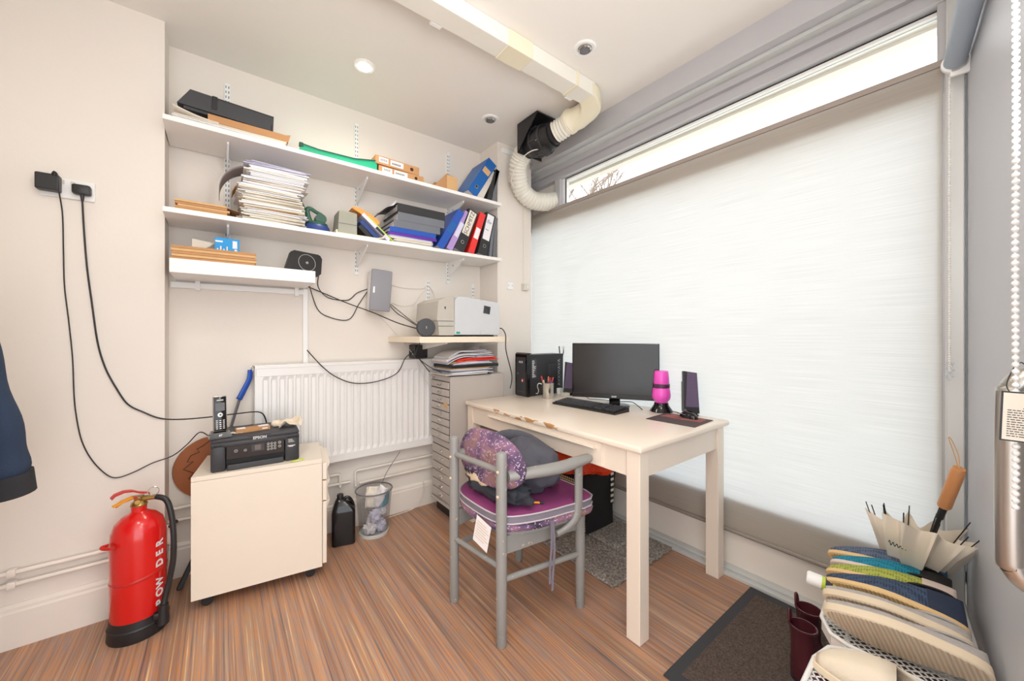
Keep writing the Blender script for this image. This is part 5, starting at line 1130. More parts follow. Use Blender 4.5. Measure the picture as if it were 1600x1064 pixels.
def crumple(c, r, seed, m, label):
    b = MB(); bmesh.ops.create_icosphere(b.bm, subdivisions=3, radius=r); off = Vector((seed*3.7, seed*1.3, 0))
    for v in b.bm.verts:
        n0 = v.co.normalized(); v.co += n0*r*(0.55*noise.noise(n0*2.3 + off) + 0.3*abs(noise.noise(n0*5 + off)) - 0.15)
    return single('crumpled_paper', b, m, label, 'paper', 'crumpled papers in the mesh bin', smooth=25) , c
for i, (c, r, mm_, lb) in enumerate([((0.71, 2.31, 0.048), 0.038, 'paper', 'crumpled white paper ball low at left of the mesh bin'), ((0.775, 2.315, 0.046), 0.036, 'paper_blue', 'bluish crumpled paper ball low at right of the mesh bin'), ((0.745, 2.37, 0.052), 0.04, 'paper', 'crumpled white ball at back of mesh bin bottom'), ((0.735, 2.30, 0.118), 0.036, 'paper_blue', 'bluish crumpled sheet at mid height of the mesh bin'), ((0.785, 2.345, 0.125), 0.034, 'paper', 'white crumpled sheet at mid right in the mesh bin')]):
    o_, c_ = crumple(c, r, i + 1, mm_, lb); o_.location = c_
def sheet_up(x, y, z, w, h, rot, m, label, seed):
    b = MB(); b.grid(lambda u, v: Vector(((u-0.5)*w, 0.02*math.sin(u*4 + seed) + 0.012*noise.noise(Vector((u*4, v*4, seed))), (v)*h)), 12, 12)
    o = single('paper_sheet', b, m, label, 'paper', 'crumpled papers in the mesh bin', smooth=180, mods=[('SOLIDIFY', dict(thickness=0.0008))]); o.location = (x, y, z); o.rotation_euler = rot
sheet_up(0.725, 2.335, 0.155, 0.065, 0.12, (R(-8), R(12), R(20)), 'paper_cream', 'cream sheet sticking up at the left in mesh bin', 1.0)
sheet_up(0.752, 2.325, 0.165, 0.055, 0.125, (R(5), R(24), R(-15)), 'paper', 'white rolled sheet sticking up in middle of mesh bin', 2.3)
sheet_up(0.792, 2.325, 0.155, 0.07, 0.075, (R(3), R(6), R(-10)), 'toner', 'blue wrapper against right side of the mesh bin', 3.1)

# ================================================================ things on the long shelves
FY = 2.225
def leaning_file(label, mcol, x, z, tilt, w, h, d, y=FY, kind='arch', labelled=None, word=None, group=None, name='lever_arch_file'):
    """origin is the lower right corner of the spine; tilt leans the top to the right"""
    th = thing(name, label, 'folder', (x, y, z + 0.0006), (0, tilt, 0), group)
    c = MB(); t = 0.003
    c.box((-w, 0, 0), (0, t, h)); c.box((-w, t, 0), (-w + t, d, h)); c.box((-t, t, 0), (0, d, h)); obj('cover', c, mcol, th)
    obj('pages', MB().box((-w + t + 0.002, t + 0.004, 0.006), (-t - 0.002, d - 0.012, h - 0.012)), 'paper', th)
    if kind == 'arch':
        r = MB(); r.tube([(-w/2 + 0.011*math.cos(2*PI*k/18), -0.001, h*0.21 + 0.011*math.sin(2*PI*k/18)) for k in range(18)], 0.0025, 6, closed=True); r.mi = 1; r.cyl((-w/2, -0.0004, h*0.21), (-w/2, -0.0012, h*0.21), 0.0095, n=16); obj('finger_ring', r, ['chrome', 'rubber'], th, smooth=60)
    if labelled:
        a, b_, cm = labelled; lb = obj('spine_label', MB().box((-w*0.88, -0.0015, h*a), (-w*0.12, -0.0001, h*b_)), cm, th)
        if word: text('handwriting', word, w*0.55, face_mx((-w/2, -0.0018, h*(a+b_)/2), (0, 0, 1), (-1, 0, 0)), 'ink', lb)
    return th
# second shelf, upright files leaning to the right
leaning_file('bright blue ring binder leaning right, leftmost of the leaning files', 'blue2', 1.150, ZM, R(31), 0.05, 0.315, 0.25, labelled=(0.40, 0.66, 'blue'), kind='ring')
leaning_file('lilac ring binder leaning between the blue and black files', 'lilac', 1.215, ZM, R(27.5), 0.042, 0.31, 0.25, labelled=(0.34, 0.70, 'paper_blue'), kind='ring')
leaning_file('black lever arch file with white label marked SCHMITZ', 'black_board', 1.305, ZM, R(22), 0.074, 0.31, 0.25, labelled=(0.40, 0.97, 'paper_cream'), word='SCHMITZ')
leaning_file('bright red ring binder leaning among the black files', 'redb', 1.385, ZM, R(19), 0.046, 0.31, 0.25, labelled=(0.36, 0.62, 'paper'), kind='ring')
t5 = leaning_file('black lever arch file with white label at right of red binder', 'black_board', 1.492, ZM, R(14.5), 0.074, 0.31, 0.25, labelled=(0.36, 0.97, 'paper'))
c = MB(); rn = random.Random(3)
for z_, w_ in ((0.245, 0.040), (0.238, 0.034), (0.185, 0.026), (0.255, 0.02)): c.tube([(-0.058 + w_*k/8, -0.0022, z_ + 0.004*math.sin(k*2.4)) for k in range(9)], 0.0012, 4)
obj('scribble', c, 'ink_blue', t5)
leaning_file('slim grey folder squeezed against the alcove side on second shelf', 'grey_board', 1.535, ZM, R(7), 0.022, 0.30, 0.24, kind='plain', name='slim_folder')
leaning_file('slim brown-grey folder at the far right end of second shelf', 'mid', 1.565, ZM, R(5), 0.020, 0.29, 0.24, kind='plain', name='slim_folder')
# top shelf, files leaning at the right end
leaning_file('royal blue lever arch file leaning at right end of top shelf', 'blue', 1.405, ZT, R(33), 0.078, 0.318, 0.22, labelled=(0.62, 0.76, 'kraft_light'))
leaning_file('pale grey file leaning under the blue one on top shelf', 'paper_cream', 1.470, ZT, R(27), 0.05, 0.25, 0.22, y=FY + 0.02, kind='plain', name='slim_folder')
leaning_file('slim black folder leaning beside the blue file on top shelf', 'black_board', 1.525, ZT, R(19), 0.030, 0.25, 0.22, kind='plain', name='slim_folder')
leaning_file('slim grey folder against alcove side on the top shelf', 'mid', 1.565, ZT, R(9), 0.026, 0.24, 0.22, kind='plain', name='slim_folder')
# stack of files lying flat on the second shelf
def lying(label, mcol, x0, x1, z, h, y=FY, d=0.25, rz=0.0, tilt=0.0, pages=True, name='lever_arch_file', open_left=False):
    th = thing(name, label, 'folder', (x0, y, z + 0.0004), (0, tilt, rz)); w = x1 - x0; t = 0.003
    c = MB(); c.box((0, 0, 0), (w, t, h), bev=0.001); c.box((0, t, 0), (w, d, t)); c.box((0, t, h - t), (w, d, h)); obj('cover', c, mcol, th)
    if pages: obj('pages', MB().box((0.006, t + 0.004, t + 0.001), (w - 0.006, d - 0.01, h - t - 0.003)), 'paper', th)
    return z + h + 0.0006
_, z = sheets('paper_pile', 'lowest white papers and magazines under the stack of files', 0.83, 1.075, FY, 2.45, ZM + 0.0005, 10, 0.0032, ['paper', 'paper_cream'], 0.01, 0, seed=11)
_, z = sheets('paper_pile', 'cream papers between magazines and the purple folder', 0.80, 1.08, FY + 0.005, 2.45, z + 0.0004, 6, 0.003, ['paper_cream', 'paper_blue'], 0.008, R(1), seed=12)
z = lying('thin purple folder lying under the blue binder in stack', 'purple', 0.790, 1.105, z, 0.018, name='ring_binder')
z = lying('mid blue ring binder lying in the stack of files', 'blue2', 0.800, 1.100, z, 0.030, name='ring_binder')
z = lying('lower grey lever arch file lying in the stack of files', 'grey_board', 0.825, 1.130, z, 0.045)
z = lying('upper grey lever arch file with scribbled spine in the stack', 'grey_board', 0.850, 1.160, z, 0.050)
z = lying('black lever arch file topmost of the lying stack', 'black_board', 0.845, 1.165, z, 0.052, tilt=R(0.0))
fl = MB(); fl.grid(lambda u, v: Vector((0.845 - 0.115*u, FY + 0.01 + 0.2*v, ZM + 0.225 - 0.075*u + 0.02*math.sin(u*3.2))), 10, 4)
single('loose_plastic_wallet', fl, 'black_board', 'black plastic wallet flapping out left of the stacked files', 'wallet', smooth=180, origin=(0.845, FY, ZM + 0.2), mods=[('SOLIDIFY', dict(thickness=0.0015))])
lf = MB(); lf.grid(lambda u, v: Vector((0.85 - 0.04*u - 0.02*u*v, FY + 0.02 + 0.2*v, ZM + 0.262 - 0.045*u + 0.006*math.sin(u*9))), 10, 4)
single('loose_papers', lf, 'paper', 'loose white papers poking left from top black file', 'papers', smooth=180, origin=(0.85, FY, ZM + 0.26), mods=[('SOLIDIFY', dict(thickness=0.003))])
# tilted books and orange folder
def leanbook(label, m1, x, tilt, w, h, d, y=FY, name='book', m2=None):
    th = thing(name, label, 'book', (x, y, ZM + 0.0006), (0, -tilt, 0)); t = 0.002
    c = MB(); c.box((0, 0, 0), (t, d, h)); c.box((w - t, 0, 0), (w, d, h)); c.box((t, 0, 0), (w - t, t, h)); obj('cover', c, m1, th)
    obj('pages', MB().box((t + 0.0005, t + 0.001, 0.003), (w - t - 0.0005, d - 0.003, h - 0.003)), 'paper', th)
    if m2: obj('printed_band', MB().box((w*0.1, -0.001, h*0.2), (w*0.9, 0.0, h*0.5)), m2, th)
    return th
leanbook('white and blue paperback leaning left, nearest the lying files', 'paper_blue', 0.790, R(50), 0.020, 0.20, 0.14, m2='ink')
leanbook('pale yellow-green leaflet leaning over the white paperback', 'lime', 0.822, R(50), 0.006, 0.195, 0.15, name='leaflet')
leanbook('dark blue paperback leaning left beside the grey box', 'navyb', 0.722, R(48), 0.024, 0.13, 0.13)
leanbook('black notebook leaning lowest beside the grey box', 'black', 0.680, R(46), 0.024, 0.085, 0.13, y=FY + 0.002)
of = MB(); of.prism([(0.586, ZM + 0.160), (0.600, ZM + 0.172), (0.640, ZM + 0.163), (0.700, ZM + 0.138), (0.742, ZM + 0.108), (0.735, ZM + 0.090), (0.700, ZM + 0.092), (0.655, ZM + 0.125)], lambda x, z: (x, FY + 0.002, z), lambda x, z: (x + 0.01, FY + 0.15, z + 0.01))
single('orange_envelope', of, 'orange', 'bright orange envelope lying over the leaning books', 'envelope', origin=(0.68, FY, ZM + 0.13))
# white tray below the grey box, and the grey box
wt = thing('plastic_tray', 'low cream plastic tray under the grey box', 'tray', (0.62, FY, ZM))
b = MB(); pts_ = [(0.50, ZM + 0.003), (0.72, ZM + 0.003), (0.76, ZM + 0.012), (0.775, ZM + 0.032), (0.768, ZM + 0.032), (0.752, ZM + 0.016), (0.72, ZM + 0.009), (0.508, ZM + 0.009), (0.508, ZM + 0.022), (0.50, ZM + 0.022)]
b.prism(pts_, lambda a, c: (a, FY - 0.01, c), lambda a, c: (a, 2.42, c)); obj('tray', b, 'canvas', wt, world=True)
gb = thing('grey_box', 'small grey-green card box with slanted top beside the tape dispenser', 'box', (0.56, 2.3, ZM + 0.0095))
b = MB(); b.loft([[Vector(p) for p in q] for q in ([(0.512, FY, ZM+0.0098), (0.612, FY, ZM+0.0098), (0.612, 2.36, ZM+0.0098), (0.512, 2.36, ZM+0.0098)], [(0.518, FY, ZM+0.128), (0.612, FY, ZM+0.128), (0.612, 2.34, ZM+0.128), (0.518, 2.34, ZM+0.128)], [(0.525, 2.25, ZM+0.142), (0.605, 2.25, ZM+0.142), (0.605, 2.33, ZM+0.142), (0.525, 2.33, ZM+0.142)])]); obj('carton', b, mat('sage_card', srgb(160, 160, 146), 0.7), gb, world=True)
obj('lid_seam', MB().box((0.513, FY - 0.0012, ZM + 0.062), (0.613, FY + 0.0, ZM + 0.065)), 'mid', gb, world=True)
# green and blue tape dispenser
td = thing('tape_dispenser', 'dark green hand tool with looped handle on a blue dish', 'dispenser', (0.415, 2.30, ZM))
b = MB(); b.lathe([(0.050, 0.001), (0.070, 0.004), (0.066, 0.030), (0.056, 0.040), (0.0, 0.040)], (0.415, 2.285, ZM), 32); obj('dish', b, 'navyb', td, world=True, smooth=40)
b = MB(); b.lathe([(0.056, 0.040), (0.052, 0.052), (0.030, 0.062), (0.0, 0.064)], (0.418, 2.285, ZM), 28)
b.cyl((0.435, 2.262, ZM + 0.078), (0.435, 2.308, ZM + 0.078), 0.028, n=24); obj('body', b, 'dkgreen', td, world=True, smooth=40)
b = MB(); b.tube([(0.385, 2.28, ZM + 0.055), (0.372, 2.275, ZM + 0.09), (0.37, 2.27, ZM + 0.118), (0.385, 2.268, ZM + 0.124), (0.41, 2.27, ZM + 0.112), (0.44, 2.272, ZM + 0.102)], lambda t: 0.012 - 0.004*t, 12, smooth=5, flat=1.2); obj('handle', b, 'dkgreen', td, world=True, smooth=180)
# tall paper stack
ps2 = thing('paper_stack', 'very tall stack of white papers on the second shelf', 'papers', (0.215, 2.34, ZM)); rn = random.Random(21); z = ZM + 0.0008
N5 = 74; cols5 = ['paper_cream', 'paper', 'paper_cream', 'paper', 'paper', 'paper_blue']; mbs = {}
while z < ZM + 0.292:
    f_ = (z - ZM)/0.292; t_ = rn.choice((0.0012, 0.002, 0.003, 0.005, 0.008)); lx = rn.uniform(-0.018, 0.012) + 0.012*math.sin(f_*9); wx = 0.132 - 0.006*f_ + rn.uniform(-0.014, 0.008)
    key_ = 'paper_blue' if f_ > 0.93 else rn.choice(('paper', 'paper', 'paper_cream')) if f_ > 0.5 else rn.choice(('paper_cream', 'paper_cream', 'paper', 'kraft_light' if rn.random() < 0.12 else 'paper_cream'))
    mb_ = mbs.setdefault((key_, int(f_*6)), MB()); cx_ = 0.215 + lx - 0.008*(1 - f_) + 0.012*f_; sag = rn.uniform(-0.003, 0.0015); mx = Matrix.Translation((cx_, 2.335, z)) @ Matrix.Rotation(rn.uniform(-0.07, 0.07), 4, 'Z')
    yf = -0.115 + rn.uniform(-0.006, 0.008)
    mb_.loft([[mx @ Vector((-wx + 2*wx*k/8, yf, sag*(abs(k-4)/4)**2)), mx @ Vector((-wx + 2*wx*k/8, 0.115, 0)), mx @ Vector((-wx + 2*wx*k/8, 0.115, t_*0.86)), mx @ Vector((-wx + 2*wx*k/8, yf, t_*0.86 + sag*(abs(k-4)/4)**2))] for k in range(9)])
    z += t_ + (0.001 if rn.random() < 0.25 else 0.0003)
for (k_, _i), mb_ in mbs.items(): obj('sheets', mb_, k_, ps2, world=True)
def curl(u, v):
    a = u*2.1
    return Vector((0.10 - 0.105*math.sin(a*0.80) , 2.25 + 0.15*v, ZM + 0.235 + 0.035*math.cos(a*0.9) - 0.105*u**1.5))
b = MB().grid(curl, 16, 4)
single('curled_folder', b, mat('grey_folder_card', srgb(168, 156, 156), 0.7), 'grey card folder curling out left from the tall paper stack', 'folder', smooth=180, origin=(0.09, 2.3, ZM + 0.24), mods=[('SOLIDIFY', dict(thickness=0.0015))])
b = MB().grid(lambda u, v: Vector((0.095 - 0.05*u, 2.26 + 0.12*v, ZM + 0.165 + 0.03*math.sin(u*3) - 0.03*u)), 10, 4)
single('curled_folder', b, 'kraft_light', 'buff card flap sticking out left of paper stack at mid height', 'folder', smooth=180, origin=(0.09, 2.3, ZM + 0.16), mods=[('SOLIDIFY', dict(thickness=0.0015))])
b = MB().grid(lambda u, v: Vector((0.335 + 0.035*u + 0.02*v, 2.28 + 0.10*v, ZM + 0.19 - 0.075*u)), 6, 4)
single('curled_folder', b, 'alu_light', 'grey plastic flap sticking out right of the paper stack', 'folder', smooth=180, origin=(0.34, 2.3, ZM + 0.16), mods=[('SOLIDIFY', dict(thickness=0.0015))])
# brown envelopes
def env_stack(label, x0, x1, y0, y1, z, n, t, m1, rz=0, seed=1, name='brown_envelope', one=False):
    rn = random.Random(seed)
    for i in range(n):
        th = single(name, MB().box((-(x1-x0)/2, -(y1-y0)/2, 0), ((x1-x0)/2, (y1-y0)/2, t*0.9), bev=0.0006, seg=1), m1[i % len(m1)], label[i], 'envelope', 'brown envelopes in piles')
        th.location = ((x0+x1)/2 + rn.uniform(-.006, .006), (y0+y1)/2 + rn.uniform(-.003, .003), z + i*t + 0.0004); th.rotation_euler = (0, 0, rz + rn.uniform(-.015, .015))
    return z + n*t
pos5 = ['lowest', 'second lowest', 'middle', 'second highest', 'topmost']
env_stack([p + ' brown envelope of the pile at left of the tall paper stack' for p in pos5], -0.155, 0.03, FY, 2.42, ZM, 5, 0.0098, ['kraft_light', 'kraft'], seed=4)
fb = MB(); fb.grid(lambda u, v: Vector((0.02 + 0.055*u, FY + 0.03 + 0.12*v, ZM + 0.05 - 0.012*u)), 4, 2)
single('envelope_flap', fb, 'kraft', 'open brown envelope flap pointing at the tall paper stack', 'envelope', origin=(0.03, 2.3, ZM + 0.05), mods=[('SOLIDIFY', dict(thickness=0.001))])
# top shelf left group
_, za = sheets('paper_pile', 'white papers lying flat at left end of the top shelf', -0.165, 0.265, FY, 2.46, ZT + 0.0005, 10, 0.0028, ['paper', 'paper_cream'], 0.006, 0, seed=31)
fb = MB(); fb.grid(lambda u, v: Vector((-0.165 + 0.16*u, FY - 0.005 + 0.12*v, za + 0.003 + 0.030*(1-u)**2)), 8, 3)
single('curled_papers', fb, 'paper_cream', 'curled cream papers beside the alcove side under black tray', 'papers', smooth=180, origin=(-0.1, 2.28, za), mods=[('SOLIDIFY', dict(thickness=0.004))])
kb2 = thing('flat_kraft_box', 'flat kraft mailing box under the black printer tray', 'box', (0.105, 2.3, za + 0.001))
b = MB(); b.box((-0.045, FY + 0.0, za + 0.0012), (0.262, 2.44, za + 0.034), bev=0.001); obj('carton', b, 'kraft', kb2, world=True)
b = MB(); b.prism([(0.262, za + 0.0012), (0.262, za + 0.034), (0.286, za + 0.040), (0.276, za + 0.002)], lambda a, c: (a, FY + 0.002, c), lambda a, c: (a, FY + 0.18, c)); obj('open_flap', b, 'kraft', kb2, world=True)
bt_ = thing('black_printer_tray', 'long black plastic printer tray on top of kraft box', 'tray', (0.03, 2.3, za + 0.036), (0, 0, 0))
tl = Matrix.Translation((-0.13, FY + 0.005, za + 0.036)) @ Matrix.Rotation(R(2.2), 4, 'Y')
b = MB(); b.loft([[tl @ Vector(p) for p in q] for q in ([(-0.022, 0, 0.012), (-0.022, 0.2, 0.012), (0.02, 0.2, 0.088), (0.02, 0, 0.088)], [(0.34, 0, 0.012), (0.34, 0.2, 0.012), (0.34, 0.2, 0.088), (0.34, 0, 0.088)])]); b.box((0.0, 0.01, 0.0), (0.33, 0.19, 0.014), tl); obj('casing', b, 'dark', bt_, world=True)
b = MB(); b.box((0.098, -0.004, 0.03), (0.118, 0.0005, 0.091), tl, bev=0.002); b.box((0.098, -0.004, 0.086), (0.118, 0.04, 0.0905), tl, bev=0.002); obj('latch', b, 'black', bt_, world=True)
b = MB(); b.box((0.12, -0.0012, 0.083), (0.34, 0.0002, 0.086), tl); b.box((0.33, -0.0012, 0.012), (0.335, 0.0002, 0.045), tl); obj('seam', b, 'rubber', bt_, world=True)
# green box file
gf = thing('green_zip_wallet', 'long flat sea-green plastic wallet in middle of the top shelf', 'wallet', (0.53, 2.3, ZT))
b = MB(); b.loft([[Vector((x, FY + 0.004, ZT + 0.001)), Vector((x, 2.44, ZT + 0.001)), Vector((x, 2.44, ZT + h)), Vector((x, FY + 0.004, ZT + h))] for x, h in ((0.325, 0.018), (0.345, 0.044), (0.42, 0.036), (0.60, 0.040), (0.715, 0.062), (0.725, 0.05))]); obj('wallet', b, 'green', gf, world=True)
b = MB(); b.tube([(0.345, FY + 0.002, ZT + 0.045), (0.42, FY + 0.002, ZT + 0.038), (0.60, FY + 0.002, ZT + 0.042), (0.72, FY + 0.002, ZT + 0.064)], 0.0028, 6); b.box((0.325, FY + 0.0, ZT + 0.030), (0.345, FY + 0.02, ZT + 0.052), bev=0.003); obj('zip_edge', b, 'dkgreen', gf, world=True)
# two cartons
def carton(label, x0, x1, z0, z1, tilt, m='kraft'):
    th = thing('carton', label, 'box', (x0, FY, z0 + 0.0005), (0, tilt, 0)); w = x1-x0; h = z1-z0
    b = MB(); b.box((0, 0.0, 0), (w, 0.19, h), bev=0.001); obj('card', b, m, th)
    b = MB(); b.box((0.02, -0.001, h*0.25), (w*0.28, 0, h*0.85)); b.box((w*0.33, -0.001, h*0.2), (w*0.62, 0, h*0.85)); b.mi = 1
    for k in range(7): b.box((0.03 + k*0.006, -0.0014, h*0.4), (0.033 + k*0.006, -0.0009, h*0.7)); b.box((w*0.36 + k*0.008, -0.0014, h*0.35), (w*0.36 + k*0.008 + 0.005, -0.0009, h*0.6))
    obj('shipping_labels', b, ['paper', 'ink'], th)
    b = MB(); b.cyl((w*0.82, -0.0012, h*0.5), (w*0.82, 0, h*0.5), h*0.22, n=14); obj('finger_hole', b, 'stitch', th)
    return th
carton('lower long kraft carton with white labels, centre of top shelf', 0.735, 1.015, ZT, ZT + 0.043, 0)
carton('upper kraft carton tilted on the lower carton, top shelf', 0.715, 0.985, ZT + 0.0505, ZT + 0.10, R(1.5))
mh = thing('magazine_holder', 'kraft cardboard magazine holder lying on the top shelf', 'holder', (1.18, 2.3, ZT))
b = MB(); b.prism([(1.085, ZT + 0.0008), (1.272, ZT + 0.0008), (1.272, ZT + 0.112), (1.190, ZT + 0.120)], lambda a, c: (a, FY + 0.03, c), lambda a, c: (a, FY + 0.035, c)); b.prism([(1.085, ZT + 0.0008), (1.272, ZT + 0.0008), (1.272, ZT + 0.112), (1.190, ZT + 0.120)], lambda a, c: (a, FY + 0.20, c), lambda a, c: (a, FY + 0.205, c)); b.box((1.268, FY + 0.03, ZT + 0.0008), (1.273, FY + 0.205, ZT + 0.112)); b.box((1.085, FY + 0.03, ZT + 0.0008), (1.27, FY + 0.205, ZT + 0.005))
obj('card_body', b, 'kraft', mh, world=True)
obj('front_face', MB().box((1.195, FY + 0.027, ZT + 0.002), (1.272, FY + 0.0302, ZT + 0.112)), 'kraft_light', mh, world=True)

# short shelf things
zz_ = env_stack([p + ' brown folder of the pile at left end of short shelf' for p in pos5], -0.172, 0.135, FY - 0.005, 2.44, ZS, 5, 0.0125, ['kraft', 'kraft_light'], seed=9, name='brown_folder')
bb = thing('blue_carton', 'bright blue and white small carton on the brown folders', 'box', (0.03, 2.3, zz_ + 0.0005))
obj('carton', MB().box((-0.02, 2.28, zz_ + 0.0006), (0.075, 2.36, zz_ + 0.068), bev=0.001), 'cyan', bb, world=True)
b = MB(); b.box((0.048, 2.2792, zz_ + 0.022), (0.066, 2.2801, zz_ + 0.058)); b.box((-0.018, 2.2792, zz_ + 0.046), (0.01, 2.2801, zz_ + 0.054)); b.box((0.055, 2.2792, zz_ + 0.002), (0.066, 2.2801, zz_ + 0.018))
for k in range(4): b.box((-0.012 + k*0.012, 2.2792, zz_ + 0.004), (-0.007 + k*0.012, 2.2801, zz_ + 0.016 + 0.012*(k % 2)))
obj('printed_label', b, 'paper', bb, world=True)
cf = MB(); cf.grid(lambda u, v: Vector((-0.105 + 0.085*u, 2.34 + 0.004*u, zz_ + 0.001 + 0.058*v - 0.01*u*v)), 3, 3); cf.grid(lambda u, v: Vector((-0.055 + 0.04*u, 2.335 - 0.03*v, zz_ + 0.02 + 0.035*u - 0.005*v)), 3, 3)
single('torn_carton', cf, 'paper_cream', 'torn pale card flap standing left of the blue carton', 'card', origin=(-0.06, 2.34, zz_), mods=[('SOLIDIFY', dict(thickness=0.002))])
rt = thing('broadband_router', 'flat black broadband router standing tilted on the short shelf', 'router', (0.35, 2.27, ZS))
rm = Matrix.Translation((0.262, 2.255, ZS + 0.001)) @ Matrix.Rotation(R(-12), 4, 'X') @ Matrix.Rotation(R(2), 4, 'Y') @ Matrix.Rotation(R(10), 4, 'Z')
b = MB(); pf = [(0.0, 0.0), (0.168, 0.0), (0.180, 0.012), (0.186, 0.10), (0.176, 0.118), (0.165, 0.122), (0.045, 0.120), (0.028, 0.108)]
b.prism(pf, lambda a, c: rm @ Vector((a, 0, c)), lambda a, c: rm @ Vector((a, 0.028, c))); obj('case', b, 'black', rt, world=True)
b = MB(); b.tube([rm @ Vector((0.108 + 0.042*math.cos(2*PI*k/36), -0.001, 0.062 + 0.046*math.sin(2*PI*k/36))) for k in range(36)], 0.0009, 4, closed=True); b.tube([rm @ Vector((0.108 + 0.006*math.cos(2*PI*k/12), -0.001, 0.062 + 0.006*math.sin(2*PI*k/12))) for k in range(12)], 0.0008, 4, closed=True); b.box((0.106, -0.0012, 0.06), (0.110, 0, 0.064), rm); obj('ring_mark', b, 'ink_white', rt, world=True)

# ================================================================ rug, door mat
rn = random.Random(1)
def rug_top(u, v):
    x = 1.47 + 0.53*u; y = 1.12 + 0.78*v
    if u in (0.0, 1.0): x += 0.008*noise.noise(Vector((y*30, 0, 0)))
    if v in (0.0, 1.0): y += 0.012*noise.noise(Vector((x*30, 3, 0)))
    return Vector((x + 0.003*noise.noise(Vector((x*120, y*120, 0))), y + 0.003*noise.noise(Vector((y*120, x*120, 2))), (0.004 if u in (0.0, 1.0) or v in (0.0, 1.0) else 0.014 + 0.005*noise.noise(Vector((x*90, y*90, 0))))))
single('shag_rug', MB().grid(rug_top, 130, 180), 'rug', 'grey shag rug under the desk', 'rug', smooth=180, origin=(1.73, 1.5, 0))
def rug2(u, v):
    x = 1.73 + 0.27*u; y = 1.30 + 0.30*v
    return Vector((x, y, 0.018 if u in (0.0, 1.0) or v in (0.0, 1.0) else 0.030 + 0.005*noise.noise(Vector((x*90, y*90, 5)))))
single('shag_rug', MB().grid(rug2, 60, 60), 'rug', 'folded-over corner piece of grey rug beneath the black bag', 'rug', smooth=180, origin=(1.87, 1.45, 0))
dmt = thing('door_mat', 'dark brown door mat with charcoal border beneath the shoe rack', 'door mat', (1.6, 0.4, 0))
obj('border', MB().box((1.235, -0.10, 0.0002), (1.995, 0.727, 0.006), bev=0.001), 'mat_edge', dmt, world=True)
obj('pile', MB().box((1.285, -0.05, 0.006), (1.95, 0.687, 0.009), bev=0.001), 'doormat', dmt, world=True)

# ================================================================ chair
ch = thing('armchair', 'grey painted wooden armchair tucked at the desk', 'chair', (1.06, 1.36, 0))
BL, BR = (0.838, 1.512), (0.862, 1.182)
for (x, y), h in ((BL, 0.745), (BR, 0.748)):
    b = MB(); b.lathe([(0.0185, 0), (0.0205, 0.004), (0.0215, 0.3), (0.0215, h - 0.02), (0.019, h - 0.006), (0.012, h), (0.0, h + 0.001)], (x, y, 0), 24); obj('back_leg', b, 'chair', ch, world=True, smooth=50)
for (x, y) in ((1.262, 1.14), (1.262, 1.575)):
    b = MB(); b.lathe([(0.0175, 0), (0.0195, 0.004), (0.021, 0.25), (0.0215, 0.425)], (x, y, 0), 24); obj('front_leg', b, 'chair', ch, world=True, smooth=50)
def rod(a, b_, r, nm): obj(nm, MB().tube([a, b_], r, 14), 'chair', ch, world=True, smooth=60)
rod((BL[0]+0.0, BL[1], 0.665), (BR[0], BR[1], 0.672), 0.0125, 'back_rail')
rod((BL[0]+0.0, BL[1], 0.285), (BR[0], BR[1], 0.30), 0.0115, 'stretcher')
rod((BR[0], BR[1], 0.252), (1.262, 1.14, 0.236), 0.012, 'stretcher')
rod((BL[0], BL[1], 0.25), (1.262, 1.575, 0.236), 0.012, 'stretcher')
rod((1.262, 1.14, 0.33), (1.262, 1.575, 0.33), 0.012, 'stretcher')
def board(p, q, z0, z1, t, nm):
    p = Vector((*p, 0)); q = Vector((*q, 0)); n_ = Vector((-(q-p).y, (q-p).x, 0)).normalized()*t
    b = MB(); b.prism([(0, z0), (1, z0 + 0.0), (1, z1), (0, z1)], lambda a, c: p + (q-p)*a - n_ + Vector((0,0,c)), lambda a, c: p + (q-p)*a + n_ + Vector((0,0,c))); obj(nm, b, 'chair', ch, world=True)
board((0.875, 1.19), (1.245, 1.15), 0.345, 0.415, 0.008, 'seat_apron'); board((0.855, 1.50), (1.245, 1.565), 0.345, 0.415, 0.008, 'seat_apron'); board((1.262, 1.15), (1.262, 1.565), 0.345, 0.415, 0.008, 'seat_apron')
def seat_poly(s=1.0, n=10):
    o = []; cx_, cy_ = 1.075, 1.355
    base = [(0.865, 1.20), (0.845, 1.36), (0.862, 1.50), (0.95, 1.575), (1.12, 1.605), (1.29, 1.60), (1.315, 1.36), (1.30, 1.105), (1.13, 1.10), (0.96, 1.135)]
    N_ = len(base)
    for i in range(N_):
        p0, p1, p2, p3 = [Vector((*base[(i+k) % N_], 0)) for k in (-1, 0, 1, 2)]
        for k in range(4):
            t = k/4; q = 0.5*((2*p1)+(-p0+p2)*t+(2*p0-5*p1+4*p2-p3)*t*t+(-p0+3*p1-3*p2+p3)*t**3); o.append((cx_ + (q.x-cx_)*s, cy_ + (q.y-cy_)*s))
    return o
def slab(levels): 
    b = MB(); b.loft([[Vector((x, y, z)) for x, y in seat_poly(s)] for z, s in levels]); return b
obj('seat', slab([(0.415, 0.93), (0.428, 0.93)]), 'chair', ch, world=True)
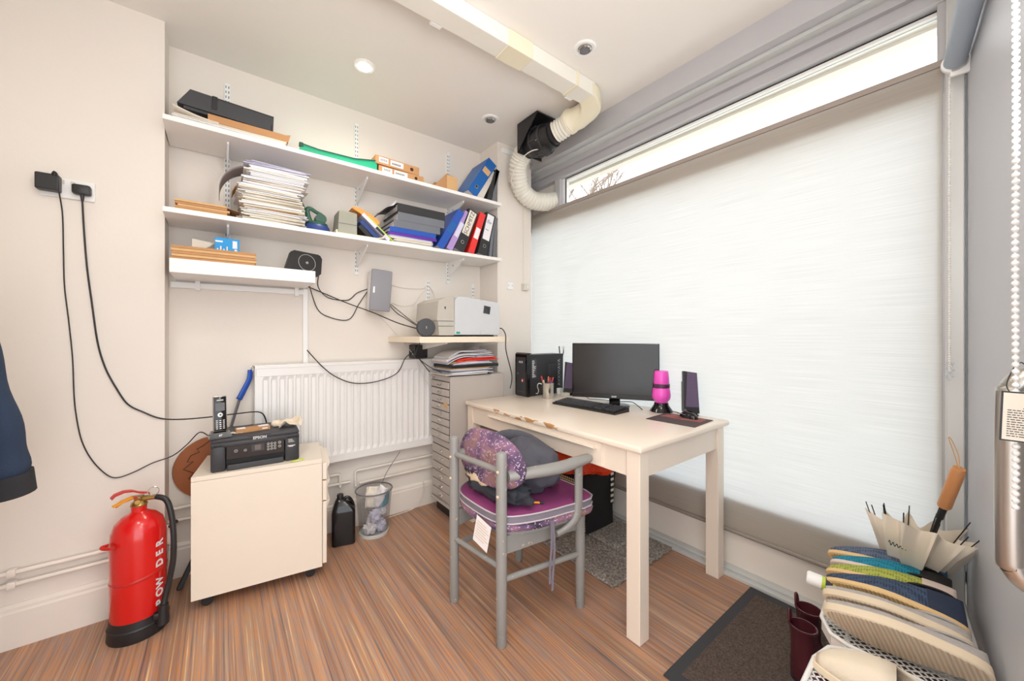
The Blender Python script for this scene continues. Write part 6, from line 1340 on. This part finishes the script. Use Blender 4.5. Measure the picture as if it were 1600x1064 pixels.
for yk, sgn in ((1.09, -1), (1.625, 1)):
    arm = MB(); y0_ = BR[1] if sgn < 0 else BL[1]
    pth = [(0.885 if sgn < 0 else 0.86, y0_ + sgn*0.012, 0.652), (0.98, y0_ + sgn*0.045, 0.656), (1.09, yk + sgn*-0.008, 0.662), (1.18, yk - sgn*0.0, 0.668), (1.245, yk - sgn*-0.004, 0.672)]
    arm.tube(pth, lambda t: 0.019 + 0.004*math.sin(PI*t), 16, smooth=6, flat=1.35, up=(0, 0, 1)); arm.sphere(pth[-1], 0.019, 16, 10, (1.35, 1.3, 1.0)); obj('armrest', arm, 'chair', ch, world=True, smooth=60)
    sp_ = MB(); cxs = 1.20
    pts_ = [Vector((cxs, yk + sgn*-0.002, 0.655)), Vector((cxs - 0.002, yk, 0.55)), Vector((cxs - 0.005, yk + 0.0, 0.47)), Vector((cxs - 0.02, yk - sgn*0.004, 0.425)), Vector((cxs - 0.055, yk - sgn*0.022, 0.392)), Vector((cxs - 0.10, yk - sgn*0.035, 0.378))]
    sp_.tube(pts_, 0.021, 12, smooth=5, flat=0.65, up=(1, 0, 0)); obj('arm_support', sp_, 'chair', ch, world=True, smooth=60)
for (x, y), zs in ((BL, (0.655, 0.56)), (BR, (0.675, 0.58))):
    for zz in zs: obj('dowel_cap', MB().sphere((x - 0.021, y - 0.004, zz), 0.006, 10, 8), 'beigecloth', ch, world=True, smooth=180)
# oval back pad
bp = Vector((0.905, 1.36, 0.665)); pz = Matrix.Translation(bp) @ Matrix.Rotation(R(8), 4, 'Y')
b = MB(); N_ = 40
def pad_ring(sy, x, bulge=0.0):
    o = []
    for k in range(N_):
        a = 2*PI*k/N_; yy = 0.242*sy*math.copysign(abs(math.cos(a))**0.85, math.cos(a)); zz = (0.125 if math.sin(a) > 0 else 0.10)*sy*math.sin(a)
        o.append(pz @ Vector((x - 0.28*yy*yy*0 + 0.35*yy*yy, yy, zz)))
    return o
b.loft([pad_ring(0.6, -0.019), pad_ring(0.9, -0.016), pad_ring(1.0, 0.0), pad_ring(0.97, 0.018), pad_ring(0.8, 0.03), pad_ring(0.4, 0.034)]); obj('back_pad', b, 'fleck', ch, world=True, smooth=60)
b = slab([(0.4285, 0.93), (0.432, 0.99), (0.445, 1.01), (0.458, 0.99), (0.461, 0.93)])
for v in b.bm.verts:
    v.co.x += 0.005*noise.noise(v.co*30); v.co.y += 0.005*noise.noise(v.co*30 + Vector((5,0,0)))
single('seat_pad', b, 'fleck', 'flecked purple seat pad underneath the magenta cushion', 'cushion', smooth=60, origin=(1.06, 1.36, 0.43))
cu_ = thing('seat_cushion', 'magenta seat cushion with grey piped sides on the grey armchair', 'cushion', (1.06, 1.36, 0.462))
obj('side_band', slab([(0.462, 0.98), (0.466, 1.0), (0.492, 1.0), (0.496, 0.985)]), 'greycloth', cu_, world=True, smooth=40)
b = MB(); b.loft([[Vector((x, y, z)) for x, y in seat_poly(s)] for z, s in ((0.4955, 0.985), (0.500, 0.95), (0.505, 0.7), (0.506, 0.3))]); obj('top_cover', b, 'magenta', cu_, world=True, smooth=60)
for zz in (0.465, 0.495): obj('piping', MB().tube([(x, y, zz) for x, y in seat_poly(1.004)], 0.003, 6, closed=True), 'piping', cu_, world=True, smooth=180)
for k, xo in enumerate((0.0, 0.012)):
    b = MB(); b.loft([[Vector((1.055 + xo + 0.006*math.sin(z*20 + k), 1.108 - 0.002*k, z)) + Vector((s*0.0055, s2*0.001, 0)) for s, s2 in ((-1,-1),(1,-1),(1,1),(-1,1))] for z in (0.455, 0.40, 0.34, 0.28, 0.22, 0.20 - 0.03*k)]); obj('tie_ribbon', b, 'greycloth', cu_, world=True)
lb_ = MB(); lm_ = face_mx((0.828, 1.268, 0.408), (0.12, -1.0, -0.25), (0.05, -0.22, 1.0)); lb_.box((-0.045, -0.055, 0), (0.045, 0.055, 0.0008), lm_); cl = obj('care_label', lb_, 'paper', cu_, world=True)
c = MB()
for k in range(7): c.box((-0.036, 0.035 - k*0.011, 0.0009), (0.02 + 0.01*(k % 3), 0.037 - k*0.011, 0.0012), lm_)
obj('label_print', c, 'kraft_light', cl, world=True)
pc_ = MB(); pc_.tube([(0.975, 1.225, 0.511), (1.045, 1.165, 0.509)], 0.0042, 8); pc_.mi = 1; pc_.tube([(1.045, 1.165, 0.509), (1.058, 1.154, 0.508)], 0.0045, 8)
single('pencil', pc_, ['yellow', 'black'], 'yellow and black pencil lying on the magenta seat cushion', 'pencil', smooth=60, origin=(1.0, 1.2, 0.51))
# folded coat on the seat
def lump(c, sc_, seed, amp=0.16, f=2.6, flat=None, sub=4):
    b = MB(); bmesh.ops.create_icosphere(b.bm, subdivisions=sub, radius=1.0); off = Vector((seed, seed*0.7, 0)); c = Vector(c)
    for v in b.bm.verts:
        n0 = v.co.normalized(); k = 1 + amp*noise.noise(n0*f + off) + amp*0.55*(1 - 2*abs(noise.noise(n0*f*1.7 + off*2)))
        p = Vector((n0.x*sc_[0]*k, n0.y*sc_[1]*k, n0.z*sc_[2]*k)) + c
        if flat is not None: p.z = max(p.z, flat)
        v.co = p
    return b
jk = thing('folded_coat', 'slate grey folded coat heaped on the armchair seat', 'coat', (1.12, 1.38, 0.508))
obj('bundle', lump((1.125, 1.365, 0.600), (0.135, 0.19, 0.108), 3.0, 0.2, 1.9, 0.509), 'coat', jk, world=True, smooth=180)
obj('sleeve', lump((0.960, 1.36, 0.555), (0.075, 0.185, 0.052), 8.0, 0.35, 2.6, 0.508), 'coat_dark', jk, world=True, smooth=180)
obj('lining', lump((0.905, 1.40, 0.580), (0.032, 0.085, 0.026), 5.0, 0.4, 3, 0.51, 3), 'beigecloth', jk, world=True, smooth=180)
obj('collar', MB().tube([(1.02, 1.50, 0.665), (1.10, 1.50, 0.70), (1.18, 1.42, 0.695), (1.22, 1.30, 0.655)], lambda t: 0.022 + 0.012*math.sin(PI*t), 14, smooth=6, flat=0.6, up=(0,0,1)), 'coat', jk, world=True, smooth=180)

# ================================================================ bags under the desk
bg_ = thing('tote_bag', 'black canvas tote bag with checked sides under the desk', 'bag', (1.80, 1.66, 0.036))
b = MB(); x0_, x1_, y0_, y1_ = 1.70, 1.935, 1.475, 1.86; zb2 = 0.036
b.loft([[Vector((x0_ + dx, y0_ + dy, z)), Vector((x1_ - dx*0.6, y0_ + dy, z)), Vector((x1_ - dx, y1_ - dy, z)), Vector((x0_ + dx, y1_ - dy, z))] for z, dx, dy in ((zb2, 0, 0), (0.13, -0.008, 0.008), (0.26, -0.02, 0.004), (0.36, -0.04, -0.004), (0.38, -0.03, 0.0))]); obj('bag_body', b, 'blackbag', bg_, world=True)
b = MB(); b.prism([(-0.004, zb2 + 0.01), (-0.012, 0.13), (-0.024, 0.26), (-0.043, 0.35), (-0.038, 0.35), (-0.020, 0.26), (-0.008, 0.13), (0.001, zb2 + 0.01)], lambda a, c: (x0_ + a, y0_ + 0.012, c), lambda a, c: (x0_ + a, y1_ - 0.01, c)); obj('checked_panel', b, 'hound', bg_, world=True)
b = MB(); b.box((x1_ - 0.028, y0_ - 0.006, 0.16), (x1_ - 0.002, y0_ - 0.003, 0.37)); obj('striped_gusset', b, 'gusset', bg_, world=True)
ob = lump((1.765, 1.70, 0.455), (0.185, 0.285, 0.135), 2.0, 0.22, 2.2, 0.383); single('orange_carrier_bag', ob, 'orangebag', 'bright orange carrier bag stuffed on top of the black tote', 'bag', smooth=30, origin=(1.81, 1.7, 0.46))
ps_ = thing('power_strip', 'wall mounted power sockets with plugs under the desk', 'sockets', (1.78, YP - 0.02, 0.47))
obj('strip', MB().box((1.66, YP - 0.03, 0.43), (1.93, YP, 0.50), bev=0.004), 'white', ps_, world=True)
for k, (x, mm_) in enumerate(((1.69, 'black'), (1.735, 'black'), (1.785, 'offwhite'), (1.84, 'mid'), (1.89, 'offwhite'))):
    obj('plug', MB().box((x - 0.017, YP - 0.075, 0.435), (x + 0.017, YP - 0.03, 0.492), bev=0.006), mm_, ps_, world=True, smooth=40)
    obj('plug_lead', MB().tube([(x, YP - 0.06, 0.437), (x + 0.004, YP - 0.055, 0.35), (x - 0.006, YP - 0.05, 0.22), (x + 0.01, YP - 0.06, 0.08)], 0.003, 6, smooth=4), 'black' if k < 2 else 'cable_w', ps_, world=True)

# ================================================================ shoe rack
RZ = 0.33
rk = thing('shoe_rack', 'white perforated metal shoe rack by the grey door', 'shoe rack', (1.5, 0.2, 0))
def tray(pts):
    # pts: outline corners in plan, counter-clockwise
    P3 = [Vector((*p, RZ)) for p in pts]; N_ = len(P3); b = MB()
    b.tube([p + Vector((0, 0, 0.006)) for p in P3], 0.006, 10, closed=True)
    xs = [p[0] for p in pts]; ys = [p[1] for p in pts]
    def inside(x, y):
        c = False; j = N_ - 1
        for i in range(N_):
            if (pts[i][1] > y) != (pts[j][1] > y) and x < (pts[j][0]-pts[i][0])*(y-pts[i][1])/(pts[j][1]-pts[i][1]) + pts[i][0]: c = not c
            j = i
        return c
    obj('tray_frame', b, 'white', rk, world=True, smooth=60)
    m = MB(); st = 0.0200; hy = 0.0105
    nx = int((max(xs)-min(xs))/st) + 1; ny = int((max(ys)-min(ys))/hy) + 1
    for i in range(-1, nx):
        for j in range(-1, ny):
            x = min(xs) + i*st + (st/2 if j % 2 else 0); y = min(ys) + j*hy
            for sx in (-1, 1):
                q = (x + sx*st/2, y + hy)
                if inside(x, y) and inside(*q):
                    d_ = Vector((q[0]-x, q[1]-y, 0)); n_ = Vector((-d_.y, d_.x, 0)).normalized()*0.0016
                    v = [m.bm.verts.new(Vector((x, y, RZ + 0.002)) + n_), m.bm.verts.new(Vector((x, y, RZ + 0.002)) - n_), m.bm.verts.new(Vector((*q, RZ + 0.002)) - n_), m.bm.verts.new(Vector((*q, RZ + 0.002)) + n_)]; m.bm.faces.new(v)
    obj('perforated_tray', m, 'white', rk, world=True, mods=[('SOLIDIFY', dict(thickness=0.0016))])
    s = MB()
    for i in range(N_):
        a, c_ = P3[i], P3[(i+1) % N_]; d_ = (c_-a); n_ = Vector((-d_.y, d_.x, 0)).normalized()*0.0008
        s.loft([[a + n_ + Vector((0,0,0.004)), a - n_ + Vector((0,0,0.004)), a - n_ - Vector((0,0,0.03)), a + n_ - Vector((0,0,0.03))], [c_ + n_ + Vector((0,0,0.004)), c_ - n_ + Vector((0,0,0.004)), c_ - n_ - Vector((0,0,0.03)), c_ + n_ - Vector((0,0,0.03))]])
    obj('tray_rim', s, 'white', rk, world=True)
def wy(x): return 0.072 - 0.1323*(2.05 - x) + 0.022
tray([(1.90, wy(1.90)), (1.90, 0.372), (1.62, 0.352), (1.46, 0.335), (1.40, 0.30), (1.385, 0.26), (1.385, wy(1.385))])
tray([(1.372, wy(1.372)), (1.372, 0.245), (1.335, 0.29), (1.26, 0.305), (1.14, 0.30), (0.82, 0.28), (0.82, wy(0.82))])
for (x, y) in ((1.885, 0.10), (1.885, 0.355), (1.39, 0.05), (1.385, 0.265), (0.84, -0.03), (0.84, 0.265)):
    obj('leg', MB().tube([(x, y, 0.0), (x, y, RZ)], 0.007, 10), 'white', rk, world=True, smooth=60)
obj('lower_rail', MB().tube([(1.885, 0.355, 0.10), (1.385, 0.265, 0.10), (0.84, 0.265, 0.10)], 0.005, 8), 'white', rk, world=True, smooth=60)

# shoes: built standing (toe +x, sole down), then laid on their sides
def shoe(label, x, y, lean, yaw, upper, sole, tread, L=0.29, W=0.10, H=0.098, style='low', panel=None, z=RZ + 0.004, st=0.017, group=None, scale_h=1.0):
    th = thing('shoe', label, 'shoe', (x, y, z), (0, 0, 0), group)
    base = Matrix(((0, 0, 1), (1, 0, 0), (0, 1, 0))).to_4x4()          # toe to +Y, width to +Z, up to +X
    mx = Matrix.Rotation(yaw, 4, 'Z') @ Matrix.Rotation(lean, 4, 'Y') @ base @ Matrix.Translation((0, W/2*1.0, 0))
    th.matrix_world = Matrix.Translation((x, y, z)) @ mx; MATRIX[th.name] = th.matrix_world.copy()
    def hw(u):   # half width of the sole along its length u 0 heel .. 1 toe
        return W/2*(0.0 if u <= 0 else min(1.0, (math.sin(PI*min(1, u*1.0)**0.85)**0.42)) * (0.80 + 0.20*math.sin((u - 0.30)*PI/0.75 if u > 0.3 else 0)))
    us = [0.0, 0.012, 0.04, 0.09, 0.16, 0.25, 0.36, 0.47, 0.58, 0.68, 0.77, 0.85, 0.91, 0.955, 0.985, 1.0]
    out = []
    for u in us: out.append(((u-0.5)*L, -max(0.003, hw(u)) + 0.006*math.sin(PI*u)))
    top = [((u-0.5)*L, max(0.003, hw(u)) + 0.006*math.sin(PI*u)*0.6) for u in reversed(us)]
    ol = out + top; rise = lambda a: 0.014*max(0, (a/L - 0.22))**1.5*6
    s = MB(); s.loft([[Vector((a*k, c_*k, z_ + rise(a))) for a, c_ in ol] for z_, k in ((0.0015, 0.955), (0.004, 1.0), (st, 1.0), (st + 0.002, 0.96))]); obj('sole', s, sole, th, smooth=40)
    s = MB(); s.loft([[Vector((a*k, c_*k, z_ + rise(a))) for a, c_ in ol] for z_, k in ((0.0, 0.93), (0.002, 0.95))]); obj('tread', s, tread, th, smooth=30)
    # upper: arches across the foot
    def height(u):
        if style == 'slip': t = 0.036*math.sin(PI*min(1, max(0, (1-u)*1.15 + 0.06)))**0.6 if u > 0.45 else 0.037
        else: t = H*(0.42 + 0.58*max(0, 1 - ((u - 0.12)/0.75)**2)) if u < 0.86 else H*0.42*math.sqrt(max(0.02, (1-u)/0.14))
        return max(0.012, t)
    rg = []
    for u in us[1:-1]:
        w_ = hw(u)*0.95; h_ = height(u)*scale_h; xx = (u-0.5)*L*0.985; q = []
        open_ = u < 0.42
        for k in range(13):
            a = PI*k/12; e = 0.62 if open_ else 0.75
            cy_ = math.cos(a); sz = abs(math.sin(a))**e
            yy = w_*math.copysign(abs(cy_)**(0.6), cy_)*(1 - 0.25*sz)
            q.append(Vector((xx, yy + 0.004, st + rise(xx) + h_*sz*(0.97 if open_ else 1))))
        rg.append(q)
    b = MB(); b.loft(rg, cap=True, closed=True); obj('upper', b, upper, th, smooth=60)
    if panel:
        b = MB(); b.loft([[p + (p - Vector((p.x, 0.004, st)))*0.03 + Vector((-0.001, 0, 0.0006)) for p in q] for q in rg[0:5]], cap=True, closed=True); obj('heel_counter', b, panel, th, smooth=60)
    # foot opening
    b = MB(); oc = [Vector(((0.06 + 0.32*(0.5 - 0.5*math.cos(2*PI*k/24)) - 0.5)*L*0.985, 0.004 + hw(0.2)*0.48*math.sin(2*PI*k/24), st + 0.97*height(0.2)*scale_h + 0.003)) for k in range(24)]
    b.tube(oc, 0.0035, 6, closed=True); b._face([b.bm.verts.new(p) for p in oc]); obj('collar', b, 'felt' if style == 'slip' else 'rubber', th, smooth=60)
    return th, mx
G_ = 'shoes laid on their sides on the rack'
shoe('slate blue mesh trainer with gum sole, farthest on the rack', 1.81, 0.245, R(-22), R(6), 'knit_slate', 'sole_gum', 'tread_gum', L=0.30, panel='slate_panel')
shoe('teal mesh trainer with pale sole, second from the umbrella', 1.735, 0.228, R(-20), R(4), 'knit_teal', 'sole_pink', 'tread_pink', L=0.29, panel='black')
shoe('lime mesh trainer with gum sole in middle of the rack', 1.665, 0.218, R(-20), R(6), 'knit_lime', 'sole_gum', 'tread_gum', L=0.30, panel='sole_pink')
shoe('navy mesh trainer with gum sole beside the lime one', 1.592, 0.203, R(-20), R(8), 'knit_navy', 'sole_gum', 'tread_gum', L=0.31, W=0.108, panel='navy_panel')
shoe('grey felt slip-on with ribbed cream sole, beside navy trainer', 1.515, 0.190, R(-22), R(10), 'felt', 'sole_cream', 'tread_cream', L=0.305, W=0.108, style='slip', st=0.024)
shoe('grey felt slip-on with ribbed cream sole, nearest on far tray', 1.432, 0.165, R(-24), R(10), 'felt', 'sole_cream', 'tread_cream', L=0.315, W=0.116, style='slip', st=0.026)
# canvas shoe standing upright on the near tray
cs = thing('shoe', 'cream canvas slip-on standing upright with printed insole tag', 'shoe', (1.25, 0.16, RZ + 0.004))
def canvas(L=0.28, W=0.1):
    c = Matrix.Rotation(R(97), 4, 'Z'); rg = []; us = [0.01, 0.05, 0.12, 0.22, 0.34, 0.46, 0.58, 0.70, 0.80, 0.88, 0.94, 0.985]
    for u in us:
        w_ = W/2*math.sin(PI*u**0.85)**0.42*(0.82 + 0.18*math.sin(max(0, u-0.3)*PI/0.75)); xx = (u-0.5)*L
        h_ = 0.055 if u < 0.45 else 0.062*math.cos((u-0.45)/0.55*PI/2)**0.55 + 0.006
        rg.append([c @ Vector((xx, w_*math.copysign(abs(math.cos(PI*k/12))**0.55, math.cos(PI*k/12)), 0.016 + h_*abs(math.sin(PI*k/12))**0.6)) for k in range(13)])
    return rg, c
rg, cmx = canvas(); b = MB(); b.loft(rg[5:], cap=False, closed=False); b.loft([[p for p in q[:4]] for q in rg[:6]], cap=False, closed=False); b.loft([[p for p in q[-4:]] for q in rg[:6]], cap=False, closed=False); b.loft([[p*1.0 for p in rg[0]], [p + cmx @ Vector((-0.004,0,0)) - Vector((0,0,0.002)) for p in rg[0]]], cap=False, closed=False)
obj('upper', b, 'canvas', cs, smooth=180, mods=[('SOLIDIFY', dict(thickness=0.003))])
b = MB(); b.loft([[Vector((p.x*k, p.y*k, z)) for p in [q[0] for q in rg] + [q[-1] for q in reversed(rg)]] for z, k in ((0, 1.0), (0.002, 1.04), (0.018, 1.04), (0.02, 1.0))]); obj('sole', b, 'sole_cream', cs, smooth=40)
b = MB(); b.box((-0.065, -0.026, 0.022), (-0.03, 0.026, 0.0235), cmx, bev=0.0); tg = obj('insole_tag', b, 'paper', cs)
c = MB()
for k in range(4): c.box((-0.062 + k*0.007, -0.022, 0.0236), (-0.059 + k*0.007, 0.02 - 0.006*(k % 2), 0.0242), cmx)
obj('tag_print', c, 'redb', tg)
b = MB(); b.loft([[Vector((p.x*0.8, p.y*0.8, 0.021)) for p in [q[0] for q in rg] + [q[-1] for q in reversed(rg)]], [Vector((p.x*0.8, p.y*0.8, 0.022)) for p in [q[0] for q in rg] + [q[-1] for q in reversed(rg)]]]); obj('insole', b, 'beigecloth', cs)
# spray can between the shoes
sp_ = thing('spray_can', 'lime and white spray bottle lying between the shoes', 'spray can', (1.585, 0.36, RZ + 0.03))
ax = Vector((-0.25, 0.93, 0.12)).normalized(); c0 = Vector((1.59, 0.27, RZ + 0.045))
obj('body', MB().rings([(c0, 0.021), (c0 + ax*0.09, 0.021), (c0 + ax*0.095, 0.019)], 24), 'lime', sp_, world=True, smooth=40)
obj('cap', MB().rings([(c0 + ax*0.095, 0.0215), (c0 + ax*0.128, 0.0215), (c0 + ax*0.134, 0.017)], 24), 'white', sp_, world=True, smooth=40)
obj('label_print', MB().rings([(c0 + ax*0.068, 0.0213), (c0 + ax*0.086, 0.0213)], 24, cap=False), 'ink', sp_, world=True, smooth=40)
# wellington boots on the mat
def boot(label, x, y, rz):
    th = thing('wellington_boot', label, 'boot', (x, y, 0.0095), (0, 0, rz), 'small burgundy wellington boots on the mat'); th.scale = (0.80, 0.80, 0.82)
    def bag(z, rx, ry, ox): return [Vector((ox + rx*math.cos(2*PI*k/28), ry*math.sin(2*PI*k/28), z)) for k in range(28)]
    b = MB(); b.loft([bag(0.012, 0.10, 0.036, 0.055), bag(0.035, 0.102, 0.038, 0.055), bag(0.06, 0.085, 0.038, 0.038), bag(0.08, 0.055, 0.037, 0.008), bag(0.11, 0.044, 0.037, 0.0), bag(0.17, 0.045, 0.041, 0), bag(0.222, 0.048, 0.045, 0), bag(0.226, 0.051, 0.048, 0), bag(0.236, 0.051, 0.048, 0), bag(0.236, 0.046, 0.043, 0), bag(0.19, 0.041, 0.038, 0), bag(0.175, 0.03, 0.028, 0)], cap=True); obj('boot', b, 'wellie', th, smooth=45)
    b = MB(); b.loft([bag(0.0, 0.10, 0.038, 0.055), bag(0.014, 0.104, 0.040, 0.055)]); obj('sole', b, 'rubber', th, smooth=40)
    b = MB(); b.sphere((0, 0, 0.186), 0.032, 14, 8, (1, 0.95, 0.35)); obj('lining', b, 'wellie_in', th, smooth=180)
    b = MB(); b.tube([(-0.046, 0.012, 0.215), (-0.052, 0.012, 0.262), (-0.052, -0.004, 0.272), (-0.046, -0.012, 0.222)], 0.005, 8, smooth=4); obj('pull_loop', b, 'wellie', th, smooth=180)
    return th
boot('burgundy wellington boot on the mat, farther of the pair', 1.70, 0.428, R(-100))
boot('burgundy wellington boot on the mat, nearer of the pair', 1.585, 0.415, R(-95))
# umbrella in the corner
um = thing('umbrella', 'cream umbrella with wooden handle standing half open in the corner', 'umbrella', (1.995, 0.25, 0.04))
P1 = Vector((1.805, 0.078, 0.788)); A_ = Vector((-0.258, -0.225, 0.938)).normalized(); P0 = P1 - A_*0.795; U = A_.orthogonal().normalized(); V_ = A_.cross(U)
OUT = Vector((-0.62, 0.78, 0)); OUT = (OUT - OUT.dot(A_)*A_).normalized()
def ucan(t, a, r): return P0 + A_*t + (U*math.cos(a) + V_*math.sin(a))*r + OUT*0.040*(t/0.56)**1.5 + A_*0.075*max(0, t - 0.2)/0.36*((U*math.cos(a) + V_*math.sin(a)).dot(Vector((-0.85, -0.35, 0))))
nr = 12; NU = nr*10
def urad(t, a):
    f = abs(math.sin(a*nr/2)); base = 0.012 + 0.118*max(0.0, (t - 0.22)/0.34)**0.9
    return base*(1 - 0.30*f*(t/0.56)) + (0.012*math.sin(a*3 + 1) + 0.007*math.sin(a*7 + t*9))*(t/0.56)
b = MB(); b.loft([[ucan(t - (0.030*abs(math.sin(a*nr/2)) if t > 0.5 else 0) - (0.02*math.sin(a*2 + 0.6) if t > 0.5 else 0), a, urad(t, a)) for a in [2*PI*k/NU for k in range(NU)]] for t in (0.03, 0.10, 0.2, 0.3, 0.4, 0.47, 0.57)], cap=False); obj('canopy', b, 'umb', um, world=True, smooth=60, mods=[('SOLIDIFY', dict(thickness=0.0008))])
for k in range(nr):
    a = 2*PI*k/nr; obj('rib', MB().tube([ucan(0.42, a, urad(0.42, a)*0.90), ucan(0.60 - 0.02*math.sin(a*2 + 0.6), a, urad(0.57, a)*1.0)], 0.0016, 6), 'rubber', um, world=True)
sc_ = MB(); sa = 0.0
sm_ = face_mx(Vector((1.742, 0.205, 0.520)), (0.62, -0.70, -0.22), (0.15, -0.1, 0.95))
sc_.tube([sm_ @ Vector((0.052*k/40 - 0.026, 0.006*math.sin(k*0.75)*(1.2 - k/50) - 0.0002*k, 0.0)) for k in range(41)], 0.0011, 5)
obj('script_mark', sc_, 'rubber', um, world=True)
obj('shaft', MB().tube([P0, P0 + A_*0.655], 0.006, 10), 'black', um, world=True)
obj('collar', MB().tube([P0 + A_*0.60, P0 + A_*0.645], 0.0095, 10), 'black', um, world=True)
obj('handle', MB().tube([P0 + A_*0.645, P0 + A_*0.65, P0 + A_*0.79, P0 + A_*0.797], lambda t: 0.0165 if 0.1 < t < 0.95 else 0.014, 18), 'wood', um, world=True, smooth=40)
hp = P0 + A_*0.795
obj('wrist_strap', MB().tube([hp, hp + Vector((0.006, 0.002, 0.04)), hp + Vector((0.006, 0.016, 0.085)), hp + Vector((0.0, 0.022, 0.09)), hp + Vector((0.004, 0.012, 0.05)), hp + Vector((0.004, 0.002, 0.0))], 0.0013, 6, smooth=6), 'kraft_light', um, world=True, smooth=180)
